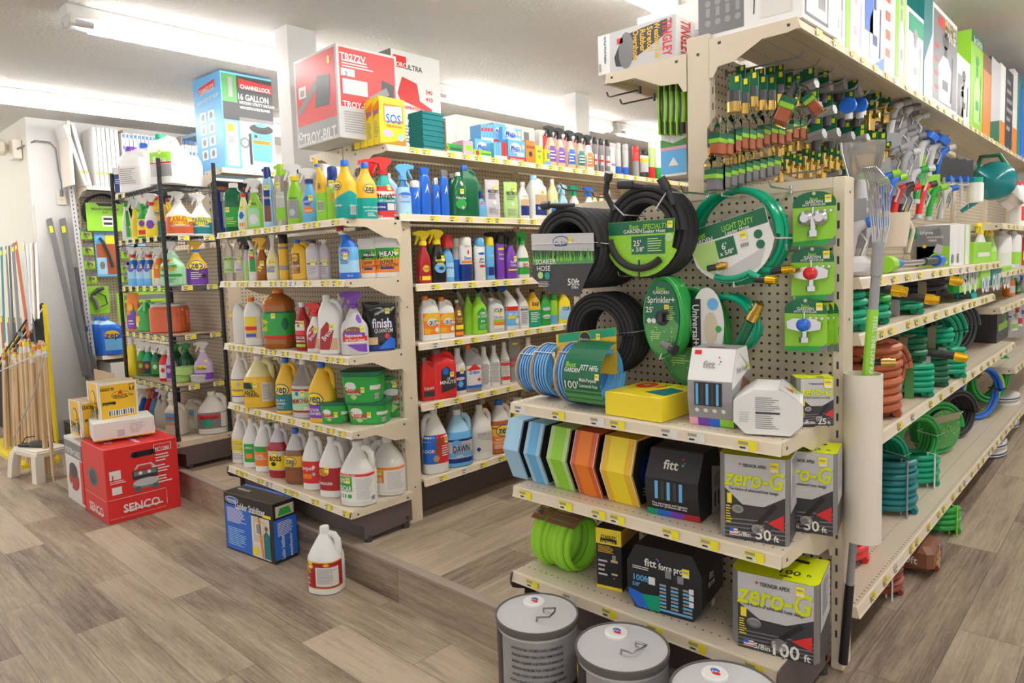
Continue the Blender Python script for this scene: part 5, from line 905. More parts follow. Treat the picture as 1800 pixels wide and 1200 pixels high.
boxat(1148, -.225, ZA, .20, .22, .072, -2, 'flat yellow carton with red flower picture lying on the top endcap shelf', m='yellow', name='nozzle_carton', T=[('d', -.25, .7, .16, 'red', 2, .22), ('d', -.25, .7, .05, 'gold', 3, .08), ('p', [(.05, .25), (.45, .15), (.48, .6), (.2, .7)], 'dteal', 2), ('r', -.05, .05, .6, .8, 'orange', 2), ('t', 'Miracle', .15, .85, .08, 'green', 3)])
def handlebox(lab, px, y, z, w, d, h, rz, m, F, R, T=(), taper=.72, win=None, cat='box', name='hose_carton', P=None, oct_=False, gp=None):
    """carton with slanted (chamfered) upper and lower edges, as the hose packs have"""
    P = P or spot(px, z, y=y); root = thing(name, lab, cat, P, rz, gp)
    mb = MB(); c = (1-taper)/2
    if oct_: pts = [(-w/2+c*w, 0), (w/2-c*w, 0), (w/2, h*.22), (w/2, h*.72), (w/2-c*w, h), (-w/2+c*w, h), (-w/2, h*.72), (-w/2, h*.22)]; mb.ext(pts, d, m, 'y')
    else: mb.loft([[(x*w/2*k, yy*d/2*k2, zz) for x, yy in ((-1, -1), (1, -1), (1, 1), (-1, 1))] for zz, k, k2 in ((0, .96, .86), (h*.22, 1, 1), (h*.68, 1, 1), (h, .92, .62))], m)
    mb.build('box_body', root, smooth=False)
    ml = MB()
    if F: dec(ml, flat((0, -d/2-.0005, 0), (1, 0, 0), (0, 0, 1)), F, w, h)
    if R: dec(ml, flat((w/2+.0005, 0, 0), (0, 1, 0), (0, 0, 1)), R, d, h)
    if T: dec(ml, flat((0, -d/2*(.62 if not oct_ else 1), h+.0005), (1, 0, 0), (0, 1, 0)), T, w, d*(.62 if not oct_ else 1))
    if ml.v: ml.build('printed_panel', root, smooth=False)
    return root
def slanted(lab, px, y, z, w, d, h, rz, faces, name='hose_carton', P=None, gp=None, prof=None, cat='box'):
    """prism: side profile in yz, extruded in x; faces = {edge index: ops} printed on the face that starts at that vertex"""
    P = P or spot(px, z, y=y); root = thing(name, lab, cat, P, rz, gp); return root
FT = lambda c: [('t', 'fitt', -.04, .80, .16, c, 4), ('d', .14, .85, .02, 'red', 4), ('d', .18, .83, .02, 'blue', 4), ('d', .15, .81, .018, 'lime', 4)]
def fittbox(lab, px, y, z, w, d, h, rz, m1, m2, c, big=False):
    P = spot(px, z, y=y); root = thing('hose_carton', lab, 'box', P, rz)
    # profile in yz: front leans out to the middle and back in
    pr = [(-d*.40, 0), (-d*.5, h*.34), (-d*.5, h*.60), (-d*.26, h), (d*.30, h), (d*.5, h*.64), (d*.5, h*.3), (d*.42, 0)]
    mb = MB(); mb.ext(pr, w, m2, 'x'); mb.build('box_body', root, smooth=False)
    ml = MB()
    def pan(i, j): a, b = pr[i], pr[j]; L = math.hypot(b[0]-a[0], b[1]-a[1]); return flat((0, a[0], a[1]), (1, 0, 0), (0, (b[0]-a[0])/L, (b[1]-a[1])/L)), L
    S0, L0 = pan(0, 1); S1, L1 = pan(1, 2); S2, L2 = pan(2, 3)
    dec(ml, S2, [('r', -.5, .5, 0, 1, m1, 0)]+[('t', 'fitt', -.05, .5, .17, c, 4), ('d', .16, .72, .02, 'red', 4), ('d', .2, .6, .02, 'blue', 4), ('d', .17, .52, .018, 'lime', 4)], w, L2)
    if m1 == 'white': dec(ml, S2, [('r', -.42, -.26, .8, .93, 'red', 3)], w, L2)
    dec(ml, S1, [('r', -.34, .28, -.25, .92, 'black', 2)]+[('r', -.31+i*.115, -.25+i*.115, -.2, .86, 'lblue' if i % 2 == 0 else 'dark', 3) for i in range(5)], w, L1)
    dec(ml, S0, [('r', -.5, -.3, 0, .3, 'pink' if m1 == 'white' else 'hgreen', 2), ('r', -.3, -.05, 0, .3, 'purple' if m1 == 'white' else 'blue', 2), ('r', -.05, .2, 0, .3, 'blue' if m1 == 'white' else 'purple', 2), ('r', .2, .5, 0, .3, 'lime' if m1 == 'white' else 'dred', 2)]+([('d', -.3+i*.2, .62, .05, 'white', 3) for i in range(4)] if m1 == 'white' else [('t', 'The strongest and lightest', -.05, .62, .045, 'white', 4), ('t', 'hose for professional use.', -.05, .5, .045, 'white', 4)]), w, L0)
    SR_ = flat((w/2, 0, 0), (0, 1, 0), (0, 0, 1))
    if m1 == 'white': SR_.poly(ml, [(-d*.5, h*.5), (d*.5, h*.7), (d*.5, h*.64), (d*.30, h), (-d*.26, h), (-d*.5, h*.6)], 'white', 1); SR_.text(ml, 'Fitt Force', .01, h*.72, .016, 'grey', 4, w=d*.65); SR_.poly(ml, [(-d*.2, h*.35), (d*.4, h*.3), (d*.45, h*.5), (d*.1, h*.62)], 'brown', 2); SR_.sticker(ml, d*.32, h*.72, .009, 6)
    else: SR_.poly(ml, [(d*.05, 0), (d*.42, 0), (d*.5, h*.3), (d*.5, h*.64), (d*.05, h*.75)], 'offw', 1); SR_.lines(ml, d*.12, d*.42, h*.4, h*.6, 7, 'grey', 3); SR_.rect(ml, d*.15, d*.2, h*.08, h*.32, 'black', 3); SR_.rect(ml, d*.3, d*.35, h*.08, h*.32, 'black', 3)
    ST = flat((0, -d*.26, h), (1, 0, 0), (0, 1, 0)); ST.rect(ml, -w*.2, w*.2, d*.1, d*.2, 'black', 2); ST.rect(ml, -w*.48, w*.48, d*.02, d*.06, 'pink' if m1 == 'white' else 'mgrey', 1)
    ml.build('printed_panel', root, smooth=False); return root
fittbox('white and grey hose carton with window showing blue and black hose', 1265, -.22, ZA, .125, .17, .215, 8, 'white', 'grey', 'grey')
# zero-g cartons
def zerog(lab, P, k, rz, big='50', w=.205, d=.15, h=.245, rx=0):
    root = thing('hose_carton', lab, 'box', P, rz, None, rx=rx); mb = MB(); w *= k; d *= k; h *= k
    pts = [(-w/2, 0), (-w/2, -d*.38), (-w/2+w*.09, -d/2), (w/2-w*.05, -d/2), (w/2, -d*.40), (w/2, d/2), (-w/2, d/2)]
    mb.ext(pts, h, 'grey/smet', 'z', h/2); mb.build('box_body', root, smooth=False)
    ml = MB(); F = flat((w*.02, -d/2, 0), (1, 0, 0), (0, 0, 1)); fw = w*.86
    ops = [('r', -.5, .5, 0, .42, 'dark', 1), ('r', -.5, .5, .42, 1, 'lgrey', 1), ('p', [(-.5, .42), (-.5, .6), (-.2, .42), (.1, .40), (.5, .56), (.5, .42)], 'dark', 2), ('t', 'TEKNOR APEX', .0, .89, .055, 'black', 4, .4), ('d', -.24, .90, .02, 'red', 4), ('t', 'zero-G', 0, .735, .30, 'khaki', 4, .96, 0, .15), ('t', 'zero-G', -.01, .742, .30, 'zg', 5, .96, 0, .15), ('t', 'The future of advanced hose design', -.02, .60, .05, 'dark', 4, .82),
     ('p', [(-.1, .12), (-.02, .10), (.38, .44), (.32, .48)], 'black', 3), ('p', [(.05, .1), (.16, .03), (.48, .40), (.5, .50)], 'dark', 3), ('d', -.28, .36, .10, 'silver/met', 4, .075), ('d', -.28, .36, .06, 'mgrey', 5, .045), ('d', .06, .15, .11, 'silver/met', 5, .09), ('d', .04, .14, .07, 'mgrey', 6, .055), ('p', [(.22, .24), (.48, .17), (.48, .36)], 'red', 5), ('t', big, .15, .10, .19, 'white', 6), ('t', 'ft', .36 if big != '100' else .42, .07, .10, 'white', 6), ('t', '5/8in', -.17, .07, .08, 'white', 6), ('r', -.42, -.28, .04, .12, 'white', 5), ('r', -.42, -.35, .08, .12, 'blue', 6), ('r', -.42, -.28, .05, .06, 'red', 6), ('r', -.35, -.28, .09, .10, 'red', 6), ('l', -.48, -.38, .18, .40, 7, 'yellow', 4), ('r', -.46, -.38, .42, .54, 'yellow', 4), ('s', .33, .90)]
    for i in range(5): ops.append(('p', [(-.5, .02+.05*i), (.5, .06+.05*i), (.5, .075+.05*i), (-.5, .035+.05*i)], 'mgrey', 2))
    dec(ml, F, ops, fw, h)
    Rr = flat((w/2, d*.07, 0), (0, 1, 0), (0, 0, 1)); dec(ml, Rr, [('r', -.48, .5, 0, .35, 'dark', 1), ('r', -.48, .5, .35, 1, 'lgrey', 1), ('l', -.3, .35, .5, .95, 16, 'grey', 3)], d*.84, h)
    T = flat((0, 0, h), (1, 0, 0), (0, 1, 0)); T.poly(ml, pts, 'zg', 1); T.text(ml, big, w*.15, -d*.2, .03*k, 'dark', 3); T.text(ml, 'ft', w*.36, -d*.2, .016*k, 'dark', 3); T.text(ml, '5/8in', w*.12, -d*.36, .012*k, 'dark', 3)
    T.poly(ml, [(-w*.1, d*.28), (w*.3, d*.2), (w*.3, d*.30), (-w*.1, d*.38)], 'black', 3)
    ml.build('printed_panel', root, smooth=False); return root
Pz = spot(1352, ZA+.004, y=-.235)
root = thing('hose_carton', 'white back of a hose carton lying on its side at the shelf corner', 'box', Pz, 20)
mb = MB(); o8 = [(-.085, .03), (-.055, 0), (.055, 0), (.085, .03), (.085, .085), (.035, .118), (-.035, .118), (-.085, .085)]; mb.ext(o8, .17, 'white', 'y', 0); mb.build('box_body', root, smooth=False)
ml = MB(); S = flat((0, -.0852, 0), (1, 0, 0), (0, 0, 1)); S.lines(ml, -.03, .03, .015, .1, 16, 'grey', 2); S.rect(ml, -.03, .03, .055, .06, 'dark', 2); S.lines(ml, -.07, -.04, .03, .06, 5, 'lgrey', 2)
T = flat((.06, -.085, .1015), (0, 1, 0), (-.83, 0, .55)); T.rect(ml, .0, .17, -.02, .038, 'lgrey', 1); T.poly(ml, [(.05, .0), (.09, .0), (.07, .03)], 'red', 2); T.text(ml, '2erC', .12, .0, .03, 'zg', 3)
S2 = flat((.085, 0, 0), (0, 1, 0), (0, 0, 1)); S2.lines(ml, -.06, .06, .035, .08, 9, 'lgrey', 2); ml.build('printed_panel', root, smooth=False)
zr = zerog('grey and lime hose carton lying on end at the right end of the top endcap shelf', spot(1428, ZA+.003, y=-.11), .48, 35, '25', h=.27)
# ================= shelf B =================
ZB = .6335
def hexpack(px, lab, c, c2, w=.052, y=-.21, black=True, P=None, ry=0):
    P = P or spot(px, ZB, y=y); root = thing('hose_pack', lab, 'hose pack', P, 0, 'clear hexagonal hose packs')
    d, h = .22, .215; pr = [(-d*.30, 0), (-d*.52, h*.52), (-d*.36, h), (d*.36, h), (d*.52, h*.52), (d*.36, 0)]
    m = MB(); m.ext(pr, w, c2, 'x'); m.build('plastic_case', root, smooth=False)
    m = MB()
    for a, b in ((pr[0], pr[1]), (pr[1], pr[2])):
        L = math.hypot(b[0]-a[0], b[1]-a[1]); S = flat((0, a[0], a[1]), (1, 0, 0), (0, (b[0]-a[0])/L, (b[1]-a[1])/L)); S.rect(m, -w*.28, w*.28, 0, L, c, 1); S.rect(m, -w*.5, -w*.47, 0, L, 'offw', 1); S.rect(m, w*.47, w*.5, 0, L, 'offw', 1)
    S = flat((w/2, 0, 0), (0, 1, 0), (0, 0, 1)); S.poly(m, [(p[0]*.93, p[1]*.94+.006) for p in pr], 'black', 1); S.poly(m, [(p[0]*.6, p[1]*.5+.05) for p in pr], 'dblue', 2); S.lines(m, -.05, .04, .03, .06, 3, 'lgrey', 3)
    m.build('label_insert', root, smooth=False)
hexpack(936, 'pale blue hexagonal hose pack, leftmost of the row', 'sky', 'sky', .068)
hexpack(972, 'clear hexagonal hose pack with bright blue stripe', 'lblue', 'sky', .068)
hexpack(1015, 'clear hexagonal hose pack with lime green stripe', 'lime', 'lgreen', .08)
hexpack(1060, 'clear hexagonal hose pack with orange stripe', 'orange', 'dorange', .092)
hexpack(1118, 'clear hexagonal hose pack with yellow stripe, rightmost of the row', 'yellow', 'gold', .115)
fittbox('black hose carton with window showing blue and black hose on the middle shelf', 1203, -.21, ZB, .165, .19, .195, 6, 'dark', 'black', 'white')
zerog('silver and lime 50 foot hose carton in front on the middle endcap shelf', spot(1333, ZB, y=-.245), .88, 12, '50', h=.262)
zerog('silver and lime 50 foot hose carton behind the front one', spot(1415, ZB, y=-.105), .86, 12, '50', h=.262)
# ================= shelf C =================
ZC = .337
P = spot(996, ZC+.092, y=-.215); root = thing('flat_hose_roll', 'bright lime green flat hose roll in dark sleeve at lower left', 'hose roll', P, 0)
m = MB(); g = random.Random(8)
for i in range(7):
    x0 = -.075+i*.0235; r_ = .088+.006*math.sin(i*1.7); m.loft([[(x0+.0135*math.cos(q*PI/4), (r_-(.0 if q else 0)+.009*math.sin(q*PI/4))*math.cos(t)*1.0, (r_+.009*math.sin(q*PI/4))*math.sin(t)) for q in range(8)] for t in [k*2*PI/36 for k in range(37)]], 'lime/m', cap=False)
m.build('hose_coil', root)
m = MB()
for x0, L in ((-.102, .06), (-.035, .125)):
    S = Surf(lambda u, v, f, x0=x0: Vector((x0+u, -(.103+f)*math.cos(v/.103), (.103+f)*math.sin(v/.103))), True); S.rect(m, 0, L, .085, .25, 'brown/m', 0); S.rect(m, .01, L-.01, .1, .13, 'sprite', 1); S.lines(m, .01, L-.02, .14, .17, 3, 'lgreen', 1)
m.loft([[(-.10, -.098*math.cos(a)*k, .098*math.sin(a)*k) for a in [i*PI/14 for i in range(-10, 15)]] for k in (1.04, 1.06)], 'khaki', cap=False, closed=False)
m.build('label_sleeve', root)
m = MB(); m.cyl((-.085, -.03, .088), (-.085, -.055, .083), .016, 'silver/met', seg=16); m.cyl((-.085, -.055, .083), (-.085, -.057, .0825), .010, 'amber', seg=12); m.build('coupling', root)
boxat(1088, -.2, ZC, .088, .16, .20, 12, 'tall black and yellow hose nozzle carton beside the green flat hose', m='black', name='hose_carton', F=[('r', -.5, .5, .74, 1, 'yellow'), ('r', -.5, .5, 0, .05, 'yellow'), ('t', 'STANLEY', 0, .87, .13, 'black', 4, .6), ('r', -.32, .32, .77, .84, 'black', 2), ('t', 'FATMAX', 0, .785, .09, 'yellow', 4, .55), ('l', -.42, .2, .6, .72, 5, 'gold'), ('l', -.42, -.05, .2, .5, 4, 'lgrey'), ('r', .05, .38, .1, .5, 'black', 2), ('r', .08, .35, .46, .5, 'wood', 3), ('r', .14, .28, .5, .58, 'grey', 3), ('r', .1, .34, .25, .28, 'wood', 3), ('d', .2, .2, .02, 'white', 3)], R=[('r', -.5, .5, .74, 1, 'gold'), ('l', -.4, .4, .78, .94, 4, 'khaki')])
P = spot(1188, ZC, y=-.215)
handlebox('black octagonal hose carton with force pro lettering on the bottom shelf', 0, 0, ZC, .235, .19, .198, 8, 'black', [('t', 'fitt', -.17, .76, .10, 'white', 4), ('d', -.08, .84, .014, 'red', 4), ('d', -.06, .82, .014, 'blue', 4), ('t', 'force pro', .1, .74, .085, 'white', 4, .32), ('l', -.42, -.12, .62, .68, 2, 'white', 4), ('t', '100ft', -.3, .49, .08, 'lblue', 4), ('t', '5/8"', -.37, .38, .05, 'lblue', 4), ('r', -.2, -.11, .42, .54, 'white', 3), ('p', [(-.48, .3), (-.2, .22), (-.05, .27), (-.05, .02), (-.36, .02), (-.48, .2)], 'blue', 2), ('p', [(-.3, .24), (-.05, .27), (-.05, .02), (-.2, .02)], 'hgreen', 3)]+[('r', -.05, .38, .05+i*.055, .085+i*.055, 'grey' if i % 2 else 'lblue', 3) for i in range(8)]+[('r', .04, .1, .1, .66, 'black', 4), ('r', .2, .26, .1, .62, 'black', 4), ('r', .03, .11, .58, .7, 'grey/met', 5), ('r', .19, .27, .54, .66, 'grey/met', 5), ('r', .34, .4, .42, .5, 'white', 5), ('r', .34, .4, .32, .4, 'white', 5), ('r', .34, .4, .22, .3, 'white', 5), ('s', .3, .72)], [('t', 'fitt', -.1, .62, .12, 'white', 4), ('t', 'force', -.1, .5, .1, 'white', 4), ('r', -.1, .05, .1, .2, 'white', 2)], T=[('t', '100ft', -.2, .55, .12, 'lblue', 4), ('r', .05, .2, .5, .7, 'lgrey', 3)], taper=.76, P=P, oct_=True)
zerog('silver and lime 100 foot hose carton on the bottom endcap shelf', spot(1372, ZC, y=-.225), .95, 10, '100', w=.235, d=.19, h=.222)
# ================= pails =================
def pail(px0, px1, pyc, zt, lab, hrot, front=True):
    P = at((px0+px1)/2, pyc, z=zt); R = (px1-px0)/2*mpp(P)*.985; P.z = 0
    root = thing('metal_pail', lab, 'pail', P, 0, None); h = zt
    m = MB(); m.lathe([(0, R*.95), (.004, R*.985), (.02, R*.97), (h*.35, R*.97), (h*.36, R*.985), (h*.37, R*.97), (h*.93, R*.97), (h*.95, R*.985), (h, R)], 'silver', 48); m.build('pail_body', root)
    m = MB(); m.lathe([(h-.02, R*.99), (h-.004, R*1.015), (h+.003, R*1.01), (h+.003, R*.97), (h-.008, R*.96), (h-.006, R*.9), (h-.008, 0.002)], 'lid/m', 48); m.build('lid', root)
    m = MB(); a = RAD(hrot); c, s = math.cos(a), math.sin(a); cx, cy = R*.30, -R*.05
    T = lambda x, y, z: (cx+x*c-y*s, cy+x*s+y*c, z)
    m.tube([T(-.015, -.028, h), T(-.015, -.028, h+.012), T(.024, -.028, h+.02), T(.03, .0, h+.022), T(.024, .028, h+.02), T(-.015, .028, h+.012), T(-.015, .028, h)], .003, 'grey/met', 8); m.build('bail_handle', root)
    m = MB(); m.add([T(-.03, -.022, h-.004), T(-.008, -.022, h-.004), T(-.008, .022, h-.004), T(-.03, .022, h-.004)], [(0, 1, 2, 3)], 'silver'); m.cyl(T(-.017, -.03, h), T(-.017, .03, h), .004, 'silver', seg=8); m.build('handle_bracket', root)
    m = MB(); q = (-R*.38, R*.34); m.lathe([(h-.006, .033), (h+.006, .033), (h+.009, .030), (h+.009, .001)], 'white', 28, c=q)
    S = flat((q[0], q[1], h+.0092), (1, 0, 0), (0, 1, 0)); S.disc(m, -.002, .006, .012, 'blue', 1, .009); S.disc(m, .006, -.004, .012, 'red', 2, .006); S.text(m, 'VP', .0, .0, .010, 'white', 3); m.build('spout_cap', root)
    m = MB(); S = bsurf([(0, 1, 1, 0), (1, 1, 1, 0)], R*1.945, R*1.945, h, 2)
    S.rect(m, -.2, .36, .03, h*.92, 'grey', 0); S.rect(m, -.2, -.035, .03, h*.92, 'black', 1); S.rect(m, -.035, .36, .03, h*.5, 'black', 1)
    S.rect(m, -.105, -.085, h*.78, h*.88, 'gold', 2); S.text(m, '94', -.095, h*.81, .015, 'black', 4); S.lines(m, -.105, -.07, h*.62, h*.72, 4, 'gold', 3); S.lines(m, .07, .19, h*.2, h*.45, 5, 'gold', 3)
    for i, t in enumerate(('PROTECTS FUEL SYSTEMS & SAVES CARBURETORS', 'ENABLES WORRY-FREE LONG-TERM STORAGE', 'BURNS CLEANER & EXTENDS ENGINE LIFE', 'PREVENTS PROBLEMS FUEL STABILIZERS CAUSE', 'AVOIDS COSTLY REBUILDS AND DOWNTIME', "WON'T ATTRACT MOISTURE, CAUSING GUMMY DEPOSITS")):
        S.text(m, t, .085, h*(.86-i*.055), .0072, 'black', 4, w=.155 if i < 5 else .175)
    for i, t in enumerate(('VP-SEF 4-Cycle fuel is an ETHANOL-FREE', 'formulated for long-life durability of your 4-cycle')): S.text(m, t, .05, h*(.44-i*.04), .006, 'white', 4, w=.14)
    m.build('wrap_label', root, smooth=False)
    return root
pail(870, 1017, 1077, .352, 'metal fuel pail with white spout cap, leftmost of the three', 20)
pail(1011, 1176, 1136, .352, 'metal fuel pail with white spout cap, middle of the three', -10)
pail(1178, 1372, 1215, .352, 'metal fuel pail at the bottom edge, right of the other two', -8)
# pvc tube holder with leaf rake
Pt = spot(1502, .63, x=.062); root = thing('pipe_holder', 'white plastic pipe fixed to the gondola end post as a holder', 'pipe', (.062+.02, Pt.y, .60), 0)
zt = hgt(Pt, 655)+.63; zb = Pt.z+hgt(Pt, 944)
m = MB(); R = .050
out_ = [(R*math.cos(k*2*PI/32), R*math.sin(k*2*PI/32)) for k in range(32)]
m.loft([[(x*k, y*k, z) for x, y in out_] for z, k in ((zb-.60, .9), (zb-.60, 1), (zt-.60, 1), (zt-.60, .9), (zb-.60, .9))], 'cream', cap=False); m.build('pipe', root)
hb_ = at(1482, 1165, y=Pt.y-.01); ht_ = at(1541, 470, y=Pt.y+.005)
root = thing('leaf_rake', 'leaf rake with grey shaft and black grip standing through the white pipe', 'rake', hb_, 0)
D = ht_-hb_; m = MB(); m.cyl(D*.0, D*.21, .0125, 'black', seg=14); m.build('grip', root)
m = MB(); m.cyl(D*.21, D*.72, .011, 'grey', seg=12); m.cyl(D*.72, D*1.0, .013, 'grey', seg=12); m.build('shaft', root)
m = MB(); p0 = D*.71; p1 = D*.90; nn = (CAM-hb_).normalized()*0
m.cyl(p0, p1, .0145, 'lime', seg=14); S = Surf(lambda u, v, f: p0+(p1-p0).normalized()*v+Vector((math.sin(u/.0146), -math.cos(u/.0146), 0))*(.0146+f), True); S.text(m, 'STEEL TINE LEAF RAKE', .012, (p1-p0).length*.5, .010, 'white', 2, w=(p1-p0).length*.85, rot=-90); m.build('label_sleeve', root)
m = MB(); g0 = D*1.0
for i in range(9):
    o = (i-4)*.0035; m.tube([D*.99+Vector((o*.4, 0, 0)), D*1.08+Vector((o*1.5, .01, .01*(i % 3))), D*1.2+Vector((o*2-.02, .02, 0)), D*1.24+Vector((o*1.2-.05, .03, .0))], .0022, 'silver/met', 5)
m.cyl(D*.98, D*1.06, .016, 'grey', seg=12); m.build('tine_head', root)
def depthto(A, v, px):
    k = (px-CX)/FOC; n = RT-FW*k; return -n.dot(A-CAM)/n.dot(v)
def cbox(lab, a, b, rx, z, top, m='white', d=None, w=None, **k):
    """carton from its near corner a, the far end b of its left face (pixels on its base plane z), right face running to column rx"""
    A = at(a[0], a[1], z=z); B = at(b[0], b[1], z=z); u = A-B; u.z = 0; W_ = u.length; u.normalize(); v = Vector((-u.y, u.x, 0))
    if w: W_ = w
    D_ = d or depthto(A, v, rx)
    P = A-u*W_/2+v*D_/2; P.z = z
    return carton(lab, P, W_, D_, hgt(A, top), math.degrees(math.atan2(u.y, u.x)), m, **k)
def ybox(lab, p0, p1, top, z, x, dx, m='white', y0=None, **k):
    """carton whose face towards +x spans columns p0..p1 on plane x"""
    a = spot(p0, z, x=x); b = spot(p1, z, x=x); w = b.y-a.y
    P = Vector((x-dx/2, (a.y+b.y)/2, z)); h = hgt(a, top) if top is not None else k.pop('h')
    F = k.pop('face', ()); Sd = k.pop('side', ())
    return carton(lab, P, w, dx, h, 90, m, F=F, L=Sd, **k)
# ---------- boxes and goods over the cleaner gondola ----------
troyF = [('r', -.46, .46, .24, .97, 'red', 1), ('r', -.46, .46, .04, .24, 'grey', 1), ('t', 'TROY-BILT', .04, .08, .14, 'white', 3, .78), ('d', -.40, .13, .05, 'white', 2), ('d', -.40, .13, .03, 'grey', 3), ('p', [(-.45, .42), (-.38, .36), (.05, .62), (.0, .70)], 'mgrey', 2), ('p', [(-.02, .4), (.3, .38), (.35, .7), (.05, .74)], 'dark', 3), ('d', .28, .5, .05, 'dark', 4), ('r', -.4, -.22, .55, .68, 'white', 3), ('r', -.36, -.26, .57, .64, 'grey', 4), ('r', .3, .35, .82, .9, 'ytag', 3)]
troyR = [('r', -.46, .46, .34, .97, 'red', 1), ('t', 'TB272V', -.24, .88, .09, 'white', 3), ('l', -.42, .1, .76, .85, 3, 'white'), ('t', '2', -.36, .69, .07, 'dark', 4), ('r', -.44, -.22, .67, .75, 'white', 2), ('r', -.42, -.02, .48, .64, 'white', 2), ('r', -.36, -.08, .5, .61, 'lgrey', 3), ('p', [(.0, .48), (.3, .62), (.35, .54), (.05, .42)], 'mgrey', 3), ('p', [(.2, .3), (.42, .3), (.44, .66), (.22, .7)], 'dark', 2), ('t', 'TROY-BILT', -.16, .37, .08, 'white', 3), ('l', -.42, .3, .06, .30, 9, 'grey')]
cbox('large red leaf blower carton on the high shelf beside the square column', (598, 241), (524, 262), 703, 2.022, 75, 'lgrey', F=troyF, R=troyR, name='leaf_blower_carton')
A = at(688, 236, z=2.03)
carton('white and black leaf blower carton rising behind the red one', Vector((-2.62, .62, 2.022)), .22, .36, .60, 0, 'white', F=[('r', -.5, .5, 0, 1, 'mgrey', 1), ('t', 'TORO', -.2, .86, .14, 'red', 3), ('t', 'ULTRA', .15, .86, .14, 'white', 3)], R=[('r', -.46, -.2, .84, .95, 'red', 2), ('t', 'TORO', -.33, .87, .07, 'white', 3), ('t', 'ULTRA', -.05, .86, .08, 'dark', 3), ('p', [(-.4, .6), (-.3, .76), (0, .72), (.05, .56), (.3, .5), (.3, .46), (-.35, .54)], 'red', 2), ('t', '340', .25, .66, .07, 'red', 3), ('t', '410', .25, .59, .07, 'red', 3), ('t', 'ASPIRATEUR', -.1, .48, .05, 'red', 3), ('r', .2, .36, .36, .44, 'dark', 2), ('l', -.4, .4, .14, .32, 6, 'grey')], name='leaf_blower_carton')
ZT = 1.99; SF = ' on the top shelf of the cleaner gondola'
sosF = [('p', [(-.5, 0), (.5, 0), (.5, .16), (-.1, .06), (-.5, .02)], 'orange', 1), ('r', -.34, .42, .48, .86, 'orange', 1), ('p', [(-.30, .50), (.38, .54), (.38, .84), (-.30, .80)], 'white', 2), ('t', 'SOS', .03, .56, .28, 'blue', 4, .58), ('t', 'STEEL WOOL PADS', .05, .40, .07, 'red', 3, .6), ('d', -.2, .24, .2, 'lav', 3, .12), ('d', .3, .18, .12, 'sky', 3)]
sosS = [('p', [(-.5, .55), (.5, .70), (.5, .93), (-.5, .78)], 'orange', 1), ('t', 'SOS', 0, .68, .4, 'blue', 4, .8), ('l', -.35, .35, .15, .5, 8, 'khaki')]
xs0 = -2.07
for q in range(4):
    a = spot(668, ZT, x=-2.075); wy = .155
    carton('yellow steel wool pad carton, %s of the four in a row' % ('front right one', 'second from right', 'third from right', 'leftmost')[q]+SF, Vector((-2.095-q*.056, a.y+wy/2, ZT)), wy, .05, hgt(a, 168)-.005*q, 90, 'yellow', F=sosF, L=sosS, name='steel_wool_box', group=None)
P = spot(752, ZT, x=-2.12); root = thing('scouring_pad_stack', 'block of dark green scouring pads in a brown tray beside the yellow cartons', 'scouring pads', P, 0)
m = MB()
for q in range(14): m.box(-.06+.004*(q % 3), .055+.003*(q % 2), -.075, .065+.004*(q % 2), .003+q*.0135, .0155+q*.0135, 'dteal/m')
m.build('pads', root, smooth=False); m = MB(); m.box(-.066, .066, .072, .075, 0, .17, 'cardboard'); m.box(-.066, .066, -.08, .075, 0, .003, 'cardboard'); m.build('tray', root, smooth=False)
def sm(p0, p1, top, lab, m, face, side=(), x=-2.07, z=ZT, dx=.09, nmx='sponge_box', gp=None): return ybox(lab, p0, p1, top, z, x, dx, m, face=face, side=side, name=nmx, group=gp)
sc = lambda t='dgreen': [('d', -.3, .5, .14, 'lime', 2), ('d', -.3, .5, .1, 'red', 3), ('r', -.1, .45, .3, .6, t, 2), ('r', -.5, .5, 0, .2, 'white', 1)]
sm(777, 813, 250, 'green sponge box with round logo'+SF, 'green', sc())
sm(815, 832, 246, 'pink sponge pack next to the green box'+SF, 'pink', [('r', -.3, .4, .3, .7, 'lime')])
sm(833, 864, 262, 'lime and white sponge box, lower of two'+SF, 'lime', sc('green'))
er = [('d', -.08, .62, .32, 'white', 2, .2), ('t', 'Magic', -.08, .64, .16, 'blue', 4), ('t', 'Eraser', -.08, .52, .15, 'blue', 4), ('r', -.5, .5, 0, .2, 'red', 1), ('t', 'EXTRA DURABLE', 0, .06, .09, 'white', 3, .8), ('d', .35, .7, .1, 'tan2', 3), ('r', .0, .4, .25, .42, 'white', 3)]
a = spot(834, ZT, x=-2.1); sm(836, 866, 243, 'blue cleaning pad box standing behind the lime sponge box', 'lblue', er, x=-2.13, dx=.05)
for q in range(5): sm(869+q*4.6, 873.2+q*4.6, 250, 'thin blue cleaning pad box, one of five side by side'+SF, 'lblue' if q < 3 else 'red', [('r', -.5, .5, 0, .2, 'white')], nmx='cleaning_pad_box', gp='thin blue cleaning pad boxes in a row')
sm(894, 924, 244, 'blue cleaning pad box with white label and red base'+SF, 'lblue', er, nmx='cleaning_pad_box')
sm(925, 941, 246, 'orange sponge box beside the blue pad box'+SF, 'orange', [('t', 'SCRUB', 0, .72, .2, 'dark', 3), ('d', 0, .4, .2, 'dark', 2)])
sm(942, 955, 255, 'yellow sponge box with green dot'+SF, 'yellow', [('d', 0, .4, .2, 'lime', 2), ('t', 'BAR', 0, .7, .2, 'blue', 3)])
sm(958, 978, 262, 'yellow and blue wipe box with large lettering'+SF, 'yellow', [('t', 'BIG', 0, .6, .3, 'blue', 3), ('r', -.5, .5, 0, .25, 'lblue')])
zz = ZT+.105
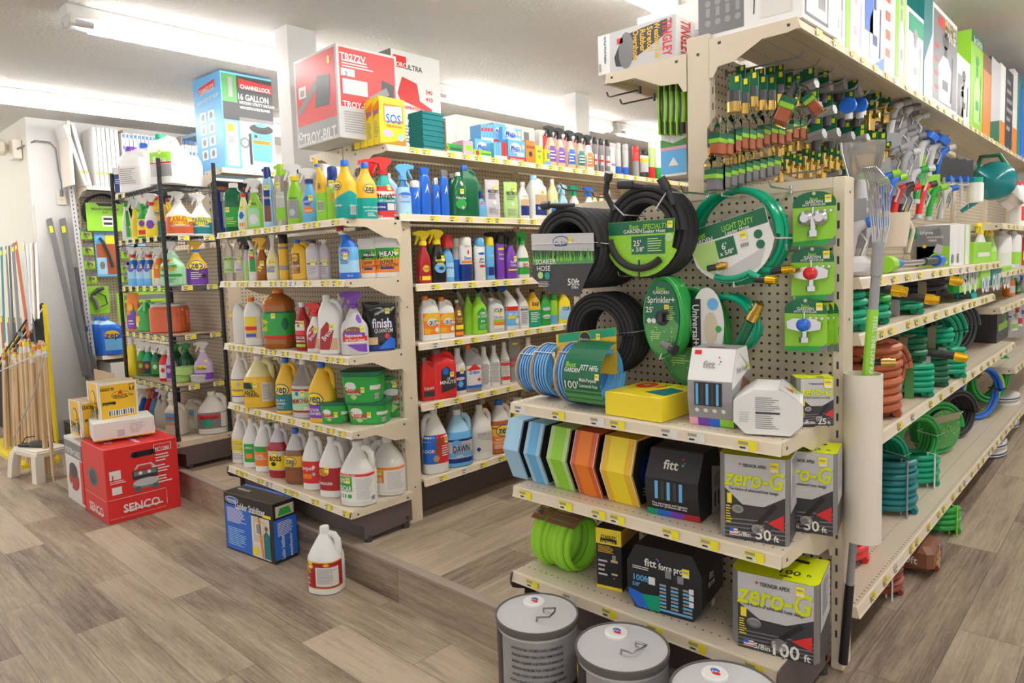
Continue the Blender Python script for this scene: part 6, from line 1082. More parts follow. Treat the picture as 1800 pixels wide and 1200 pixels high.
for q in range(4): sm(846+q*5.5, 851+q*5.5, 218, 'thin blue pad box in the upper tier, one of four', 'lblue', [('r', -.5, .5, 0, .25, 'white'), ('r', -.4, .4, .6, .8, 'red')], x=-2.16, z=zz, nmx='cleaning_pad_box', gp='thin blue pad boxes in the upper tier')
sm(868, 890, 215, 'blue pad box with white circle in the upper tier', 'lblue', er, x=-2.16, z=zz, nmx='cleaning_pad_box')
sm(880, 918, 243, 'red and blue pad box supporting the upper tier', 'red', [('t', 'EXTRA', 0, .5, .14, 'white', 3)], x=-2.165, z=ZT, nmx='cleaning_pad_box'); 
o = sm(884, 918, 222, 'tilted blue pad box lying on top of the upper tier', 'lblue', er, x=-2.13, z=zz+.005, nmx='cleaning_pad_box')
X = ('x', -2.09)
for q, (x, c) in enumerate(((968, 'gold'), (984, 'gold'), (1002, 'gold'), (1019, 'offw'), (1034, 'white'))):
    bottle('spray', x, 222+q*4, 20, X, ZT, 'amber wood cleaner bottle with black trigger, %s of five' % ('first', 'second', 'third', 'fourth', 'last')[q]+SF, body='wood2' if q < 4 else 'white', head='trig', hm='black', rot=80, ops=[('r', -.45, .45, .1, .5, ('purple', 'purple', 'blue', 'dteal', 'orange')[q]), ('l', -.3, .3, .15, .4, 3, 'white')])
for q, x in enumerate((1046, 1057, 1068)): bottle('can', x, 241+q*2, 10, X, ZT, 'black aerosol can with busy label beside the wood cleaners', body='mgrey', head='dome', hm='black', rot=80, ops=[('r', -.5, .5, .2, .5, 'white'), ('r', -.5, .5, .3, .36, 'red', 2)], group='black aerosol cans')
bottle('spray2', 1075, 258, 15, X, ZT, 'white all purpose cleaner bottle with purple number label'+SF, body='white', head='trig', rot=80, ops=[('d', 0, .35, .4, 'white', 2), ('t', '409', 0, .32, .3, 'purple', 4)])
for q, x in enumerate((1087, 1100)): bottle('can', x, 251+q*2, 11, X, ZT, 'silver aerosol with blue base, %s of the pair' % ('nearer', 'farther')[q]+SF, body='lgrey', zones=[(.25, 'blue'), (1, 'lgrey')], head='dome', hm='lgrey', rot=80)
bottle('can', 1118, 256, 13, X, ZT, 'grey aerosol with bright red cap'+SF, body='grey', zones=[(.5, 'grey'), (1, 'red')], head='dome', hm='red', rot=80)
bottle('can', 1133, 264, 16, X, ZT, 'black and white aerosol can with yellow band'+SF, body='dark', zones=[(.2, 'dark'), (.55, 'lgrey'), (.7, 'yellow'), (1, 'white')], head='dome', hm='black', rot=80)
for q, (x, c) in enumerate(((1146, 'lgreen'), (1157, 'white'))): bottle('can', x, 247, 13, X, ZT, 'tall %s carton-like can near the end of the cleaner gondola' % ('green and white', 'white')[q], body=c, zones=[(.3, 'red' if q == 0 else 'green'), (1, c)], head='dome', rot=80)
# distant cartons on the far side
carton('long white carton behind the green scouring pads', Vector((-2.72, 1.35, 1.98)), .3, .75, .36, 0, 'white', R=[('l', -.3, -.1, .1, .9, 5, 'pink'), ('r', .35, .42, .5, .9, 'mgrey'), ('l', .1, .3, .2, .8, 7, 'lgrey')], name='leaf_blower_carton')
carton('faded red and white carton behind the blue cleaning pads', Vector((-2.72, 2.25, 1.98)), .3, .95, .36, 0, 'white', R=[('r', -.46, .46, .05, .93, 'pink'), ('r', -.46, -.40, .3, .9, 'red', 2)], name='leaf_blower_carton')
for yy in (.8, 1.4, 2.6): pass
shelf('high tan shelf behind the cleaner gondola top', 'y', 1.26, 3.6, -2.42, -2.9, 1.945, brackets=False)
# ---------- left gondola top: vacuum carton ----------
vacR = [('r', -.5, .5, 0, 1, 'lblue', 1), ('r', -.48, .5, .52, .98, 'dark', 2), ('p', [(-.48, .7), (-.2, .7), (-.2, .98), (-.48, .98)], 'sprite', 3), ('r', -.36, -.28, .75, .95, 'grey', 4), ('p', [(-.16, .86), (.5, .84), (.5, .93), (-.16, .95)], 'red', 4), ('t', 'CHANNELLOCK', .17, .875, .075, 'white', 5, .6), ('t', '16 GALLON', .12, .77, .11, 'white', 5, .6), ('t', 'WET/DRY UTILITY VACUUM', .18, .71, .05, 'white', 5, .7), ('t', 'WITH DETACHABLE BLOWER', .14, .66, .045, 'white', 5, .6), ('r', -.46, -.22, .05, .5, 'sky', 2), ('r', -.42, -.3, .4, .48, 'gold', 3), ('r', -.42, -.3, .28, .36, 'grey', 3), ('r', -.42, -.3, .14, .22, 'white', 3), ('r', -.18, .5, .03, .56, 'lgrey', 2), ('p', [(.05, .12), (.42, .12), (.46, .42), (.02, .42)], 'lblue', 3), ('d', .24, .46, .24, 'dark', 4, .09), ('d', .24, .5, .12, 'lblue', 5, .04), ('r', .06, .40, .30, .34, 'orange', 5), ('d', .12, .38, .03, 'dark', 5), ('d', -.1, .3, .10, 'mgrey', 3), ('d', -.1, .3, .06, 'lgrey', 4), ('r', -.02, .03, .08, .4, 'dark', 4)]
vacF = [('r', -.5, .5, 0, 1, 'lblue', 1), ('p', [(-.3, .82), (.3, .86), (.3, .94), (-.3, .9)], 'red', 3), ('t', 'CHANNELLOCK', 0, .86, .1, 'white', 4, .55, 4), ('t', '16 GALLON WET/DRY UTILITY VACUUM', 0, .76, .06, 'white', 4, .8, 4)]+[('r', -.3+.3*(i % 2), -.08+.3*(i % 2), .54-.13*(i//2), .64-.13*(i//2), 'white', 3) for i in range(8)]+[('d', -.19+.3*(i % 2), .59-.13*(i//2), .06, 'mgrey', 4) for i in range(8)]
A = at(393, 296, z=2.085)
cbox('tall blue shop vacuum carton on the high shelf before the column', (397, 299), (350, 310), 486, 2.082, 123, 'lblue', F=vacF, R=vacR, name='vacuum_carton')
for q, px in enumerate((392, 438)):
    P = at(px, 362, x=-4.03); root = thing('flashlight_pack', 'dark carded flashlight hanging under the blue vacuum carton, %s one' % ('left', 'right')[q], 'flashlight', P, 90)
    m = MB(); m.box(-.07, .07, -.002, .002, -.2, .16, 'dblue'); S = flat((0, -.002, 0), (1, 0, 0), (0, 0, 1)); S.rect(m, -.07, .07, .11, .15, 'black', 1); S.text(m, 'NEBO', 0, .12, .022, 'orange', 2); m.build('backing_card', root, smooth=False)
    m = MB(); m.cyl((0, -.02, .09), (0, -.02, .03), .026, 'grey/smet', seg=14); m.cyl((0, -.02, .03), (0, -.02, -.15), .018, 'grey/smet', seg=14); m.cyl((0, -.038, -.04), (0, -.040, -.04), .006, 'orange', seg=8); m.build('flashlight_body', root)
# ---------- black wire rack ----------
X0, X1, Y0, Y1 = -4.665, -3.835, -.345, -.005
rk = thing('wire_rack', 'black wire shelving rack standing on the base shelf of the left endcap', 'rack', (0, 0, 0))
for x in (X0, X1):
    for y in (Y0, Y1):
        m = MB(); m.cyl((x, y, .347), (x, y, 2.11), .0127, 'black', seg=12)
        z = .40
        while z < 2.1: m.cyl((x, y, z), (x, y, z+.004), .0139, 'dark', seg=12); z += .045
        m.cyl((x, y, .347), (x, y, .37), .018, 'dark', seg=10); m.build('post', rk)
RZ = [1.955, 1.64, 1.325, 1.012, .69]
for z in RZ:
    m = MB()
    for y in (Y0, Y1):
        for dz in (0, -.028): m.tube([(X0, y, z-.004+dz), (X1, y, z-.004+dz)], .0026, 'black', 5)
    for x in (X0, X1):
        for dz in (0, -.028): m.tube([(x, Y0, z-.004+dz), (x, Y1, z-.004+dz)], .0026, 'black', 5)
    for y in (Y0, Y1): m.tube([(X0+(X1-X0)*i/28, y, z-.004-(.028 if i % 2 else 0)) for i in range(29)], .0015, 'mgrey', 4)
    for x in (X0, X1): m.tube([(x, Y0+(Y1-Y0)*i/12, z-.004-(.028 if i % 2 else 0)) for i in range(13)], .0015, 'mgrey', 4)
    for i in range(1, 30): m.tube([(X0+(X1-X0)*i/30, Y0, z), (X0+(X1-X0)*i/30, Y1, z)], .0015, 'black', 4)
    m.build('wire_shelf', rk)
    if z < 1.9:
        m = MB(); m.box(X0+.015, X1-.015, Y0+.012, Y1-.012, z+.0015, z+.004, 'cardboard' if z < 1.2 else 'offw'); m.build('shelf_liner', rk, smooth=False)
    S = flat((0, Y0-.004, 0), (1, 0, 0), (0, 0, 1)); n_ = 6 if z < 1.9 else 2
    for i in range(n_): mt = MB(); mt.box(X0+.06+i*.125, X0+.115+i*.125, Y0-.006, Y0-.004, z-.03, z+.002, 'white'); lip_tag(mt, Surf(lambda u, v, f: Vector((u, Y0-.0062-f, v))), X0+.062+i*.125, z-.014); mt.build('price_tag', rk, smooth=False)
    if z < 1.9:
        for yy in (-.26, -.10): mt = MB(); mt.box(X1+.003, X1+.006, yy, yy+.07, z-.03, z+.002, 'white'); lip_tag(mt, Surf(lambda u, v, f: Vector((X1+.0062+f, u, v))), yy+.008, z-.014, 1.1); mt.build('price_tag', rk, smooth=False)
YB = ('y', -.26); XB = ('x', -3.91); Z = RZ[0]+.002; SU = ' on the top of the wire rack'
wj = dict(head='cap', rot=45)
bottle('rjug', 243, 258, 50, YB, Z, 'white jug with purple cap and fine print'+SU, body='white', hm='purple', handle=1, ops=[('r', -.4, .4, .15, .55, 'offw'), ('l', -.35, .35, .18, .52, 8, 'grey'), ('r', -.5, -.38, .2, .6, 'red', 2), ('r', -.5, -.38, .3, .4, 'yellow', 3)], head='cap', rot=30)
bottle('rjug', 296, 236, 54, ('y', -.27), Z, 'big white floor cleaner jug with green label and green cap'+SU, body='white', hm='hgreen', head='cap', handle=1, rot=25, ops=[('r', -.3, .45, .15, .62, 'lgrey'), ('r', -.3, .45, .44, .62, 'lime', 2), ('t', 'Bona', .08, .48, .17, 'white', 4), ('r', -.3, .45, .40, .43, 'red', 3), ('r', .1, .45, .15, .38, 'grey', 3), ('s', .1, .62)])
bottle('rjug', 266, 252, 40, ('y', -.12), Z, 'white jug with blue cap between the two front jugs'+SU, body='white', hm='blue', handle=1, **wj)
for q, x in enumerate((322, 338)): bottle('rjug', x, 262+q*10, 34, ('x', -3.93+.0*q), Z, 'white handled jug, %s behind the green labelled one' % ('first', 'second')[q]+SU, body='white', handle=1, **wj)
ybx = spot(217, Z, y=-.27); bottle('tub', 217, 295, 24, ('y', -.29), Z, 'small white tub with blue label at the left end'+SU, body='white', head='lid', ops=[('r', -.6, .6, .1, .75, 'dblue'), ('l', -.3, .3, .4, .6, 3, 'sky')], rot=30)
Z = RZ[1]+.005; SU = ' on the second wire rack shelf'
kr = lambda c: [('r', -.48, .5, .12, .42, c, 0), ('d', 0, .34, .36, 'yellow', 2, .22), ('t', 'KRUD', 0, .38, .17, 'red' if c != 'dteal' else 'dteal', 4, .5), ('t', 'KUTTER', 0, .30, .17, 'red' if c != 'dteal' else 'dteal', 4, .6), ('t', 'CLEANER DEGREASER', 0, .22, .07, 'white', 4, .7), ('s', .4, .36)]
bottle('spray', 317, 337, 41, XB, Z, 'red and white spray bottle with yellow lettering'+SU, body='white', zones=[(.04, 'white'), (.42, 'dorange'), (1, 'white')], head='trig', rot=72, ops=kr('dorange'))
bottle('spray', 354, 341, 35, XB, Z, 'teal and white spray bottle with yellow lettering'+SU, body='white', zones=[(.04, 'white'), (.42, 'dteal'), (1, 'white')], head='trig', rot=72, ops=kr('dteal'))
bottle('cone', 226, 357, 18, YB, Z, 'white and green tube bottle at the left end'+SU, body='white', head='cap', hm='green', ops=[('r', .1, .5, .1, .8, 'green')])
bottle('spray', 241, 346, 14, YB, Z, 'slim yellow spray bottle'+SU, body='yellow', head='trig', ops=[('r', -.4, .4, .1, .5, 'gold')])
bottle('spray', 256, 343, 22, YB, Z, 'green spray bottle with green and white head'+SU, body='green', head='trig', hm='white', hm2='green', ops=[('r', -.4, .5, .06, .45, 'yellow'), ('d', 0, .35, .25, 'purple', 2), ('r', -.3, .4, .1, .2, 'red', 2)])
bottle('spray', 271, 340, 24, YB, Z, 'white and yellow spray bottle with red nozzle'+SU, body='white', zones=[(.3, 'yellow'), (1, 'white')], head='trig', hm2='red', ops=[('d', 0, .3, .3, 'purple', 2)])
bottle('rjug', 285, 345, 24, ('y', -.22), Z, 'yellow and blue bottle half behind the rack post'+SU, body='gold', zones=[(.4, 'dteal'), (1, 'gold')], head='cap', hm='red', ops=zep(.6, 0, .8))
bottle('quart', 300, 350, 22, ('y', -.14), Z, 'yellow and blue bottle behind the red spray bottle'+SU, body='yellow', zones=[(.4, 'blue'), (1, 'yellow')], head='trig', hm='red')
Z = RZ[2]+.005; SU = ' on the third wire rack shelf'
for q, x in enumerate((238, 253, 266)):
    bottle('spray', x, 434, 21, ('y', -.27+.02*q), Z, 'blue mould remover spray bottle, %s of three' % ('left', 'middle', 'right')[q]+SU, body='blue', zones=[(.18, 'lblue'), (.42, 'sky'), (.66, 'blue'), (1, 'white')], head='trig', hm2='red' if q != 1 else 'white', rot=25, ops=[('d', 0, .42, .3, 'red', 2, .2), ('d', 0, .42, .25, 'blue', 3, .16), ('s', .2, .5)])
bottle('spray2', 283, 436, 26, ('y', -.24), Z, 'orange spray bottle with yellow side by the rack post'+SU, body='orange', zones=[(.2, 'white'), (1, 'orange')], head='trig', ops=[('r', -.7, -.2, .05, .5, 'yellow'), ('s', 0, .5)])
bottle('spray', 306, 424, 38, ('y', -.27), Z, 'mint green odor eliminator spray bottle'+SU, body='mint', head='trig', rot=35, ops=[('t', 'OdoBan', .02, .38, .2, 'gold', 4, .7, 6), ('p', [(-.4, .33), (.4, .39), (.4, .47), (-.4, .43)], 'green', 2), ('r', -.6, .6, .2, .26, 'green', 2), ('d', .0, .56, .08, 'red', 3), ('s', .22, .56), ('l', -.2, .4, .06, .16, 3, 'hgreen')])
bottle('spray', 348, 424, 33, XB, Z, 'yellow and purple spray bottle with yellow trigger'+SU, body='gold', zones=[(.37, 'purple'), (1, 'gold')], head='trig', hm='gold', hm2='blue', rot=68, ops=zep(.44, 0, 1.15)+[('l', -.3, .25, .12, .3, 4, 'white'), ('d', .3, .2, .12, 'dark', 2)])
Z = RZ[3]+.005; SU = ' on the fourth wire rack shelf'
pouch(237, 515, 25, ('y', -.30), Z, 'orange and purple laundry pouch at the left end'+SU, 'orange', [('r', -.5, .5, .05, .42, 'purple'), ('d', -.1, .62, .25, 'gold', 2), ('d', .1, .48, .2, 'blue', 3), ('l', -.3, .3, .15, .3, 2, 'white')], rot=30)
bottle('flask', 262, 527, 38, ('y', -.25), Z, 'bright green laundry detergent bottle'+SU, body='green/g', head='cap', hm='lgreen', handle=1, rot=20, ops=[('d', -.2, .4, .16, 'gold', 2), ('r', -.4, -.15, .15, .5, 'yellow'), ('d', -.25, .55, .1, 'red', 3)])
P = spot(300, Z, y=-.22); root = thing('detergent_tub', 'large orange-red laundry pod tub with grey lid on the fourth wire rack shelf', 'tub', P, 40)
w, d, h = .235, .15, hgt(P, 533); m = MB(); pf = [(0, .92, .9, 0), (.03, 1, 1, 0), (.82, 1, 1, 0), (.9, .93, .93, 0)]; m.loft([ring(pf, q[0], w, d, h, 4, 32) for q in pf], 'dorange/g'); m.build('body', root)
m = MB(); m.loft([[(x, y, z_) for x, y, _ in ring(pf, .9, w*k, d*k, h, 4, 32)] for z_, k in ((h*.9, .98), (h*.98, .98), (h, .9))], 'lgrey'); m.build('lid', root)
m = MB(); S = bsurf(pf, w, d, h, 4); S.text(m, 'DANGER', .125, h*.35, .018, 'orange', 3, rot=90, w=.08); S.disc(m, .125, h*.78, .008, 'lgrey', 3); m.ext([(0, 0)], 0, 'red') if 0 else None; m.build('label_print', root, smooth=False)
m = MB(); m.tube([(w*.5, 0, h*.75), (w*.53, .0, h*.66), (w*.53, 0, h*.4), (w*.5, 0, h*.3)], .012, 'dorange/g', 8); m.build('handle', root)
Z = RZ[4]+.005; SU = ' on the lowest wire rack shelf'
bottle('tall', 235, 594, 15, ('y', -.31), Z, 'yellow bottle with orange collar at the left end'+SU, body='yellow', head='slant', hm='white')
for q, (x, c, n_) in enumerate(((251, 'green', 'green spray bottle with grape picture'), (262, 'hgreen', 'green bottle with black label'), (276, 'dgreen', 'dark green spray bottle'), (290, 'red', 'green and red cleaner bottle'), (300, 'lav', 'lilac spray bottle by the front post'))):
    bottle('spray2', x+2, 599+q*2, 20, ('y', -.27+.025*(q % 3)), Z, n_+SU, body=c, head='trig', ops=[('r', -.4, .3, .08, .45, ('brown', 'dark', 'green', 'white', 'purple')[q]), ('d', 0, .3, .2, ('lime', 'orange', 'white', 'red', 'lav')[q], 2)])
for q, x in enumerate((312, 330)): bottle('spray2', x, 604, 24, ('y', -.05), Z, 'dark green spray bottle in the shade at the back, %s one' % ('left', 'right')[q], body='dgreen/g', head='trig', hm='green')
bottle('spray', 360, 600, 30, XB, Z, 'lilac odor eliminator spray bottle by the right post'+SU, body='lav', head='trig', rot=60, ops=[('r', -.6, .6, .05, .22, 'purple'), ('d', -.1, .36, .3, 'yellow', 2, .14), ('t', 'OdoBan', -.1, .34, .16, 'dark', 4, .5), ('s', .2, .55)])
for q, (x, z_, c, n_) in enumerate(((322, Z, 'lgreen', 'pale green round tub, lower of the stacked pair'), (326, Z+.051, 'lgreen', 'pale green round tub, upper of the stacked pair'), (353, Z, 'sky', 'pale blue round tub beside the green pair'))):
    Pq = spot(x, z_, y=-.21 if q < 2 else -.14); root = thing('gel_tub', n_, 'tub', Pq, 0); m = MB(); m.lathe([(0, .056), (.004, .06), (.030, .06), (.032, .063), (.046, .063), (.049, .058)], ('lgreen', 'lgreen', 'lgrey')[q]+'/m', 28); m.build('body', root)
Z = .348; SU = ' on the base below the wire rack'
bottle('jug', 376, 687, 46, ('x', -3.89), Z, 'white jug with black and red degreaser label'+SU, body='offw', head='cap', handle=1, rot=60, ops=[('r', -.65, .65, .14, .52, 'mgrey'), ('r', -.5, .3, .38, .47, 'red', 2), ('t', 'GREASE CLEAN', -.1, .40, .09, 'black', 4, .6), ('r', -.3, 0, .2, .34, 'hgreen', 2), ('r', .3, .62, .16, .5, 'white', 2)])
for q, (x, yy) in enumerate(((345, -.10), (313, -.26), (330, -.10))):
    bottle('rjug', x, 700+q*4, 34, ('y', yy), Z, 'cream jug with blue picture label, %s' % ('right one', 'left one in front', 'rear one')[q]+SU, body='cream', head='cap', handle=-1, rot=30, ops=[('r', -.4, .2, .3, .66, 'lblue'), ('r', -.4, .2, .3, .42, 'wood', 2), ('r', -.3, .1, .5, .55, 'dorange', 2)])
for q, (x, c, hc) in enumerate(((256, 'blue', 'white'), (266, 'red', 'white'), (275, 'lblue', 'orange'), (284, 'white', 'purple'), (293, 'offw', 'white'))):
    bottle('spray', x, 682, 18, ('y', -.24), Z, '%s spray bottle with %s trigger' % (c.replace('offw', 'cream').replace('lblue', 'light blue'), hc.replace('tan2', 'tan'))+SU, body=c, head='trig', hm=hc)
# ---------- cartons on the lower floor ----------
sF = [('r', -.32, .36, .06, .2, 'red', 0), ('t', 'SENCO', .0, .12, .13, 'white', 3, .6), ('r', -.3, .32, .08, .095, 'white', 3), ('r', -.46, .46, .3, .305, 'white', 2), ('d', -.05, .55, .2, 'dteal', 2, .14), ('d', -.05, .55, .14, 'dark', 3, .1)]
sR = [('t', 'SENCO', -.05, .17, .12, 'white', 3, .5), ('r', -.28, .24, .125, .145, 'white', 3), ('p', [(-.48, .32), (.28, .32), (.3, .315), (-.48, .315)], 'white', 2), ('r', .30, .305, .1, .30, 'white', 2), ('r', -.48, .28, .06, .063, 'white', 2), ('t', 'PC1280', .28, .88, .055, 'white', 4, .2), ('r', .16, .17, .85, .95, 'white', 3), ('r', .40, .41, .85, .95, 'white', 3), ('r', .16, .41, .945, .95, 'white', 3), ('r', .16, .41, .85, .855, 'white', 3), ('r', -.11, .15, .82, .90, 'black', 3), ('d', -.11, .86, .042, 'black', 3), ('d', .15, .86, .042, 'black', 3), ('l', .18, .40, .70, .82, 3, 'white'), ('l', .12, .40, .55, .67, 3, 'white'), ('l', .1, .40, .40, .52, 3, 'white'), ('r', -.45, -.3, .58, .70, 'white', 2), ('t', '1', -.41, .6, .09, 'red', 4), ('l', -.45, -.2, .52, .57, 2, 'white'), ('r', -.43, -.3, .38, .48, 'white', 2),
 ('d', .03, .45, .19, 'mgrey', 3, .075), ('d', .03, .47, .18, 'lgrey', 4, .06), ('r', -.15, .2, .52, .64, 'dark', 4), ('r', -.13, .18, .57, .63, 'mgrey', 5), ('d', -.04, .60, .025, 'white', 6), ('d', .08, .60, .025, 'white', 6), ('p', [(-.12, .66), (-.08, .72), (.12, .72), (.17, .66), (.14, .66), (.10, .70), (-.06, .70), (-.09, .66)], 'lgrey', 5), ('r', -.12, -.05, .36, .42, 'dteal', 4), ('r', .12, .19, .36, .42, 'dteal', 4)]
cbox('big red air compressor carton standing on the lower floor', (192, 923), (152, 895), 319, 0, 792, 'red', F=sF, R=sR, name='compressor_carton', c=.003, T=[('r', -.4, .4, .47, .53, 'pink', 1), ('l', -.3, .2, .6, .8, 3, 'white'), ('t', 'SENCO', -.1, .2, .1, 'white', 2)])
cbox('red, black and white pancake compressor carton behind the big red one', (151, 894), (121, 873), 0, 0, 779, 'offw', d=.40, F=[('r', -.5, .5, .72, .95, 'mgrey', 1), ('t', 'PORTER+CABLE', 0, .8, .1, 'white', 3, .85), ('d', -.05, .36, .3, 'dred', 2, .2), ('d', -.05, .5, .24, 'dark', 3, .14), ('r', .35, .5, .05, .7, 'red', 2), ('d', -.2, .25, .05, 'lgrey', 4)], R=[('r', -.5, .5, .0, .95, 'red', 1)], name='compressor_carton', T=[('l', -.3, .3, .1, .9, 8, 'grey')])
ztb = .448
cbox('flat white carton lying on the big red carton', (165, 777), (161, 770), 273, ztb, 746, 'white', w=.24, R=[('l', .1, .35, .2, .8, 6, 'lgrey'), ('d', .15, .5, .06, 'grey', 2), ('d', .15, .5, .055, 'white', 3), ('r', -.12, .0, .1, .5, 'lgrey', 1), ('r', -.5, .5, .0, .06, 'gold', 2)], name='flat_carton')
pzF = [('r', -.5, -.38, 0, 1, 'white', 2), ('r', .38, .5, 0, 1, 'white', 2), ('d', 0, .62, .2, 'black', 3, .2), ('d', 0, .62, .18, 'gold', 4, .18), ('t', '5W-20', 0, .3, .2, 'black', 3), ('b', -.3, .25, .08, .26), ('t', 'PENNZOIL', .25, .3, .14, 'black', 3, .5, 90)]
pzR = [('r', -.5, .5, .95, 1, 'white', 2), ('r', -.5, -.46, 0, 1, 'white', 2), ('r', .46, .5, 0, 1, 'white', 2), ('t', '550035190', -.28, .84, .09, 'black', 3, .36), ('d', .06, .66, .24, 'black', 3, .11), ('d', .06, .66, .23, 'gold', 4, .10), ('t', 'PENNZOIL', .06, .63, .10, 'black', 5, .38), ('p', [(-.02, .69), (.06, .8), (.12, .69)], 'red', 5), ('r', -.42, -.08, .42, .5, 'black', 3), ('t', 'SAE 10W-40', -.28, .435, .05, 'gold', 4, .24), ('b', -.28, .4, .12, .28), ('r', .3, .42, .76, .92, 'black', 3), ('r', .315, .405, .775, .905, 'gold', 4), ('t', '11', .36, .79, .1, 'black', 5), ('l', .3, .42, .6, .66, 2, 'black')]
def opentop(root, w, d, h):
    m = MB(); S = flat((0, -d/2, h), (1, 0, 0), (0, 1, 0)); S.rect(m, -w*.47, w*.47, d*.04, d*.96, 'cardboard', 1); S.rect(m, -w*.38, w*.3, d*.2, d*.9, 'khaki', 2)
    m.box(-w/2, w/2, -d/2, -d/2+.004, h, h+.004, 'white'); m.build('open_top', root, smooth=False)
cbox('yellow motor oil carton, open topped, on the flat white carton', (177, 743), (157, 735), 244, ztb+.088, 676, 'gold', F=pzF, R=pzR, name='motor_oil_carton', extra=opentop)
cbox('yellow motor oil carton lower down, beside the flat white carton', (145, 769), (125, 761), 0, ztb-.01, 708, 'gold', d=.25, F=pzF, R=pzR, name='motor_oil_carton', extra=opentop)
xl = at(138, 700, y=-.55).x; xr_ = at(224, 690, y=-.55).x
root = carton('open brown carton with raised flap behind the yellow oil cartons', Vector(((xl+xr_)/2, -.6, 0)), min(.42, xr_-xl), .16, .52, 0, 'dark', R=[('l', -.3, .3, .6, .8, 3, 'gold')], name='open_carton')
m = MB(); m.box(-.2, .2, .075, .079, .50, .76, 'cardboard'); S = flat((0, .074, 0), (1, 0, 0), (0, 0, 1)); S.text(m, 'DO NOT STORE AT', 0, .60, .016, 'dark', 1, rot=180, w=.2); S.text(m, 'TEMPERATURES ABOVE 120F', 0, .63, .016, 'dark', 1, rot=180, w=.28); m.build('flap', root, smooth=False)
# ---------- step stool with handheld ----------
A = at(12, 830, z=0); P = Vector((-5.12, -.80, 0)); root = thing('step_stool', 'cream plastic step stool in front of the dowel rack', 'stool', P, 12)
m = MB(); w, d, h = .36, .24, .215
m.box(-w*.46, w*.46, -d*.42, d*.42, h-.014, h, 'cream', .004); m.box(-w*.48, w*.48, -d*.45, d*.45, h-.05, h-.012, 'cream', .004); m.build('stool_top', root)
for sx in (-1, 1):
    for sy in (-1, 1):
        m = MB(); x, y = sx*w*.44, sy*d*.40; m.loft([[(x*k+a*.03, y*k+b*.028, z) for a, b in ((-1, -1), (1, -1), (1, 1), (-1, 1))] for z, k in ((0, 1.12), (h*.5, 1.04), (h-.03, .92))], 'cream'); m.build('leg', root)
root = thing('barcode_scanner', 'black handheld scanner lying on the cream step stool', 'scanner', P+Vector((.03, -.01, .216)), 30)
m = MB(); m.loft([ring([(0, .8, .8, 0), (.5, 1, 1, 0), (1, .7, .7, 0)], q, .19, .07, .04, 3, 20) for q in (0, .5, 1)], 'dark'); m.box(-.16, -.07, -.03, .03, .002, .02, 'black', .004); m.build('body', root); m = MB(); m.tube([(-.15, 0, .02), (-.17, .05, .05), (-.05, .1, .06), (.05, .08, .01)], .004, 'black', 6); m.build('strap', root)
# ================= far left wall =================
# air filters standing on the high shelf
g = random.Random(3); ZF = 2.166
def filt(y, t, lean=0, h=.49, blue=False, lab=''):
    root = thing('air_filter', lab, 'air filter', (-5.93, y, ZF), 0, 'air filters filed side by side at far left' if not lean else None, rx=lean)
    m = MB(); m.box(-.26, 0, 0, t*.92, 0, h+.004*math.sin(y*900), ('offw', 'lgrey', 'white')[int(y*1000) % 3]); m.build('filter_frame', root, smooth=False)
    m = MB(); S = flat((0, 0, 0), (0, 1, 0), (0, 0, 1))
    if blue:
        for q in range(9): S.rect(m, t*.2, t*.8, .03+q*.05, .06+q*.05, 'sky' if q % 2 else 'blue', 1)
    else: S.text(m, 'PLEATED AIR FILTER', t*.5, h*.32, .012, 'lgrey', 1, rot=90, w=h*.4); S.rect(m, t*.2, t*.8, h*.2, h*.25, 'ytag', 1)
    m.build('edge_print', root, smooth=False)
yA = at(140, 330, x=-5.93).y
filt(yA+.04, .028, 14, lab='white air filter leaning left against the tan carton at far left', h=.5); filt(yA+.07, .028, 11, lab='white air filter leaning beside the first leaning one', h=.5)
y = at(170, 330, x=-5.93).y
for q in range(6): filt(y+q*.034, .03, lab='white pleated air filter with yellow sticker, in the upright row')
y += 6*.034+.02
for q in range(12): filt(y+q*.032, .028, h=.47, blue=True, lab='air filter with blue striped edge, in the upright row'); 
y += 12*.032+.12
for q in range(8): filt(y+q*.032, .028, h=.42, blue=True, lab='air filter with blue striped edge, in the upright row')
y0_ = at(132, 330, x=-5.93).y
carton('tall tan filter carton end panel at the left end of the air filters', Vector((-6.06, y0_-.01, ZF)), .28, .02, .52, 0, 'cream', name='filter_carton')
for q, yy in enumerate((yA+.37, yA+.86, yA+1.15)): carton('brown cardboard divider between the %s air filters' % ('first', 'second', 'last')[q], Vector((-6.06, yy, ZF)), .26, .006, .5, 0, 'cardboard', name='cardboard_divider', cat='divider')
carton('flat blue and white filter pack lying on top of the air filters', Vector((-6.0, yA+1.1, ZF+.50)), .3, .3, .03, 5, 'sky', name='filter_pack')
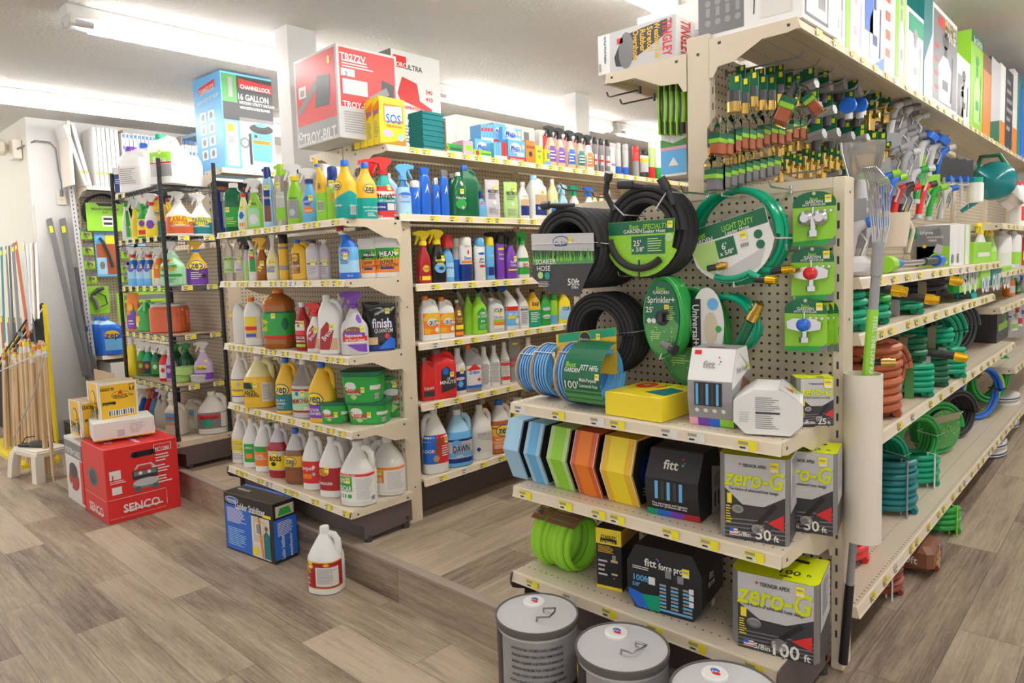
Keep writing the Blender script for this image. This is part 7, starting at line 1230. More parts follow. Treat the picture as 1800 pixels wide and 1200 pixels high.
# power washer accessories hanging on the wall panel
def wall_card(px, py, w, h, m, lab, ops=(), x=-6.12, name='accessory_pack', cat='accessory', gp=None, item=None, rz=90):
    P = at(px, py, x=x); root = thing(name, lab, cat, P, rz, gp)
    mb = MB(); mb.box(-w/2, w/2, 0, .003, -h/2, h/2, m, .001)
    dec(mb, flat((0, -.0, -h/2), (1, 0, 0), (0, 0, 1)), ops, w, h); mb.build('backing_card', root, smooth=False)
    if item: item(root)
    mb = MB(); mb.tube([(0, .09, h*.42), (0, -.02, h*.42), (0, -.03, h*.45)], .003, 'grey/met', 5); mb.build('peg_hook', root)
    return root
def hoseitem(root):
    m = MB(); m.tube(coil_pts(.15, .012, 5, 0, 36, .02, 'y'), .007, 'rubber', 7); m.build('hose_coil', root)
    m = MB(); m.box(-.15, .17, -.03, -.025, -.17, .07, 'lime'); S = flat((0, -.03, 0), (1, 0, 0), (0, 0, 1)); S.text(m, 'PRESSURE WASHER HOSE', 0, .02, .018, 'black', 1, w=.22); S.text(m, '25 FT', 0, -.01, .014, 'black', 1); S.poly(m, [(-.07, .07), (.07, .07), (.05, .045), (-.05, .045)], 'black', 1); S.rect(m, -.03, .06, -.13, -.04, 'white', 1); S.rect(m, -.02, .05, -.075, -.055, 'black', 2); S.rect(m, -.02, .05, -.115, -.095, 'black', 2); m.build('label_card', root, smooth=False)
wall_card(183, 372, .1, .1, 'black', 'black pressure washer hose coil with bright green card, upper left wall panel', item=hoseitem, name='pressure_hose', cat='hose')
wall_card(262, 375, .1, .1, 'black', 'black pressure washer hose coil seen through the wire rack', item=hoseitem, name='pressure_hose', cat='hose')
def lump(root, c='mgrey', k=1):
    m = MB(); m.cyl((-.02*k, -.012, .01), (.02*k, -.012, -.005), .012*k, c, seg=10); m.cyl((.0, -.012, .0), (.0, -.014, -.03*k), .009*k, 'brass/met', seg=8); m.build('fitting', root)
for q, (px, py) in enumerate(((152, 411), (155, 438), (158, 463), (161, 489), (220, 470), (232, 470), (222, 488), (236, 500), (219, 505), (222, 445), (238, 448))):
    wall_card(px, py, .085, .095, 'lime', 'small green carded washer fitting on the far left wall panel', [('r', -.5, .5, .7, 1, 'mgrey', 1), ('s', .25, .5, .012)], item=lump, gp='small green carded washer fittings')
wall_card(187, 446, .17, .40, 'lblue', 'blue and salmon carded gutter wand with black curved handle', [('r', -.45, .45, .05, .72, 'rust', 1), ('r', -.45, .0, .05, .42, 'sky', 2), ('d', -.22, .25, .12, 'mgrey', 3, .2), ('r', .0, .45, .72, .9, 'yellow', 2), ('t', 'WAND', 0, .92, .12, 'orange', 3)], name='wand_pack', item=lambda r: (lambda m: (m.tube([(-.05, -.02, .14), (-.02, -.02, .10), (.02, -.02, -.02), (.04, -.02, -.12)], .012, 'dark', 8), m.build('curved_handle', r)))(MB()))
def gun(root):
    m = MB(); m.tube([(.05, -.02, .10), (.0, -.02, .085), (-.045, -.02, .04)], .016, 'dark', 10); m.tube([(-.045, -.02, .04), (-.02, -.02, .0), (.0, -.02, -.08)], .017, 'mgrey', 10); m.tube([(.0, -.02, .07), (.06, -.02, .03), (.07, -.02, -.04), (.02, -.02, -.06)], .006, 'dark', 6); m.cyl((.0, -.02, -.08), (.0, -.02, -.10), .009, 'brass/met', seg=8); m.build('spray_gun', root)
wall_card(171, 527, .19, .24, 'lime', 'green carded pressure washer spray gun above the blue jugs', item=gun, name='spray_gun_pack')
wall_card(213, 540, .06, .26, 'lime', 'green carded lance partly behind the rack post', name='spray_gun_pack')
wall_card(262, 517, .42, .14, 'lime', 'long green carded wand seen above the laundry bottles', [('r', -.5, .5, .2, .5, 'mgrey', 1)], name='wand_pack')
for q, (px, py) in enumerate(((232, 433), (246, 433))): wall_card(px, py, .1, .1, 'sky', 'pale blue carded part behind the blue spray bottles, %s one' % ('left', 'right')[q])
for q, px in enumerate((166, 179, 196)):
    bottle('rjug', px, 556, (20, 20, 36)[q], ('x', -5.98+.04*q), .736, 'blue washer detergent jug on the low wall shelf, %s one' % ('leftmost', 'middle', 'rightmost labelled')[q], body='blue/g', zones=[(.8, 'blue/g'), (1, 'sky')], head='cap', hm='blue', rot=70, ops=([('r', -.2, .5, .12, .42, 'lblue'), ('d', .1, .54, .3, 'gold', 3, .18), ('t', 'zep', .1, .5, .2, 'dblue', 4)] if q == 2 else ()))
carton('white carton with blue corner under the low wall shelf', Vector((-6.0, .16, PZ)), .34, .5, .50, 0, 'white', R=[('r', .3, .5, .5, 1, 'blue', 1)], name='cleaner_carton')
# outlet, cord, emergency light, slotted angle
P = at(108, 348, x=-6.262); root = thing('wall_outlet', 'beige wall outlet with grey plug beside the slotted steel angle', 'outlet', P, 90)
m = MB(); m.box(-.036, .036, -.006, 0, -.058, .058, 'cream', .002); m.build('cover_plate', root, smooth=False); m = MB(); 
for dz in (-.02,): m.cyl((0, -.007, dz), (0, -.0075, dz), .014, 'cream', seg=14); m.box(-.006, -.004, -.009, -.007, dz, dz+.008, 'dark'); m.box(.004, .006, -.009, -.007, dz, dz+.008, 'dark')
m.build('socket', root)
P2 = at(30, 262, y=-.46); root = thing('emergency_light', 'beige emergency light with round glass lamp on the cream wall', 'emergency light', P2, 0)
m = MB(); m.box(-.02, .14, -.06, .005, -.10, .06, 'cream', .006); m.build('battery_box', root, smooth=False)
for sx in (-.0, -.07):
    m = MB(); m.v = []; m.lathe([(0, .03), (.02, .062), (.05, .07), (.055, .066), (.05, .06)], 'cream', 22); m.v = [(x+sx, -z-.05-.03*(sx == 0), y+.01) for x, y, z in m.v]; m.build('lamp_housing', root)
    m = MB(); m.lathe([(.049, .061), (.056, .04), (.058, .001)], 'silver/g', 20); m.v = [(x+sx, -z-.05-.03*(sx == 0), y+.01) for x, y, z in m.v]; m.build('lens', root)
a = P2+Vector((.14, -.03, -.02)); pts = [a]+[at(*p, x=-6.25) for p in ((62, 247), (88, 250), (98, 262), (103, 300), (108, 322), (108, 338))]
root = thing('power_cord', 'grey power cord looping from the emergency light to the outlet', 'cord', (0, 0, 0)); m = MB(); m.tube(pts, .006, 'mgrey', 7); m.build('cord', root); m = MB(); m.cyl(pts[-1]+Vector((0, 0, .02)), pts[-1]+Vector((.0, 0, -.03)), .014, 'mgrey', seg=10); m.build('plug', root)
def leanbar(pa, pb, ya, yb, w, m, lab, nmx='metal_bar', angle=True, gp=None, slots=False, cat='metal bar', x0=None, x1=None):
    A = at(*pa, x=x0) if x0 else at(*pa, y=ya); B = at(*pb, x=x1) if x1 else at(*pb, y=yb)
    root = thing(nmx, lab, cat, B, 0, gp); D = A-B; n = D.normalized(); r = n.cross(Vector((.68, -.73, 0))).normalized(); f = r.cross(n)
    mb = MB(); sec = [(-w/2, 0), (w/2, 0), (w/2, .003), (-w/2+.003, .003), (-w/2+.003, w*.7), (-w/2, w*.7)] if angle else [(-w/2, -w/4), (w/2, -w/4), (w/2, w/4), (-w/2, w/4)]
    mb.loft([[tuple(p+r*a-f*b) for a, b in sec] for p in (Vector((0, 0, 0)), D)], m); mb.build('bar', root, smooth=False)
    mb = MB(); q = D*.93; mb.add([tuple(q+r*a+f*.002+n*b) for a, b in ((-w*.3, -.03), (w*.3, -.03), (w*.3, .03), (-w*.3, .03))], [(0, 1, 2, 3)], 'ytag')
    mb.build('price_sticker', root, smooth=False)
    if slots:
        mb = MB(); L = D.length; z = .03
        while z < L-.02: mb.add([tuple(n*(z+b)+r*a+f*.0015) for a, b in ((-.004, 0), (.004, 0), (.004, .018), (-.004, .018))], [(0, 1, 2, 3)], 'dark'); z += .036
        mb.build('slots', root, smooth=False)
    return root
leanbar((116, 262), (165, 640), 0, 0, .045, 'silver', 'tall galvanised slotted angle leaning by the wall outlet', slots=True, x0=-6.2, x1=-5.9, nmx='slotted_angle')
leanbar((86, 384), (150, 660), 0, 0, .05, 'mgrey/m', 'dark steel angle leaning on the white wall, leftmost of two', x0=-6.24, x1=-5.8)
leanbar((109, 384), (156, 665), 0, 0, .055, 'mgrey/m', 'dark steel angle leaning on the white wall, right one of two', x0=-6.24, x1=-5.8)
for q in range(4): leanbar((130+q*3, 470), (160+q*4, 660), 0, 0, .012, 'grey/smet', 'thin steel bar leaning beside the slotted angle', x0=-6.15, x1=-5.85, angle=False, gp='thin steel bars by the slotted angle')
# bar and dowel display
yR = -.62; root = thing('bar_rack', 'black and yellow steel display rack for bars and dowels at the left edge', 'rack', (0, 0, 0))
def dq(px, py, y): return at(px, py, y=y)
A = dq(78, 535, yR); B = dq(101, 840, yR); m = MB()
m.tube([A, Vector((A.x, yR, 0))], .016, 'yellow', 4); m.build('yellow_post', root, smooth=False)
m = MB(); z1 = A.z; L0 = dq(-30, 690, yR); m.add([tuple(Vector((A.x, yR, z1-.02))), tuple(Vector((A.x, yR, .02))), tuple(Vector((L0.x, yR, .02))), tuple(Vector((L0.x, yR, L0.z)))], [(0, 1, 2, 3)], 'black/m'); 
m.build('side_panel', root, smooth=False)
m = MB(); 
for k in (0, .05, .11): m.tube([Vector((A.x-.02, yR-.01-k, z1-k)), Vector((L0.x, yR-.01-k, L0.z-k))], .008 if k else .013, 'black' if k != .05 else 'yellow', 6)
m.build('sloped_rail', root)
m = MB(); c0 = dq(86, 620, yR-.14); m.tube([c0, Vector((c0.x-.1, yR-.2, c0.z-.02)), dq(0, 652, yR-.22)], .005, 'silver', 6); m.build('wire_guard', root)
m = MB(); m.tube([dq(78, 622, yR-.22), dq(60, 690, yR-.23), dq(24, 770, yR-.24)], .006, 'silver', 6); m.tube([dq(24, 770, yR-.24), dq(20, 800, yR-.24)], .006, 'silver', 6); m.build('wire_brace', root)
m = MB(); m.box(A.x-1.2, A.x+.02, yR-.24, yR, .0, .03, 'yellow'); m.build('base_tray', root, smooth=False)
g = random.Random(11)
for i in range(46):
    u = i/45; pt = 5+u*74+g.uniform(-2, 2); pb = 8+u*84+g.uniform(-4, 4); yy = yR-.05-.12*g.random(); ty = 598+g.uniform(-4, 22)+(14 if u < .35 else 0)
    A_ = dq(pt, ty, yy); B_ = dq(pb, 800, yy-.03); n_ = (A_-B_).normalized(); B_ = B_+n_*((.035-B_.z)/n_.z)
    root = thing('wooden_dowel', 'pale wooden dowel standing in the yellow and black rack', 'dowel', B_, 0, 'wooden dowels in the display rack'); D = A_-B_
    r_ = g.choice([.006, .008, .011, .013]); m = MB(); m.cyl(Vector((0, 0, 0)), D, r_, g.choice(['wood', 'wood2', 'wood2']), seg=10); m.build('stick', root)
    m = MB(); m.cyl(D*.90, D*.95, r_*1.03, 'white', seg=10); m.cyl(D*.955, D*.985, r_*1.03, 'ytag' if i % 2 else 'orange', seg=10); m.build('sticker_band', root)
BR = [(2, 434, 8, 600, 'dteal', .02), (10, 432, 20, 600, 'mgrey/m', .016), (16, 432, 24, 600, 'dark', .014), (22, 428, 34, 590, 'mgrey/m', .03), (27, 425, 50, 590, 'rust/m', .03), (40, 426, 54, 580, 'grey/smet', .035), (54, 428, 60, 560, 'offw', .012), (58, 427, 64, 560, 'brown', .012), (63, 428, 68, 560, 'white', .014), (47, 430, 56, 570, 'silver', .01)]
for q, (a_, b_, c_, d_, mt_, w_) in enumerate(BR):
    leanbar((a_, b_), (c_, d_), -.56, -.75, w_, mt_, '%s bar rising from the rack, number from left by look' % 'x', angle=w_ > .015)['label'] = ('teal painted steel bar at the left edge of the bar rack', 'dark grey steel angle near the left edge of the bar rack', 'thin black bar in the bar rack beside the teal one', 'wide dark steel angle left of the rusty bar', 'rusty brown flat steel bar leaning in the bar rack', 'broad bright grey steel bar right of the rusty bar', 'thin white trim strip rising from the bar rack', 'thin brown rod among the white strips', 'rightmost white trim strip in the bar rack', 'thin silver rod behind the broad grey bar')[q]
for q in range(6):
    leanbar((2+q*11, 560-g.randint(0, 8)), (8+q*11, 640-q*6), -.62, -.70, .022, g.choice(['mgrey/m', 'rust/m', 'grey/smet', 'dark']), 'short steel piece stored in the lower tier of the bar rack', gp='short steel pieces in the bar rack')
# ================= right: top cartons =================
ZS = 2.08
carton('white sprayer carton with dark tool pattern at the near end of the top shelf', Vector((-.262, .20, ZS)), .33, .30, .46, 0, 'white', F=[('r', -.5, -.04, .04, 1, 'mgrey', 1), ('t', 'MADE IN USA WITH', -.25, .62, .05, 'white', 3, .36), ('t', 'GLOBAL MATERIALS', -.25, .55, .05, 'white', 3, .36)]+[('d', -.40+.1*(i % 4), .12+.13*(i//4), .03, 'grey', 2) for i in range(12)]+[('r', -.42+.1*(i % 4), -.38+.1*(i % 4), .16+.13*(i//4), .22+.13*(i//4), 'grey', 2) for i in range(12)]+[('p', [(.12, .06), (.40, .06), (.38, .5), (.14, .5)], 'offw', 2), ('p', [(.05, .10), (.06, .10), (.10, .6), (.08, .6)], 'dark', 3), ('r', .20, .32, .44, .52, 'dark', 3), ('t', 'best', .26, .46, .07, 'white', 4)], R=[('r', -.46, .2, .03, .5, 'dark', 1), ('r', -.42, .16, .05, .48, 'white', 2), ('b', -.1, .1, .1, .3), ('l', -.4, .1, .3, .46, 4, 'grey')], name='sprayer_carton')
spr = lambda c='white', d='grey': [('p', [(-.25, .06), (.25, .06), (.28, .42), (.1, .55), (-.1, .55), (-.28, .42)], c, 2), ('r', -.06, .06, .55, .66, d, 3), ('d', 0, .72, .12, d, 3, .08), ('p', [(.2, .1), (.3, .1), (.32, .6), (.28, .6)], d, 3), ('r', -.12, .12, .2, .3, d, 3)]
TB = [(1455, 1486, -160, 'white', spr('offw'), 'white sprayer carton with drawn tank beside the patterned one'), (1487, 1519, -150, 'lime', [('r', -.3, .5, 0, 1, 'white', 1)]+spr('white', 'pink'), 'green edged white sprayer carton'), (1520, 1553, -110, 'white', [('r', -.5, -.1, .3, .95, 'blue', 2), ('p', [(-.1, .0), (.5, .0), (.5, .14)], 'blue', 2)]+spr('offw', 'dblue'), 'white sprayer carton with dark blue picture column'), (1554, 1573, -90, 'white', [('r', -.4, .0, .15, .22, 'dorange', 2), ('r', -.4, .0, .3, .38, 'dorange', 2), ('r', -.4, .0, .46, .54, 'dorange', 2), ('r', -.4, 0, .62, .7, 'dorange', 2)], 'white sprayer carton with small red pictures'), (1574, 1592, -60, 'lime', [('r', -.3, .5, 0, .8, 'lgreen', 1)]+spr('white', 'grey'), 'lime green sprayer carton'), (1593, 1622, 8, 'white', [('r', -.4, .5, .72, .94, 'hgreen', 2)]+spr('white', 'grey'), 'white sprayer carton with green heading'), (1623, 1637, -40, 'dteal', [('p', [(-.5, 0), (.5, 0), (.5, .6), (-.5, .3)], 'lgrey', 2)], 'teal and silver sprayer carton'), (1638, 1680, 2, 'white', [('r', -.48, .5, .05, .95, 'mgrey', 1), ('r', -.3, -.05, .82, .92, 'red', 3), ('t', '2-GALLON', .2, .90, .12, 'white', 3, .5), ('t', 'HEAVY DUTY', .2, .86, .12, 'yellow', 3, .5), ('t', 'SPRAYER', .2, .82, .12, 'white', 3, .5)]+spr('white', 'dark')+[('d', -.35, .18+.14*i, .08, 'red', 3, .02) for i in range(4)], 'tall black and white 2-gallon sprayer carton'), (1681, 1704, 92, 'white', [('r', -.45, .0, .05, .7, 'mgrey', 2)]+spr('white', 'dark'), 'shorter white sprayer carton with grey column'), (1705, 1726, 50, 'lime', [('r', -.5, .5, .88, 1, 'dgreen', 2), ('t', 'Best GARDEN', 0, .92, .1, 'white', 3, .7)]+spr('lgreen', 'green'), 'green and lime sprayer carton'), (1727, 1740, 92, 'orange', [('r', -.5, .5, .8, 1, 'brown', 1)], 'orange sprayer carton edge'), (1740, 1756, 98, 'dgreen', [('p', [(-.5, .2), (.5, .3), (.5, 1), (-.5, 1)], 'silver', 2)], 'silver and green sprayer carton right of the orange one'), (1757, 1765, 110, 'white', [('r', -.5, .5, 0, .3, 'orange', 2)], 'narrow white and orange carton'), (1766, 1778, 118, 'dark', [('l', -.4, .4, .2, .9, 6, 'grey')], 'charcoal tool carton near the right edge'), (1779, 1786, 120, 'offw', [('r', -.5, .5, 0, .3, 'orange', 2)], 'narrow pale carton near the right edge'), (1787, 1793, 130, 'dteal', (), 'narrow teal carton near the right edge'), (1794, 1812, 150, 'blue', [('t', 'NEW', 0, .9, .2, 'white', 3)], 'blue carton cut by the right edge')]
for p0, p1, tp, mt_, face, lab in TB:
    ybox(lab+' on the high shelf', p0, p1, max(tp, -80), ZS, -.112, .2, mt_, face=face, name='sprayer_carton')
# boots
bF = [('r', -.5, -.34, 0, 1, 'white', 1), ('p', [(-.34, 0), (.5, 0), (.5, 1), (-.34, 1)], 'lgrey', 1), ('p', [(-.26, .12), (-.12, .05), (-.02, .2), (.16, .38), (.40, .62), (.40, .95), (.1, .9), (-.08, .85), (-.22, .6), (-.28, .35)], 'dark', 2), ('d', -.12, .45, .1, 'mgrey', 3, .2), ('t', 'TINGLEY', .40, .5, .11, 'red', 4, .38, -90), ('t', 'Weather-Tuff', .28, .5, .07, 'gold', 4, .38, -90), ('t', 'Stretch', .19, .58, .07, 'gold', 4, .26, -90), ('t', 'Rubber', .10, .58, .07, 'gold', 4, .24, -90), ('t', 'Overshoes', .01, .52, .07, 'gold', 4, .32, -90), ('r', -.24, -.16, .66, .8, 'red', 3), ('t', 'Hi-Top Work Rubber', -.40, .6, .03, 'dblue', 3, .3, -90), ('b', -.49, -.46, .05, .3)]
bP = carton('grey and white boot carton with black overshoe picture on the left high shelf', Vector((-.655, .10, 2.056)), .31, .13, .135, 0, 'white', F=bF, R=[('t', 'TINGLEY', 0, .5, .5, 'red', 2, .9, -90)], name='boot_carton')
carton('white boot carton with red lettering behind the overshoe carton', Vector((-.605, .27, 2.056)), .31, .14, .12, 0, 'white', F=[('r', -.5, .5, 0, 1, 'lgrey', 1)], R=[('r', -.5, -.1, .1, .6, 'gold', 1), ('t', 'TINGLEY', .1, .5, .3, 'red', 2, .72, -90)], name='boot_carton')
carton('upper boot carton lying on the other white boot carton', Vector((-.60, .27, 2.178)), .30, .14, .10, 0, 'offw', R=[('t', 'TINGLEY', .1, .5, .5, 'mgrey', 2, .9)], name='boot_carton')
# goods hanging left of the tall post
def xcard(px, py, x, w, h, m, lab, ops=(), name='accessory_pack', cat='accessory', gp=None, item=None, hook_=True, rz=90, th=.004):
    P = at(px, py, x=x); root = thing(name, lab, cat, P, rz, gp)
    mb = MB(); mb.box(-w/2, w/2, 0, th, -h/2, h/2, m, .001); dec(mb, flat((0, 0, -h/2), (1, 0, 0), (0, 0, 1)), ops, w, h); mb.build('backing_card', root, smooth=False)
    if item: item(root)
    return root
for q, px in enumerate((1168, 1178, 1188, 1199)):
    P = at(px, 192, y=.12); root = thing('soaker_pack', 'green and black carded pack under the left high shelf', 'accessory', P, 0, 'green and black packs hanging under the boot shelf'); m = MB(); m.box(-.002, .002, -.04, .04, -.09, .09, 'lime'); m.build('backing_card', root, smooth=False); m = MB(); m.tube([(.01, -.02, .085), (.016, -.03, 0), (.01, -.02, -.085)], .012, 'dark', 8); m.tube([(.022, -.03, .05), (.026, -.035, 0), (.02, -.03, -.05)], .008, 'lime', 6); m.build('hose_piece', root)
for q, (px, py) in enumerate(((1125, 158), (1150, 171))): hook(at(px, py, y=.08)-Vector((0, 0, 0)), .14, 'black peg hook under the left high shelf, %s one' % ('outer', 'inner')[q], None, d=(-1, 0, 0), m='dark')
carton('tall narrow timer carton with blue and pink bands left of the tall post', Vector((-.56, .16, 1.68)), .10, .09, .18, 0, 'white', F=[('r', -.5, .5, .05, .5, 'lblue', 1), ('r', -.5, .5, .5, .56, 'pink', 2), ('p', [(-.5, .56), (.5, .56), (.5, .7), (0, .62), (-.5, .72)], 'sprite', 2), ('d', .0, .86, .16, 'dark', 2, .08), ('p', [(-.2, .2), (.2, .2), (0, .36)], 'white', 3)], R=[('r', -.5, .5, 0, 1, 'wood', 1), ('r', -.2, .3, .6, .9, 'dblue', 2)], name='timer_carton')
# ================= nozzle wall (facing the right aisle) =================
XW = -.405
def fit(px, py, x, kind, lab, gp, k=1.0):
    P = at(px, py, x=x); root = thing({'brass': 'hose_fitting', 'pack': 'washer_pack', 'bpack': 'connector_pack', 'grey': 'hose_connector', 'nozzle': 'hose_nozzle', 'wheel': 'shutoff_valve'}.get(kind, 'hose_fitting'), lab, 'hose fitting', P, 0, gp)
    m = MB()
    if kind in ('pack', 'bpack'):
        w, h, d = .030*k, .085*k, .045*k; c = 'rust' if kind == 'pack' else 'mgrey'
        m.box(-w/2, w/2, -d/2, d/2, -h/2, h*.2, c, .004); m.build('contents', root, smooth=False)
        m = MB(); m.box(-w*.56, w*.56, -d*.54, d*.54, -h*.1, h*.14, 'lime'); m.box(-w*.57, w*.57, -d*.55, d*.55, h*.04, h*.2, 'dgreen'); m.build('label_band', root, smooth=False)
        m = MB(); m.loft([[(-w*.62, -d*.6, -h*.56), (w*.62, -d*.6, -h*.56), (w*.62, d*.6, -h*.56), (-w*.62, d*.6, -h*.56)], [(-w*.62, -d*.6, h*.4), (w*.62, -d*.6, h*.4), (w*.62, d*.6, h*.4), (-w*.62, d*.6, h*.4)], [(-w*.1, -d*.3, h*.75), (w*.1, -d*.3, h*.75), (w*.1, d*.3, h*.75), (-w*.1, d*.3, h*.75)]], 'white/clear'); m.build('clear_case', root, smooth=False); return root
    m.box(-.017*k, .017*k, .008, .010, .0, .055*k, 'dgreen'); m.box(-.017*k, .017*k, .007, .0101, -.02*k, .0, 'lime' if kind in ('gold', 'wheel') else 'dgreen'); m.box(.001*k, .011*k, .0055, .007, .036*k, .051*k, 'ytag'); m.build('backing_card', root, smooth=False)
    m = MB()
    if kind == 'brass': m.cyl((0, 0, .012*k), (0, 0, -.02*k), .017*k, 'dark', seg=10); m.cyl((0, 0, -.018*k), (0, 0, -.045*k), .019*k, 'brass/met', seg=12)
    elif kind == 'gold': m.cyl((0, 0, .02*k), (0, 0, -.01*k), .012*k, 'brass/met', seg=10); m.cyl((0, 0, -.01*k), (0, 0, -.045*k), .017*k, 'brass/met', seg=12); m.cyl((.0, 0, .0), (.03*k, 0, .0), .008*k, 'brass/met', seg=8)
    elif kind == 'grey': m.cyl((-.03*k, 0, -.01*k), (.03*k, -.01, .0), .017*k, 'grey', seg=6); m.cyl((0, 0, -.01*k), (0, 0, -.05*k), .014*k, 'dark', seg=10)
    elif kind == 'wheel': m.cyl((0, -.02*k, .0), (0, 0, .0), .03*k, 'blue', seg=16); m.cyl((0, 0, -.0), (0, 0, -.05*k), .014*k, 'lgrey', seg=10)
    m.build('fitting_body', root); return root
def nozz(px, py, x, c1, c2, lab, k=1.0, gp=None, rz=20, head='round'):
    P = at(px, py, x=x); root = thing('hose_nozzle', lab, 'hose nozzle', P, rz, gp)
    m = MB(); m.box(-.035*k, .035*k, .022, .024, -.02*k, .13*k, 'grey' if c1 != 'green' else 'lime'); m.build('backing_card', root, smooth=False)
    m = MB(); m.tube([(.035*k, 0, .055*k), (.01*k, 0, .045*k), (-.005*k, 0, .02*k), (-.012*k, 0, -.03*k), (-.02*k, 0, -.09*k)], [.012*k, .018*k, .019*k, .016*k, .015*k], c1, 12); m.build('grip', root)
    m = MB(); m.cyl((.035*k, 0, .055*k), (.065*k, 0, .062*k), .016*k, c2, seg=14) if head == 'round' else m.cyl((.03*k, 0, .06*k), (.05*k, 0, .085*k), .038*k, c2, seg=18); m.build('spray_head', root)
    m = MB(); m.tube([(.012*k, 0, .035*k), (.035*k, 0, -.0*k), (.018*k, 0, -.05*k)], .005*k, 'silver/met', 6); m.cyl((-.02*k, 0, -.09*k), (-.022*k, 0, -.11*k), .018*k, 'lgrey', seg=12); m.build('trigger_lever', root); return root
for i in range(11):   # hanging rail of black and brass repair fittings
    fit(1290+i*15.5, 168-i*1.0+6*math.sin(i*2.2), -.26-.0*i, 'brass', 'black and brass hose repair fitting in the upper row', 'black and brass fittings in the upper row', 1.1)
for i in range(9): fit(1300+i*17, 142+5*math.sin(i), -.33, 'brass', 'dark carded fitting hanging high behind the upper row', 'carded fittings high behind the upper row', .9)
for i in range(12): fit(1262+i*13.0, 247-i*2.2+3*math.sin(i*1.7), -.24, 'pack', 'clear pack with green band and rust washers', 'clear packs of rust coloured washers', 1.0)
fit(1383, 186, -.16, 'pack', 'clear washer pack tilted at the front of its hook', None, 1.25).rotation_euler = (0, RAD(25), RAD(20)); fit(1424, 178, -.16, 'pack', 'clear washer pack tilted left at the end of its hook', None, 1.1).rotation_euler = (0, RAD(-35), RAD(10))
for i in range(12): fit(1270+i*14.5, 268-i*2.2+3*math.sin(i*1.3), -.28, 'gold', 'brass coupling below the washer packs', 'brass couplings below the washer packs', .85)
for i in range(9): fit(1256+i*12.8, 309-i*3.0, -.24, 'bpack', 'clear pack with green band and dark connectors', 'clear packs of dark connectors', 1.0)
for i in range(12): fit(1360+i*11, 298-i*2.0+6*math.sin(i*2.1), -.27, 'gold', 'brass hose fitting on green card in the lower row', 'brass fittings on green cards in the lower row', .8)
for i in range(16): fit(1420+(i % 6)*26+7*(i//6), 150+(i//6)*42+4*math.sin(i*2.7)+(i % 6)*3, -.22-.02*(i % 3), 'grey', 'grey plastic hose connector on dark green card', 'grey hose connectors on dark green cards', 1.1)
for i in range(12): fit(1408+(i % 6)*24, 218+(i//6)*44+(i % 6)*4, -.30, 'brass', 'black and brass connector behind the grey ones', 'black and brass connectors behind the grey ones', 1.0)
for i, (x, y) in enumerate(((1492, 186), (1512, 185))): fit(x, y, -.2, 'wheel', 'blue and grey quick valve, %s of two' % ('left', 'right')[i], None, 1.0)
for i, (x, y) in enumerate(((1538, 190), (1554, 193), (1528, 205), (1548, 262), (1556, 278), (1532, 262), (1511, 258))): fit(x, y, -.22, 'gold', 'large brass valve on lime card near the plastic funnel bag', 'large brass valves on lime cards', 1.3)
for i in range(10): hook(Vector((XW, .20+i*.13, 2.01-.004*i)), .26, 'dark peg hook under the high right shelf', 'dark peg hooks under the high right shelf', d=(1, 0, 0), m='mgrey')
for i in range(12): hook(Vector((XW, .22+i*.12, 1.80-.13*(i % 3))), .27, 'dark peg hook among the nozzles', 'dark peg hooks among the nozzles', d=(1, 0, 0), m='mgrey')
g = random.Random(21)
for i in range(60):
    fit(1425+(i % 12)*19+g.uniform(-5, 5), 168+(i//12)*33+(i % 12)*3.5+g.uniform(-6, 6), -.33, ('brass', 'gold', 'grey', 'brass')[i % 4], 'carded hose part in the dense field behind the front nozzles', 'carded hose parts behind the front nozzles', g.uniform(.8, 1.25))
# nozzles farther along
NZ = [(1572, 205, 'lgrey', 'grey'), (1590, 212, 'lgrey', 'grey'), (1607, 225, 'lgrey', 'silver'), (1580, 250, 'grey', 'mgrey'), (1600, 262, 'grey', 'mgrey'), (1620, 268, 'lgrey', 'blue'), (1640, 272, 'lgrey', 'blue'), (1566, 285, 'mgrey', 'grey'), (1590, 290, 'grey', 'lgrey'), (1655, 280, 'blue', 'lgrey'), (1552, 330, 'blue', 'lime'), (1566, 335, 'blue', 'lime'), (1578, 350, 'red', 'dark'), (1590, 352, 'dark', 'red'), (1622, 345, 'red', 'dark'), (1640, 350, 'green', 'lime'), (1660, 350, 'lgrey', 'blue'), (1512, 350, 'green', 'dgreen'), (1530, 345, 'lgrey', 'lime'), (1604, 320, 'lgrey', 'green'), (1618, 318, 'green', 'lgrey')]
for i, (x, y, a_, b_) in enumerate(NZ): nozz(x, y, -.2, a_, b_, 'carded garden hose nozzle hanging on the right aisle wall', 1.0, 'hose nozzles on the right aisle wall', rz=20+10*(i % 3), head='round' if b_ not in ('blue',) or i == 16 else 'wide')
for i, x in enumerate((1660, 1676, 1690, 1703)):   # spiked sprinklers
    P = at(x, 325, x=-.18); root = thing('spike_sprinkler', 'grey spike sprinkler with blue cap hanging point down', 'sprinkler', P, 20, 'spike sprinklers with blue caps'); m = MB(); m.cyl((0, 0, .0), (0, 0, -.14), .012, 'lgrey', r1=.001, seg=8); m.build('spike', root); m = MB(); m.cyl((0, 0, 0), (0, 0, .04), .012, 'lgrey', seg=10); m.box(-.04, .04, -.012, .012, -.004, .004, 'lgrey'); m.build('sprinkler_body', root); m = MB(); m.cyl((.012, -.01, .03), (.03, -.02, .03), .017, 'blue', seg=12); m.build('blue_cap', root); m = MB(); m.box(-.025, .025, .014, .016, .02, .15, 'dark'); m.build('backing_card', root, smooth=False)
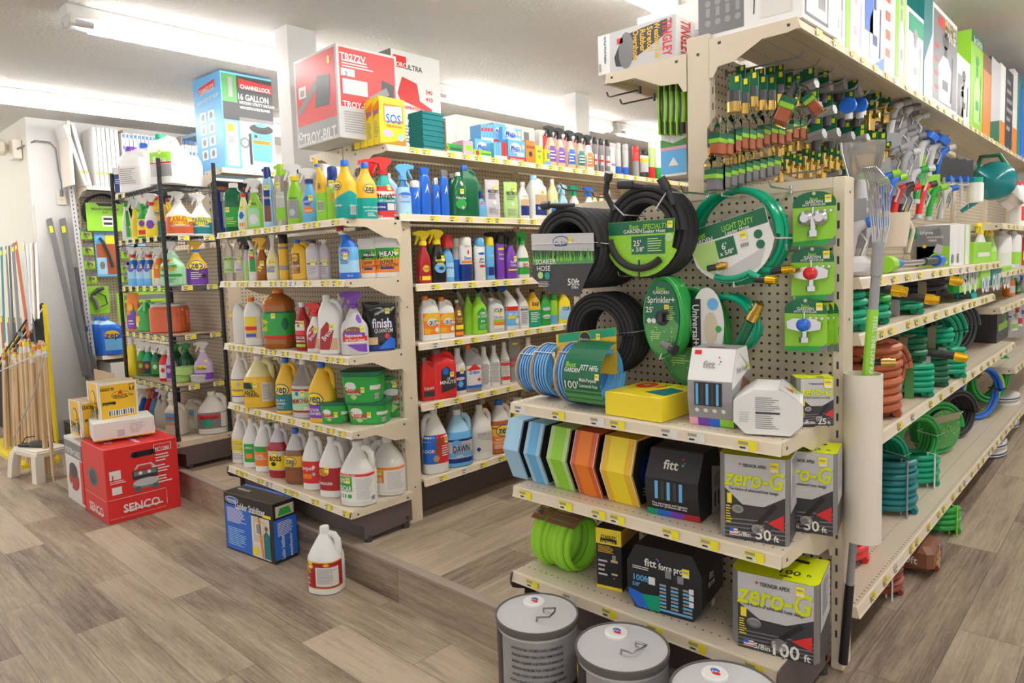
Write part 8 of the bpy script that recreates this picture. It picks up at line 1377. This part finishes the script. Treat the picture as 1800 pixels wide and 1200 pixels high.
# funnel bag, twin nozzle cards, scoop
P = at(1516, 318, x=-.05); root = thing('gutter_cleaner', 'grey gutter nozzle in a crumpled clear bag near the endcap corner', 'nozzle', P, 30)
m = MB(); g = random.Random(6); m.loft([[(x*k+.004*g.random(), y*.35*k+.004*g.random(), z) for x, y in [(.055*math.cos(a*PI/8), .055*math.sin(a*PI/8)) for a in range(16)]] for z, k in ((-.06, .5), (-.02, .6), (.02, .9), (.06, 1.1), (.10, 1.25), (.13, 1.3))], 'lgrey/t', cap=False); m.build('plastic_bag', root)
m = MB(); m.cyl((0, 0, .0), (-.01, -.01, -.09), .022, 'lgrey', seg=14); m.cyl((-.01, -.01, -.09), (-.02, -.02, -.11), .028, 'lgrey', seg=14); m.build('nozzle_tube', root)
for i, x in enumerate((1500, 1521)): nozz(x, 425, -.03, 'lgrey', 'blue', 'grey and blue nozzle on lime card beside the endcap post, %s one' % ('left', 'right')[i], 1.05, None, rz=15)
P = at(1572, 405, x=-.10); root = thing('feed_scoop', 'beige plastic scoop hanging beside the timer cartons, front one', 'scoop', P, 40)
m = MB(); m.loft([[(x*k, y*.6*k, z) for x, y in [(.06*math.cos(a*PI/10), .06*math.sin(a*PI/10)) for a in range(20)]] for z, k in ((-.07, .5), (-.065, .8), (0, .95), (.07, 1.05), (.07, .98))], 'tan2', cap=True); m.build('scoop_bowl', root); m = MB(); m.tube([(.05, 0, .05), (.075, 0, 0), (.055, 0, -.09)], .008, 'tan2', 8); m.build('handle', root)
P = at(1605, 420, x=-.16); root = thing('feed_scoop', 'green plastic scoop behind the beige scoop', 'scoop', P, 60); m = MB(); m.cyl((0, 0, 0), (0, 0, .05), .05, 'hgreen', r1=.055, seg=16); m.cyl((0, 0, -.07), (0, 0, 0), .035, 'lgrey', r1=.045, seg=16); m.build('scoop_bowl', root)
# goods on the upper right shelf
ZR = 1.3245
X = -.0
a_ = spot(1669, ZR, x=.02); xl_ = spot(1611, ZR, y=a_.y).x; ybox('grey and green garden timer carton with picture on the upper right shelf', 1669, 1678, 395, ZR, .02, .02-xl_, 'white', face=[('b', -.2, .2, .05, .3)], side=[('r', -.5, .5, 0, 1, 'grey', 0), ('r', -.5, .5, .0, .5, 'lime', 1), ('p', [(-.5, 0), (-.5, .8), (.2, .95), (.3, .5)], 'mgrey', 1), ('t', 'bhyve', -.2, .84, .12, 'white', 3), ('t', 'WI-FI HOSE', .05, .72, .07, 'white', 3), ('t', 'TIMER', -.02, .64, .07, 'white', 3), ('p', [(.0, .36), (.25, .30), (.32, .50), (.12, .56)], 'lgrey', 3), ('d', -.26, .5, .06, 'gold', 3), ('d', .38, .1, .05, 'white', 3)], name='timer_carton')
for q in range(3): ybox('white edged garden timer carton filed behind the front one', 1679+q*9, 1687+q*9, 392+q, ZR, .02-.0*q, .02-xl_, 'white', face=[('r', .3, .5, 0, 1, 'lime', 1)] if q else [('b', -.2, .2, .05, .3)], name='timer_carton', group='white edged timer cartons')
ybox('small green seed carton beside the timer cartons', 1712, 1742, 425, ZR, .03, .1, 'lime', face=[('r', -.3, .4, .3, .5, 'white', 1)], name='seed_carton')
P = at(1600, 467, x=.0); root = thing('spray_wand', 'silver and blue watering wand lying on the upper right shelf', 'watering wand', Vector((-.0, P.y, ZR+.028)), 0)
a_ = spot(1556, ZR+.028, x=.02)-root.location; b_ = spot(1652, ZR+.028, x=.0)-root.location; m = MB(); m.cyl(a_.lerp(b_, .2), a_.lerp(b_, .65), .011, 'silver/met', seg=12); m.cyl(a_.lerp(b_, .65), a_.lerp(b_, .9), .016, 'dark', seg=12); m.build('shaft', root)
m = MB(); m.cyl(a_, a_.lerp(b_, .08), .028, 'lime', seg=16); m.cyl(a_.lerp(b_, .08), a_.lerp(b_, .22), .025, 'blue', r1=.014, seg=16); m.build('spray_head', root); m = MB(); m.cyl(a_.lerp(b_, .9), b_, .024, 'blue', seg=14); m.build('valve_knob', root)
P = spot(1500, ZR+.025, x=.0); root = thing('plastic_bag', 'crumpled clear bag of green hose by the endcap post on the upper right shelf', 'bag', P, 0); m = MB(); g = random.Random(2); m.loft([[(.05*k*math.cos(a*PI/8)*(1+.15*g.random()), .09*k*math.sin(a*PI/8)*(1+.15*g.random()), z) for a in range(16)] for z, k in ((-.024, .8), (-.01, 1), (.015, .95), (.035, .6))], 'lgrey/g'); m.build('bag_body', root)
# sprayers at the far end
for q, (px, tp, w_, bc, hc, n_) in enumerate(((1722, 392, 22, 'white', 'yellow', 'white bottle with yellow trigger'), (1738, 392, 24, 'lgreen', 'yellow', 'pale bottle with yellow trigger'), (1758, 400, 34, 'white', 'red', 'white pump sprayer with red top'), (1778, 400, 30, 'white', 'hgreen', 'white pump sprayer with green collar'))):
    bottle('spray' if q < 2 else 'squat', px, tp, w_, ('x', -.05+.02*q), 1.0692 if 0 else ZR if q < 1 else 1.2705, n_+' at the far end of the right aisle', body=bc, head='trig', hm=hc, rot=70, ops=[('r', -.5, .5, .1, .4, ('lgrey', 'lime', 'offw', 'lime')[q])])
P = at(1748, 318, x=-.12); root = thing('watering_can', 'dark teal watering can hanging upside down at the far right', 'watering can', P, 0)
m = MB(); R_ = 34*mpp(P)
m.loft([[(R_*math.cos(t)*math.sin(s_), R_*.8*math.sin(t)*math.sin(s_), R_*1.0*math.cos(s_)) for t in [k*PI/12 for k in range(24)]] for s_ in [PI*q/12 for q in range(1, 12)]], 'dteal/g'); m.build('can_body', root)
m = MB(); m.tube([(-R_*.3, -R_*.4, -R_*.5), (-R_*.8, -R_*.6, -R_*1.1), (-R_*1.3, -R_*.8, -R_*1.5)], [R_*.3, R_*.14, R_*.1], 'dteal', 10); m.build('spout', root)
m = MB(); m.tube([(R_*.7, 0, R_*.4), (R_*.2, 0, R_*1.3), (-R_*.6, 0, R_*1.3), (-R_*.9, 0, R_*.3)], R_*.12, 'dgreen', 8); m.build('handle', root)
P = at(1714, 335, x=-.15); root = thing('fertilizer_jar', 'white jar with green lid hanging left of the watering can', 'jar', P, 0); m = MB(); R_ = 13*mpp(P); m.lathe([(-R_*1.6, R_*.9), (-R_*1.5, R_*1), (R_*.9, R_*1), (R_*1.1, R_*.8)], 'white', 20); m.build('body', root); m = MB(); m.lathe([(R_*1.1, R_*.9), (R_*1.7, R_*.9)], 'hgreen', 20); m.build('lid', root)
P = at(1774, 345, x=-.1); root = thing('metal_bucket', 'ribbed galvanised tub hanging behind the watering can', 'bucket', P, 0, rx=0, ry=50); m = MB(); R_ = 24*mpp(P); m.lathe([(-R_*.7, R_*.8), (-R_*.68, R_*.85), (-R_*.2, R_*.9), (-R_*.15, R_*.95), (R_*.3, R_), (R_*.35, R_*1.05), (R_*.35, R_*.95), (-R_*.6, R_*.8)], 'silver/met', 28); m.build('bucket_body', root)
# far bay goods
for q, (px, top, w_, z_, bc, hc, kd, n_) in enumerate(((1790, 318, 34, 1.5345, 'white', 'red', 'rjug', 'white and red carton-like jug'), (1762, 405, 26, 1.2705, 'white', 'hgreen', 'rjug', 'white handled jug with orange spots'), (1795, 412, 20, 1.2705, 'red', 'white', 'rjug', 'red jug'), (1773, 480, 20, 1.0695, 'orange', 'white', 'flask', 'bright orange bottle'), (1786, 488, 14, 1.0695, 'dgreen', 'hgreen', 'spray', 'dark green spray bottle'), (1796, 484, 16, 1.0695, 'lgrey', 'blue', 'spray', 'grey jug with blue label'), (1776, 555, 22, .8255, 'white', 'blue', 'rjug', 'white handled jug with lime label'), (1788, 540, 18, .8255, 'white', 'red', 'spray2', 'white spray bottle with red trigger'), (1798, 545, 14, .8255, 'white', 'blue', 'spray2', 'white spray bottle with blue top'), (1781, 640, 30, .6545, 'lgrey', 'grey', 'jug', 'silver weed killer jug'), (1797, 636, 22, .6545, 'lgrey', 'grey', 'jug', 'second silver weed killer jug'))):
    bottle(kd, px, top, w_, ('x', -.06), z_, n_+' in the farthest bay of the right aisle', body=bc, head='cap' if kd in ('rjug', 'flask', 'jug') else 'trig', hm=hc, rot=70, handle=1 if kd in ('rjug', 'jug') else None, ops=[('r', -.4, .4, .15, .45, ('red', 'offw', 'yellow', 'white', 'lime', 'blue', 'lime', 'red', 'sky', 'orange', 'dark')[q])])
# ================= hoses on the right shelves =================
def rc(px, py, x): return at(px, py, x=x)
def flatpack(px, z, R, m, lab, turns=4, r=.011, x=-.10, stripe=None, end=None, gp=None, ty=.7, seed=1, squash=.55, ties=True):
    """flat oval hose bundle lying on a shelf, long side along y"""
    P = spot(px, z, x=x); root = thing('hose_bundle', lab, 'garden hose', P, 0, gp)
    mb = MB(); pts = coil_pts(R, r*1.9, turns, r, 40, .02, 'z', seed=seed); mb.tube([(a*1.3, b*squash, c) for a, b, c in pts], r, m, 8); mb.tube([(a*1.3-r*2, b*squash*.66, c) for a, b, c in pts], r, m, 8); mb.build('hose_coil', root)
    H = turns*r*1.9+2*r; t = MB()
    for xx in (R*.72, -R*.6):
        t = MB(); yb_ = R*squash*.9+r*1.3; t.loft([[(xx-.016, sy*yb_*k, z_), (xx+.016, sy*yb_*k, z_), (xx+.016, sy*(yb_*k-.001), z_), (xx-.016, sy*(yb_*k-.001), z_)] for z_, k, sy in ((.001, 1, -1), (H-.002, 1, -1))], ('sprite/g', 'lgrey/g', 'khaki/g')[seed % 3]); t.box(xx-.016, xx+.016, -yb_, yb_, H-.002, H, ('sprite/g', 'lgrey/g', 'khaki/g')[seed % 3]); t.build('paper_band', root, smooth=False)
    if end: e = MB(); e.tube([(R*.2, -R*squash, H+r*.4), (R*.8, -R*squash-.01, H+r*.5), (R*1.35, -R*squash-.0, H+.0)], r*1.2, 'dark', 8); ferrule(e, (R*1.36, -R*squash, H), (1, .1, -.15), r*1.1); e.build('coupling', root)
    return root
Z3, Z0, Z2 = .8245, .3365, 1.1595
V3 = lambda x, y, z: Vector((x, y, z))
def fp(x, y, z, *a_, **k): o = flatpack(1600, z, *a_, **k); o.location = (x, y, z); return o
hose(V3(-.085, .56, Z3), 'tall stack of thick rust coloured rubber hose at the near end of the right aisle', .12, .0148, 8, 'z', 'rust', ties=(), jit=.05, pitch=.029, layers=2, end=(5.2, 'brass/met', .2), seed=3)
hose(V3(-.05, .80, Z3+.125), 'rust coloured hose coil standing on edge with brass end', .108, .012, 4, 'y', 'rust', ties=(.3,), tiem='black', jit=.03, layers=2, end=(5.9, 'brass/met'), rz=62)
fp(-.09, 1.0, Z3, .105, 'hgreen', 'green hose bundle with paper band, under the black-green one', 5, .0118, seed=3)
fp(-.11, 1.0, Z3+.138, .10, 'dgreen', 'dark green hose bundle lying on the green one', 3, .013, seed=5)
fp(-.09, 1.27, Z3, .105, 'dgreen', 'black-green hose bundle with grey connector on top', 5, .0125, seed=4, end=True)
fp(-.09, 1.53, Z3, .115, 'hgreen', 'mint green hose bundle on the rust hose shelf', 5, .0125, seed=7)
fp(-.11, 1.45, Z3+.145, .105, 'hgreen', 'green hose bundle with dark 50 foot band, top of its pile', 3, .0118, seed=8)
hose(V3(-.10, 1.87, Z3+.16), 'large green hose coil standing on edge in the middle of the shelf', .145, .013, 5, 'y', 'hgreen', ties=(0.1,), tiem='black', jit=.03, layers=3, rz=50, seed=2)
hose(V3(-.09, 2.22, Z3+.165), 'large black hose coil standing on edge with red inner line', .15, .0135, 5, 'y', 'rubber', ties=(), jit=.02, layers=4, rz=55, seed=4)
ybox('black carton with lime lettering behind the black hose coil', 1752, 1772, 540, Z3, -.02, .15, 'dark', face=[('t', '1/2', .1, .7, .2, 'lime', 2), ('r', -.4, .4, .3, .5, 'lime', 1)], name='hose_carton')
hose(V3(-.26, .28, Z3+.10), 'brown hose coil deep in the corner behind the end post', .09, .009, 4, 'y', 'brown', ties=(), rz=60)
# flat bundles on the shelf below the timers
for q, (px, z_, m_, lab_) in enumerate(((1505, Z2, 'hgreen', 'green hose bundle nearest the end post, lower'), (1508, Z2+.055, 'hgreen', 'green hose bundle nearest the end post, upper'), (1556, Z2, 'hgreen', 'light green hose bundle under the brass ended one'), (1560, Z2+.052, 'green', 'green hose bundle with large brass coupling'), (1622, Z2, 'hgreen', 'long green hose bundle with clear wrap'), (1640, Z2+.05, 'rubber', 'black hose bundle with red label and brass end'))):
    fp(-.10, (.17, .17, .42, .42, .85, 1.25)[q], z_, .105, m_, lab_, 2, .0118, seed=q+3, end=(q in (3, 4, 5)), squash=.8)
ybox('green oscillating sprinkler carton lying above the black hose coil', 1686, 1722, None, Z2+.045, .04, .06, 'green', face=[('t', 'OSCILLATING', 0, .72, .12, 'white', 2), ('t', 'SPRINKLER', 0, .56, .12, 'white', 2), ('r', -.5, .5, 0, .42, 'lime', 1), ('d', -.25, .2, .07, 'white', 2), ('d', 0, .2, .07, 'white', 2), ('d', .25, .2, .07, 'white', 2)], h=.10, name='sprinkler_carton')
for q in range(3): ybox('teal and lime sprinkler carton, %s right of the green one' % ('first', 'second', 'third')[q], 1724+q*19, 1741+q*19, None, Z2+.045-.0, .05, .06, ('lime', 'dteal', 'lime')[q], face=[('t', 'our', 0, .2, .3, 'white', 2), ('r', -.5, .5, 0, .45, 'dteal', 1)], h=.085, name='sprinkler_carton')
hose(spot(1694, Z2+.01, x=.0), 'small teal coiled hose beside the oscillating sprinkler carton', .03, .006, 9, 'y', 'teal', ties=(), seed=2, rx=0, name='coil_hose')
# base shelf
hose(V3(-.16, .86, Z0+.125), 'bright red hose coil standing behind the white pipe', .115, .0115, 5, 'y', 'red', ties=(.2,), tiem='white', rz=62, jit=.02, layers=2)
hose(V3(-.10, 1.02, Z0), 'tall teal hose bundle stack beside the red coil', .085, .0125, 8, 'z', 'dteal', ties=(5.6,), tiem='grey', jit=.05, layers=1)
hose(V3(-.17, 1.24, Z0+.135), 'green hose coil with fine white stripes standing on edge', .125, .0085, 9, 'y', 'hgreen', ties=(.2,), tiem='white', rz=60, jit=.01, layers=2, stripe=None)
hose(V3(-.11, 1.46, Z0), 'green hose stack with white tube in its middle', .085, .0125, 5, 'z', 'hgreen', ties=(5.8,), tiem='white', jit=.04, layers=1)
hose(V3(-.14, 1.72, Z0+.135), 'green hose coil standing on edge behind the white tube', .125, .0105, 4, 'y', 'green', ties=(.2,), tiem='white', rz=58, jit=.02, layers=2, seed=5)
def bub(root, H):
    m = MB(); S = flat((0, -.006, 0), (1, 0, 0), (0, 0, 1)); S.disc(m, 0, 0, .10, 'sprite', 1, n=24); g = random.Random(5)
    for i in range(50): a, q = g.uniform(0, 6.28), g.uniform(.0, .095); S.disc(m, q*math.cos(a), q*math.sin(a), g.uniform(.002, .005), 'lime', 2, n=8)
    S.poly(m, [(-.1, .02), (.1, .05), (.1, .085), (-.08, .06)], 'khaki', 3); m.build('label_card', root, smooth=False)
hose(V3(-.11, 2.02, Z0+.14), 'green hose coil with bubble printed card and white strap', .13, .0105, 3, 'y', 'green', ties=(.6, 3.7), tiem='white', rz=55, jit=.01, layers=2, card=bub, stripe=None)
hose(V3(-.10, 2.42, Z0+.14), 'black ribbed hose coil in a cardboard frame', .13, .009, 9, 'y', 'rubber', ties=(0.1,), tiem='black', rz=60, jit=.01, layers=2)
hose(V3(-.08, 3.0, Z0+.17), 'bright blue and lime hose coil standing on edge', .155, .0125, 2, 'y', 'blue', ties=(.1,), tiem='black', rz=60, jit=.01, layers=1)
hose(V3(-.09, 3.12, Z0+.17), 'lime yellow hose coil behind the blue one', .155, .0125, 2, 'y', 'zg', ties=(), rz=60, jit=.01, layers=1)
hose(V3(-.10, 3.5, Z0+.2), 'dark green hose coil far along the base shelf', .17, .0115, 4, 'y', 'green', ties=(.1,), tiem='black', rz=60, jit=.02, layers=2)
hose(V3(-.13, .42, Z0), 'red hose coils low behind the white pipe', .105, .0125, 4, 'z', 'red', ties=(5.5,), tiem='black', jit=.03, layers=1, seed=9)
def tagx(root, px, py, x, w, h, m_, ops, rz=75, ry=0):
    P = at(px, py, x=x); mb = MB(); mb.box(-w/2, w/2, 0, .0015, -h/2, h/2, m_); dec(mb, flat((0, 0, -h/2), (1, 0, 0), (0, 0, 1)), ops, w, h); o = mb.build('hang_tag', None, smooth=False); o.parent = root; o.location = P-root.location; o.rotation_euler = (0, RAD(ry), RAD(rz)-root.rotation_euler.z); return o
rr = hose(at(1546, 1055, z=.02)+Vector((-.03, .0, -.02)), 'dark red hose coil lying on the floor under the base shelf', .085, .011, 4, 'z', 'brick', ties=(5.6,), tiem='white', jit=.03, layers=1)
rr.location = at(1543, 1040, z=PZ+.002)+Vector((-.02, .02, 0))
P = at(1606, 1000, z=PZ+.002)+Vector((-.02, .03, 0)); root = hose(P, 'brown carded farm hose bundle lying on the floor under the base shelf', .085, .013, 2, 'z', 'brick', ties=(), jit=.03, layers=2)
m = MB(); m.box(-.085, .098, -.10, .085, .02, .115, 'brown', .02); S = flat((.0985, 0, 0), (0, 1, 0), (0, 0, 1)); S_ = flat((0, -.1005, 0), (1, 0, 0), (0, 0, 1)); S_.text(m, '100ft', .01, .065, .028, 'white', 2); S_.text(m, '5/8in', -.01, .035, .01, 'white', 2); S.text(m, 'Farm', -.01, .075, .020, 'gold', 2); S.text(m, 'Ranch', -.01, .05, .020, 'gold', 2); S.bars(m, .0, .04, .09, .105, L=2); S.rect(m, -.004, .004, .02, .115, 'white', 1); m.build('label_sleeve', root, smooth=False)
hose(at(1652, 938, z=PZ+.002)+Vector((-.02, .05, 0)), 'bright green hose bundle on the floor past the farm hose', .075, .0125, 4, 'z', 'green', ties=(5.8,), tiem='lime', jit=.03, layers=1)
for q, (px, nn_) in enumerate(((1740, 2), (1766, 5))):
    for j in range(nn_):
        P = at(px, 803-q*50, z=PZ+.002)+Vector((-.02, .1, j*.047)); root = thing('soil_bag', 'white striped bag in the low pile under the far base shelf', 'bag', P, 0, 'white striped bags under the far base shelf'); m = MB(); m.loft([[(.09*k*math.cos(a*PI/8), .16*k*math.sin(a*PI/8), z) for a in range(16)] for z, k in ((0, .8), (.01, 1), (.035, 1), (.046, .8))], 'offw'); m.build('bag_body', root); m = MB(); m.loft([[(.091*k*math.cos(a*PI/8), .161*k*math.sin(a*PI/8), z) for a in range(16)] for z, k in ((.018, 1.0), (.026, 1.0))], 'dblue', cap=False); m.build('stripe', root)
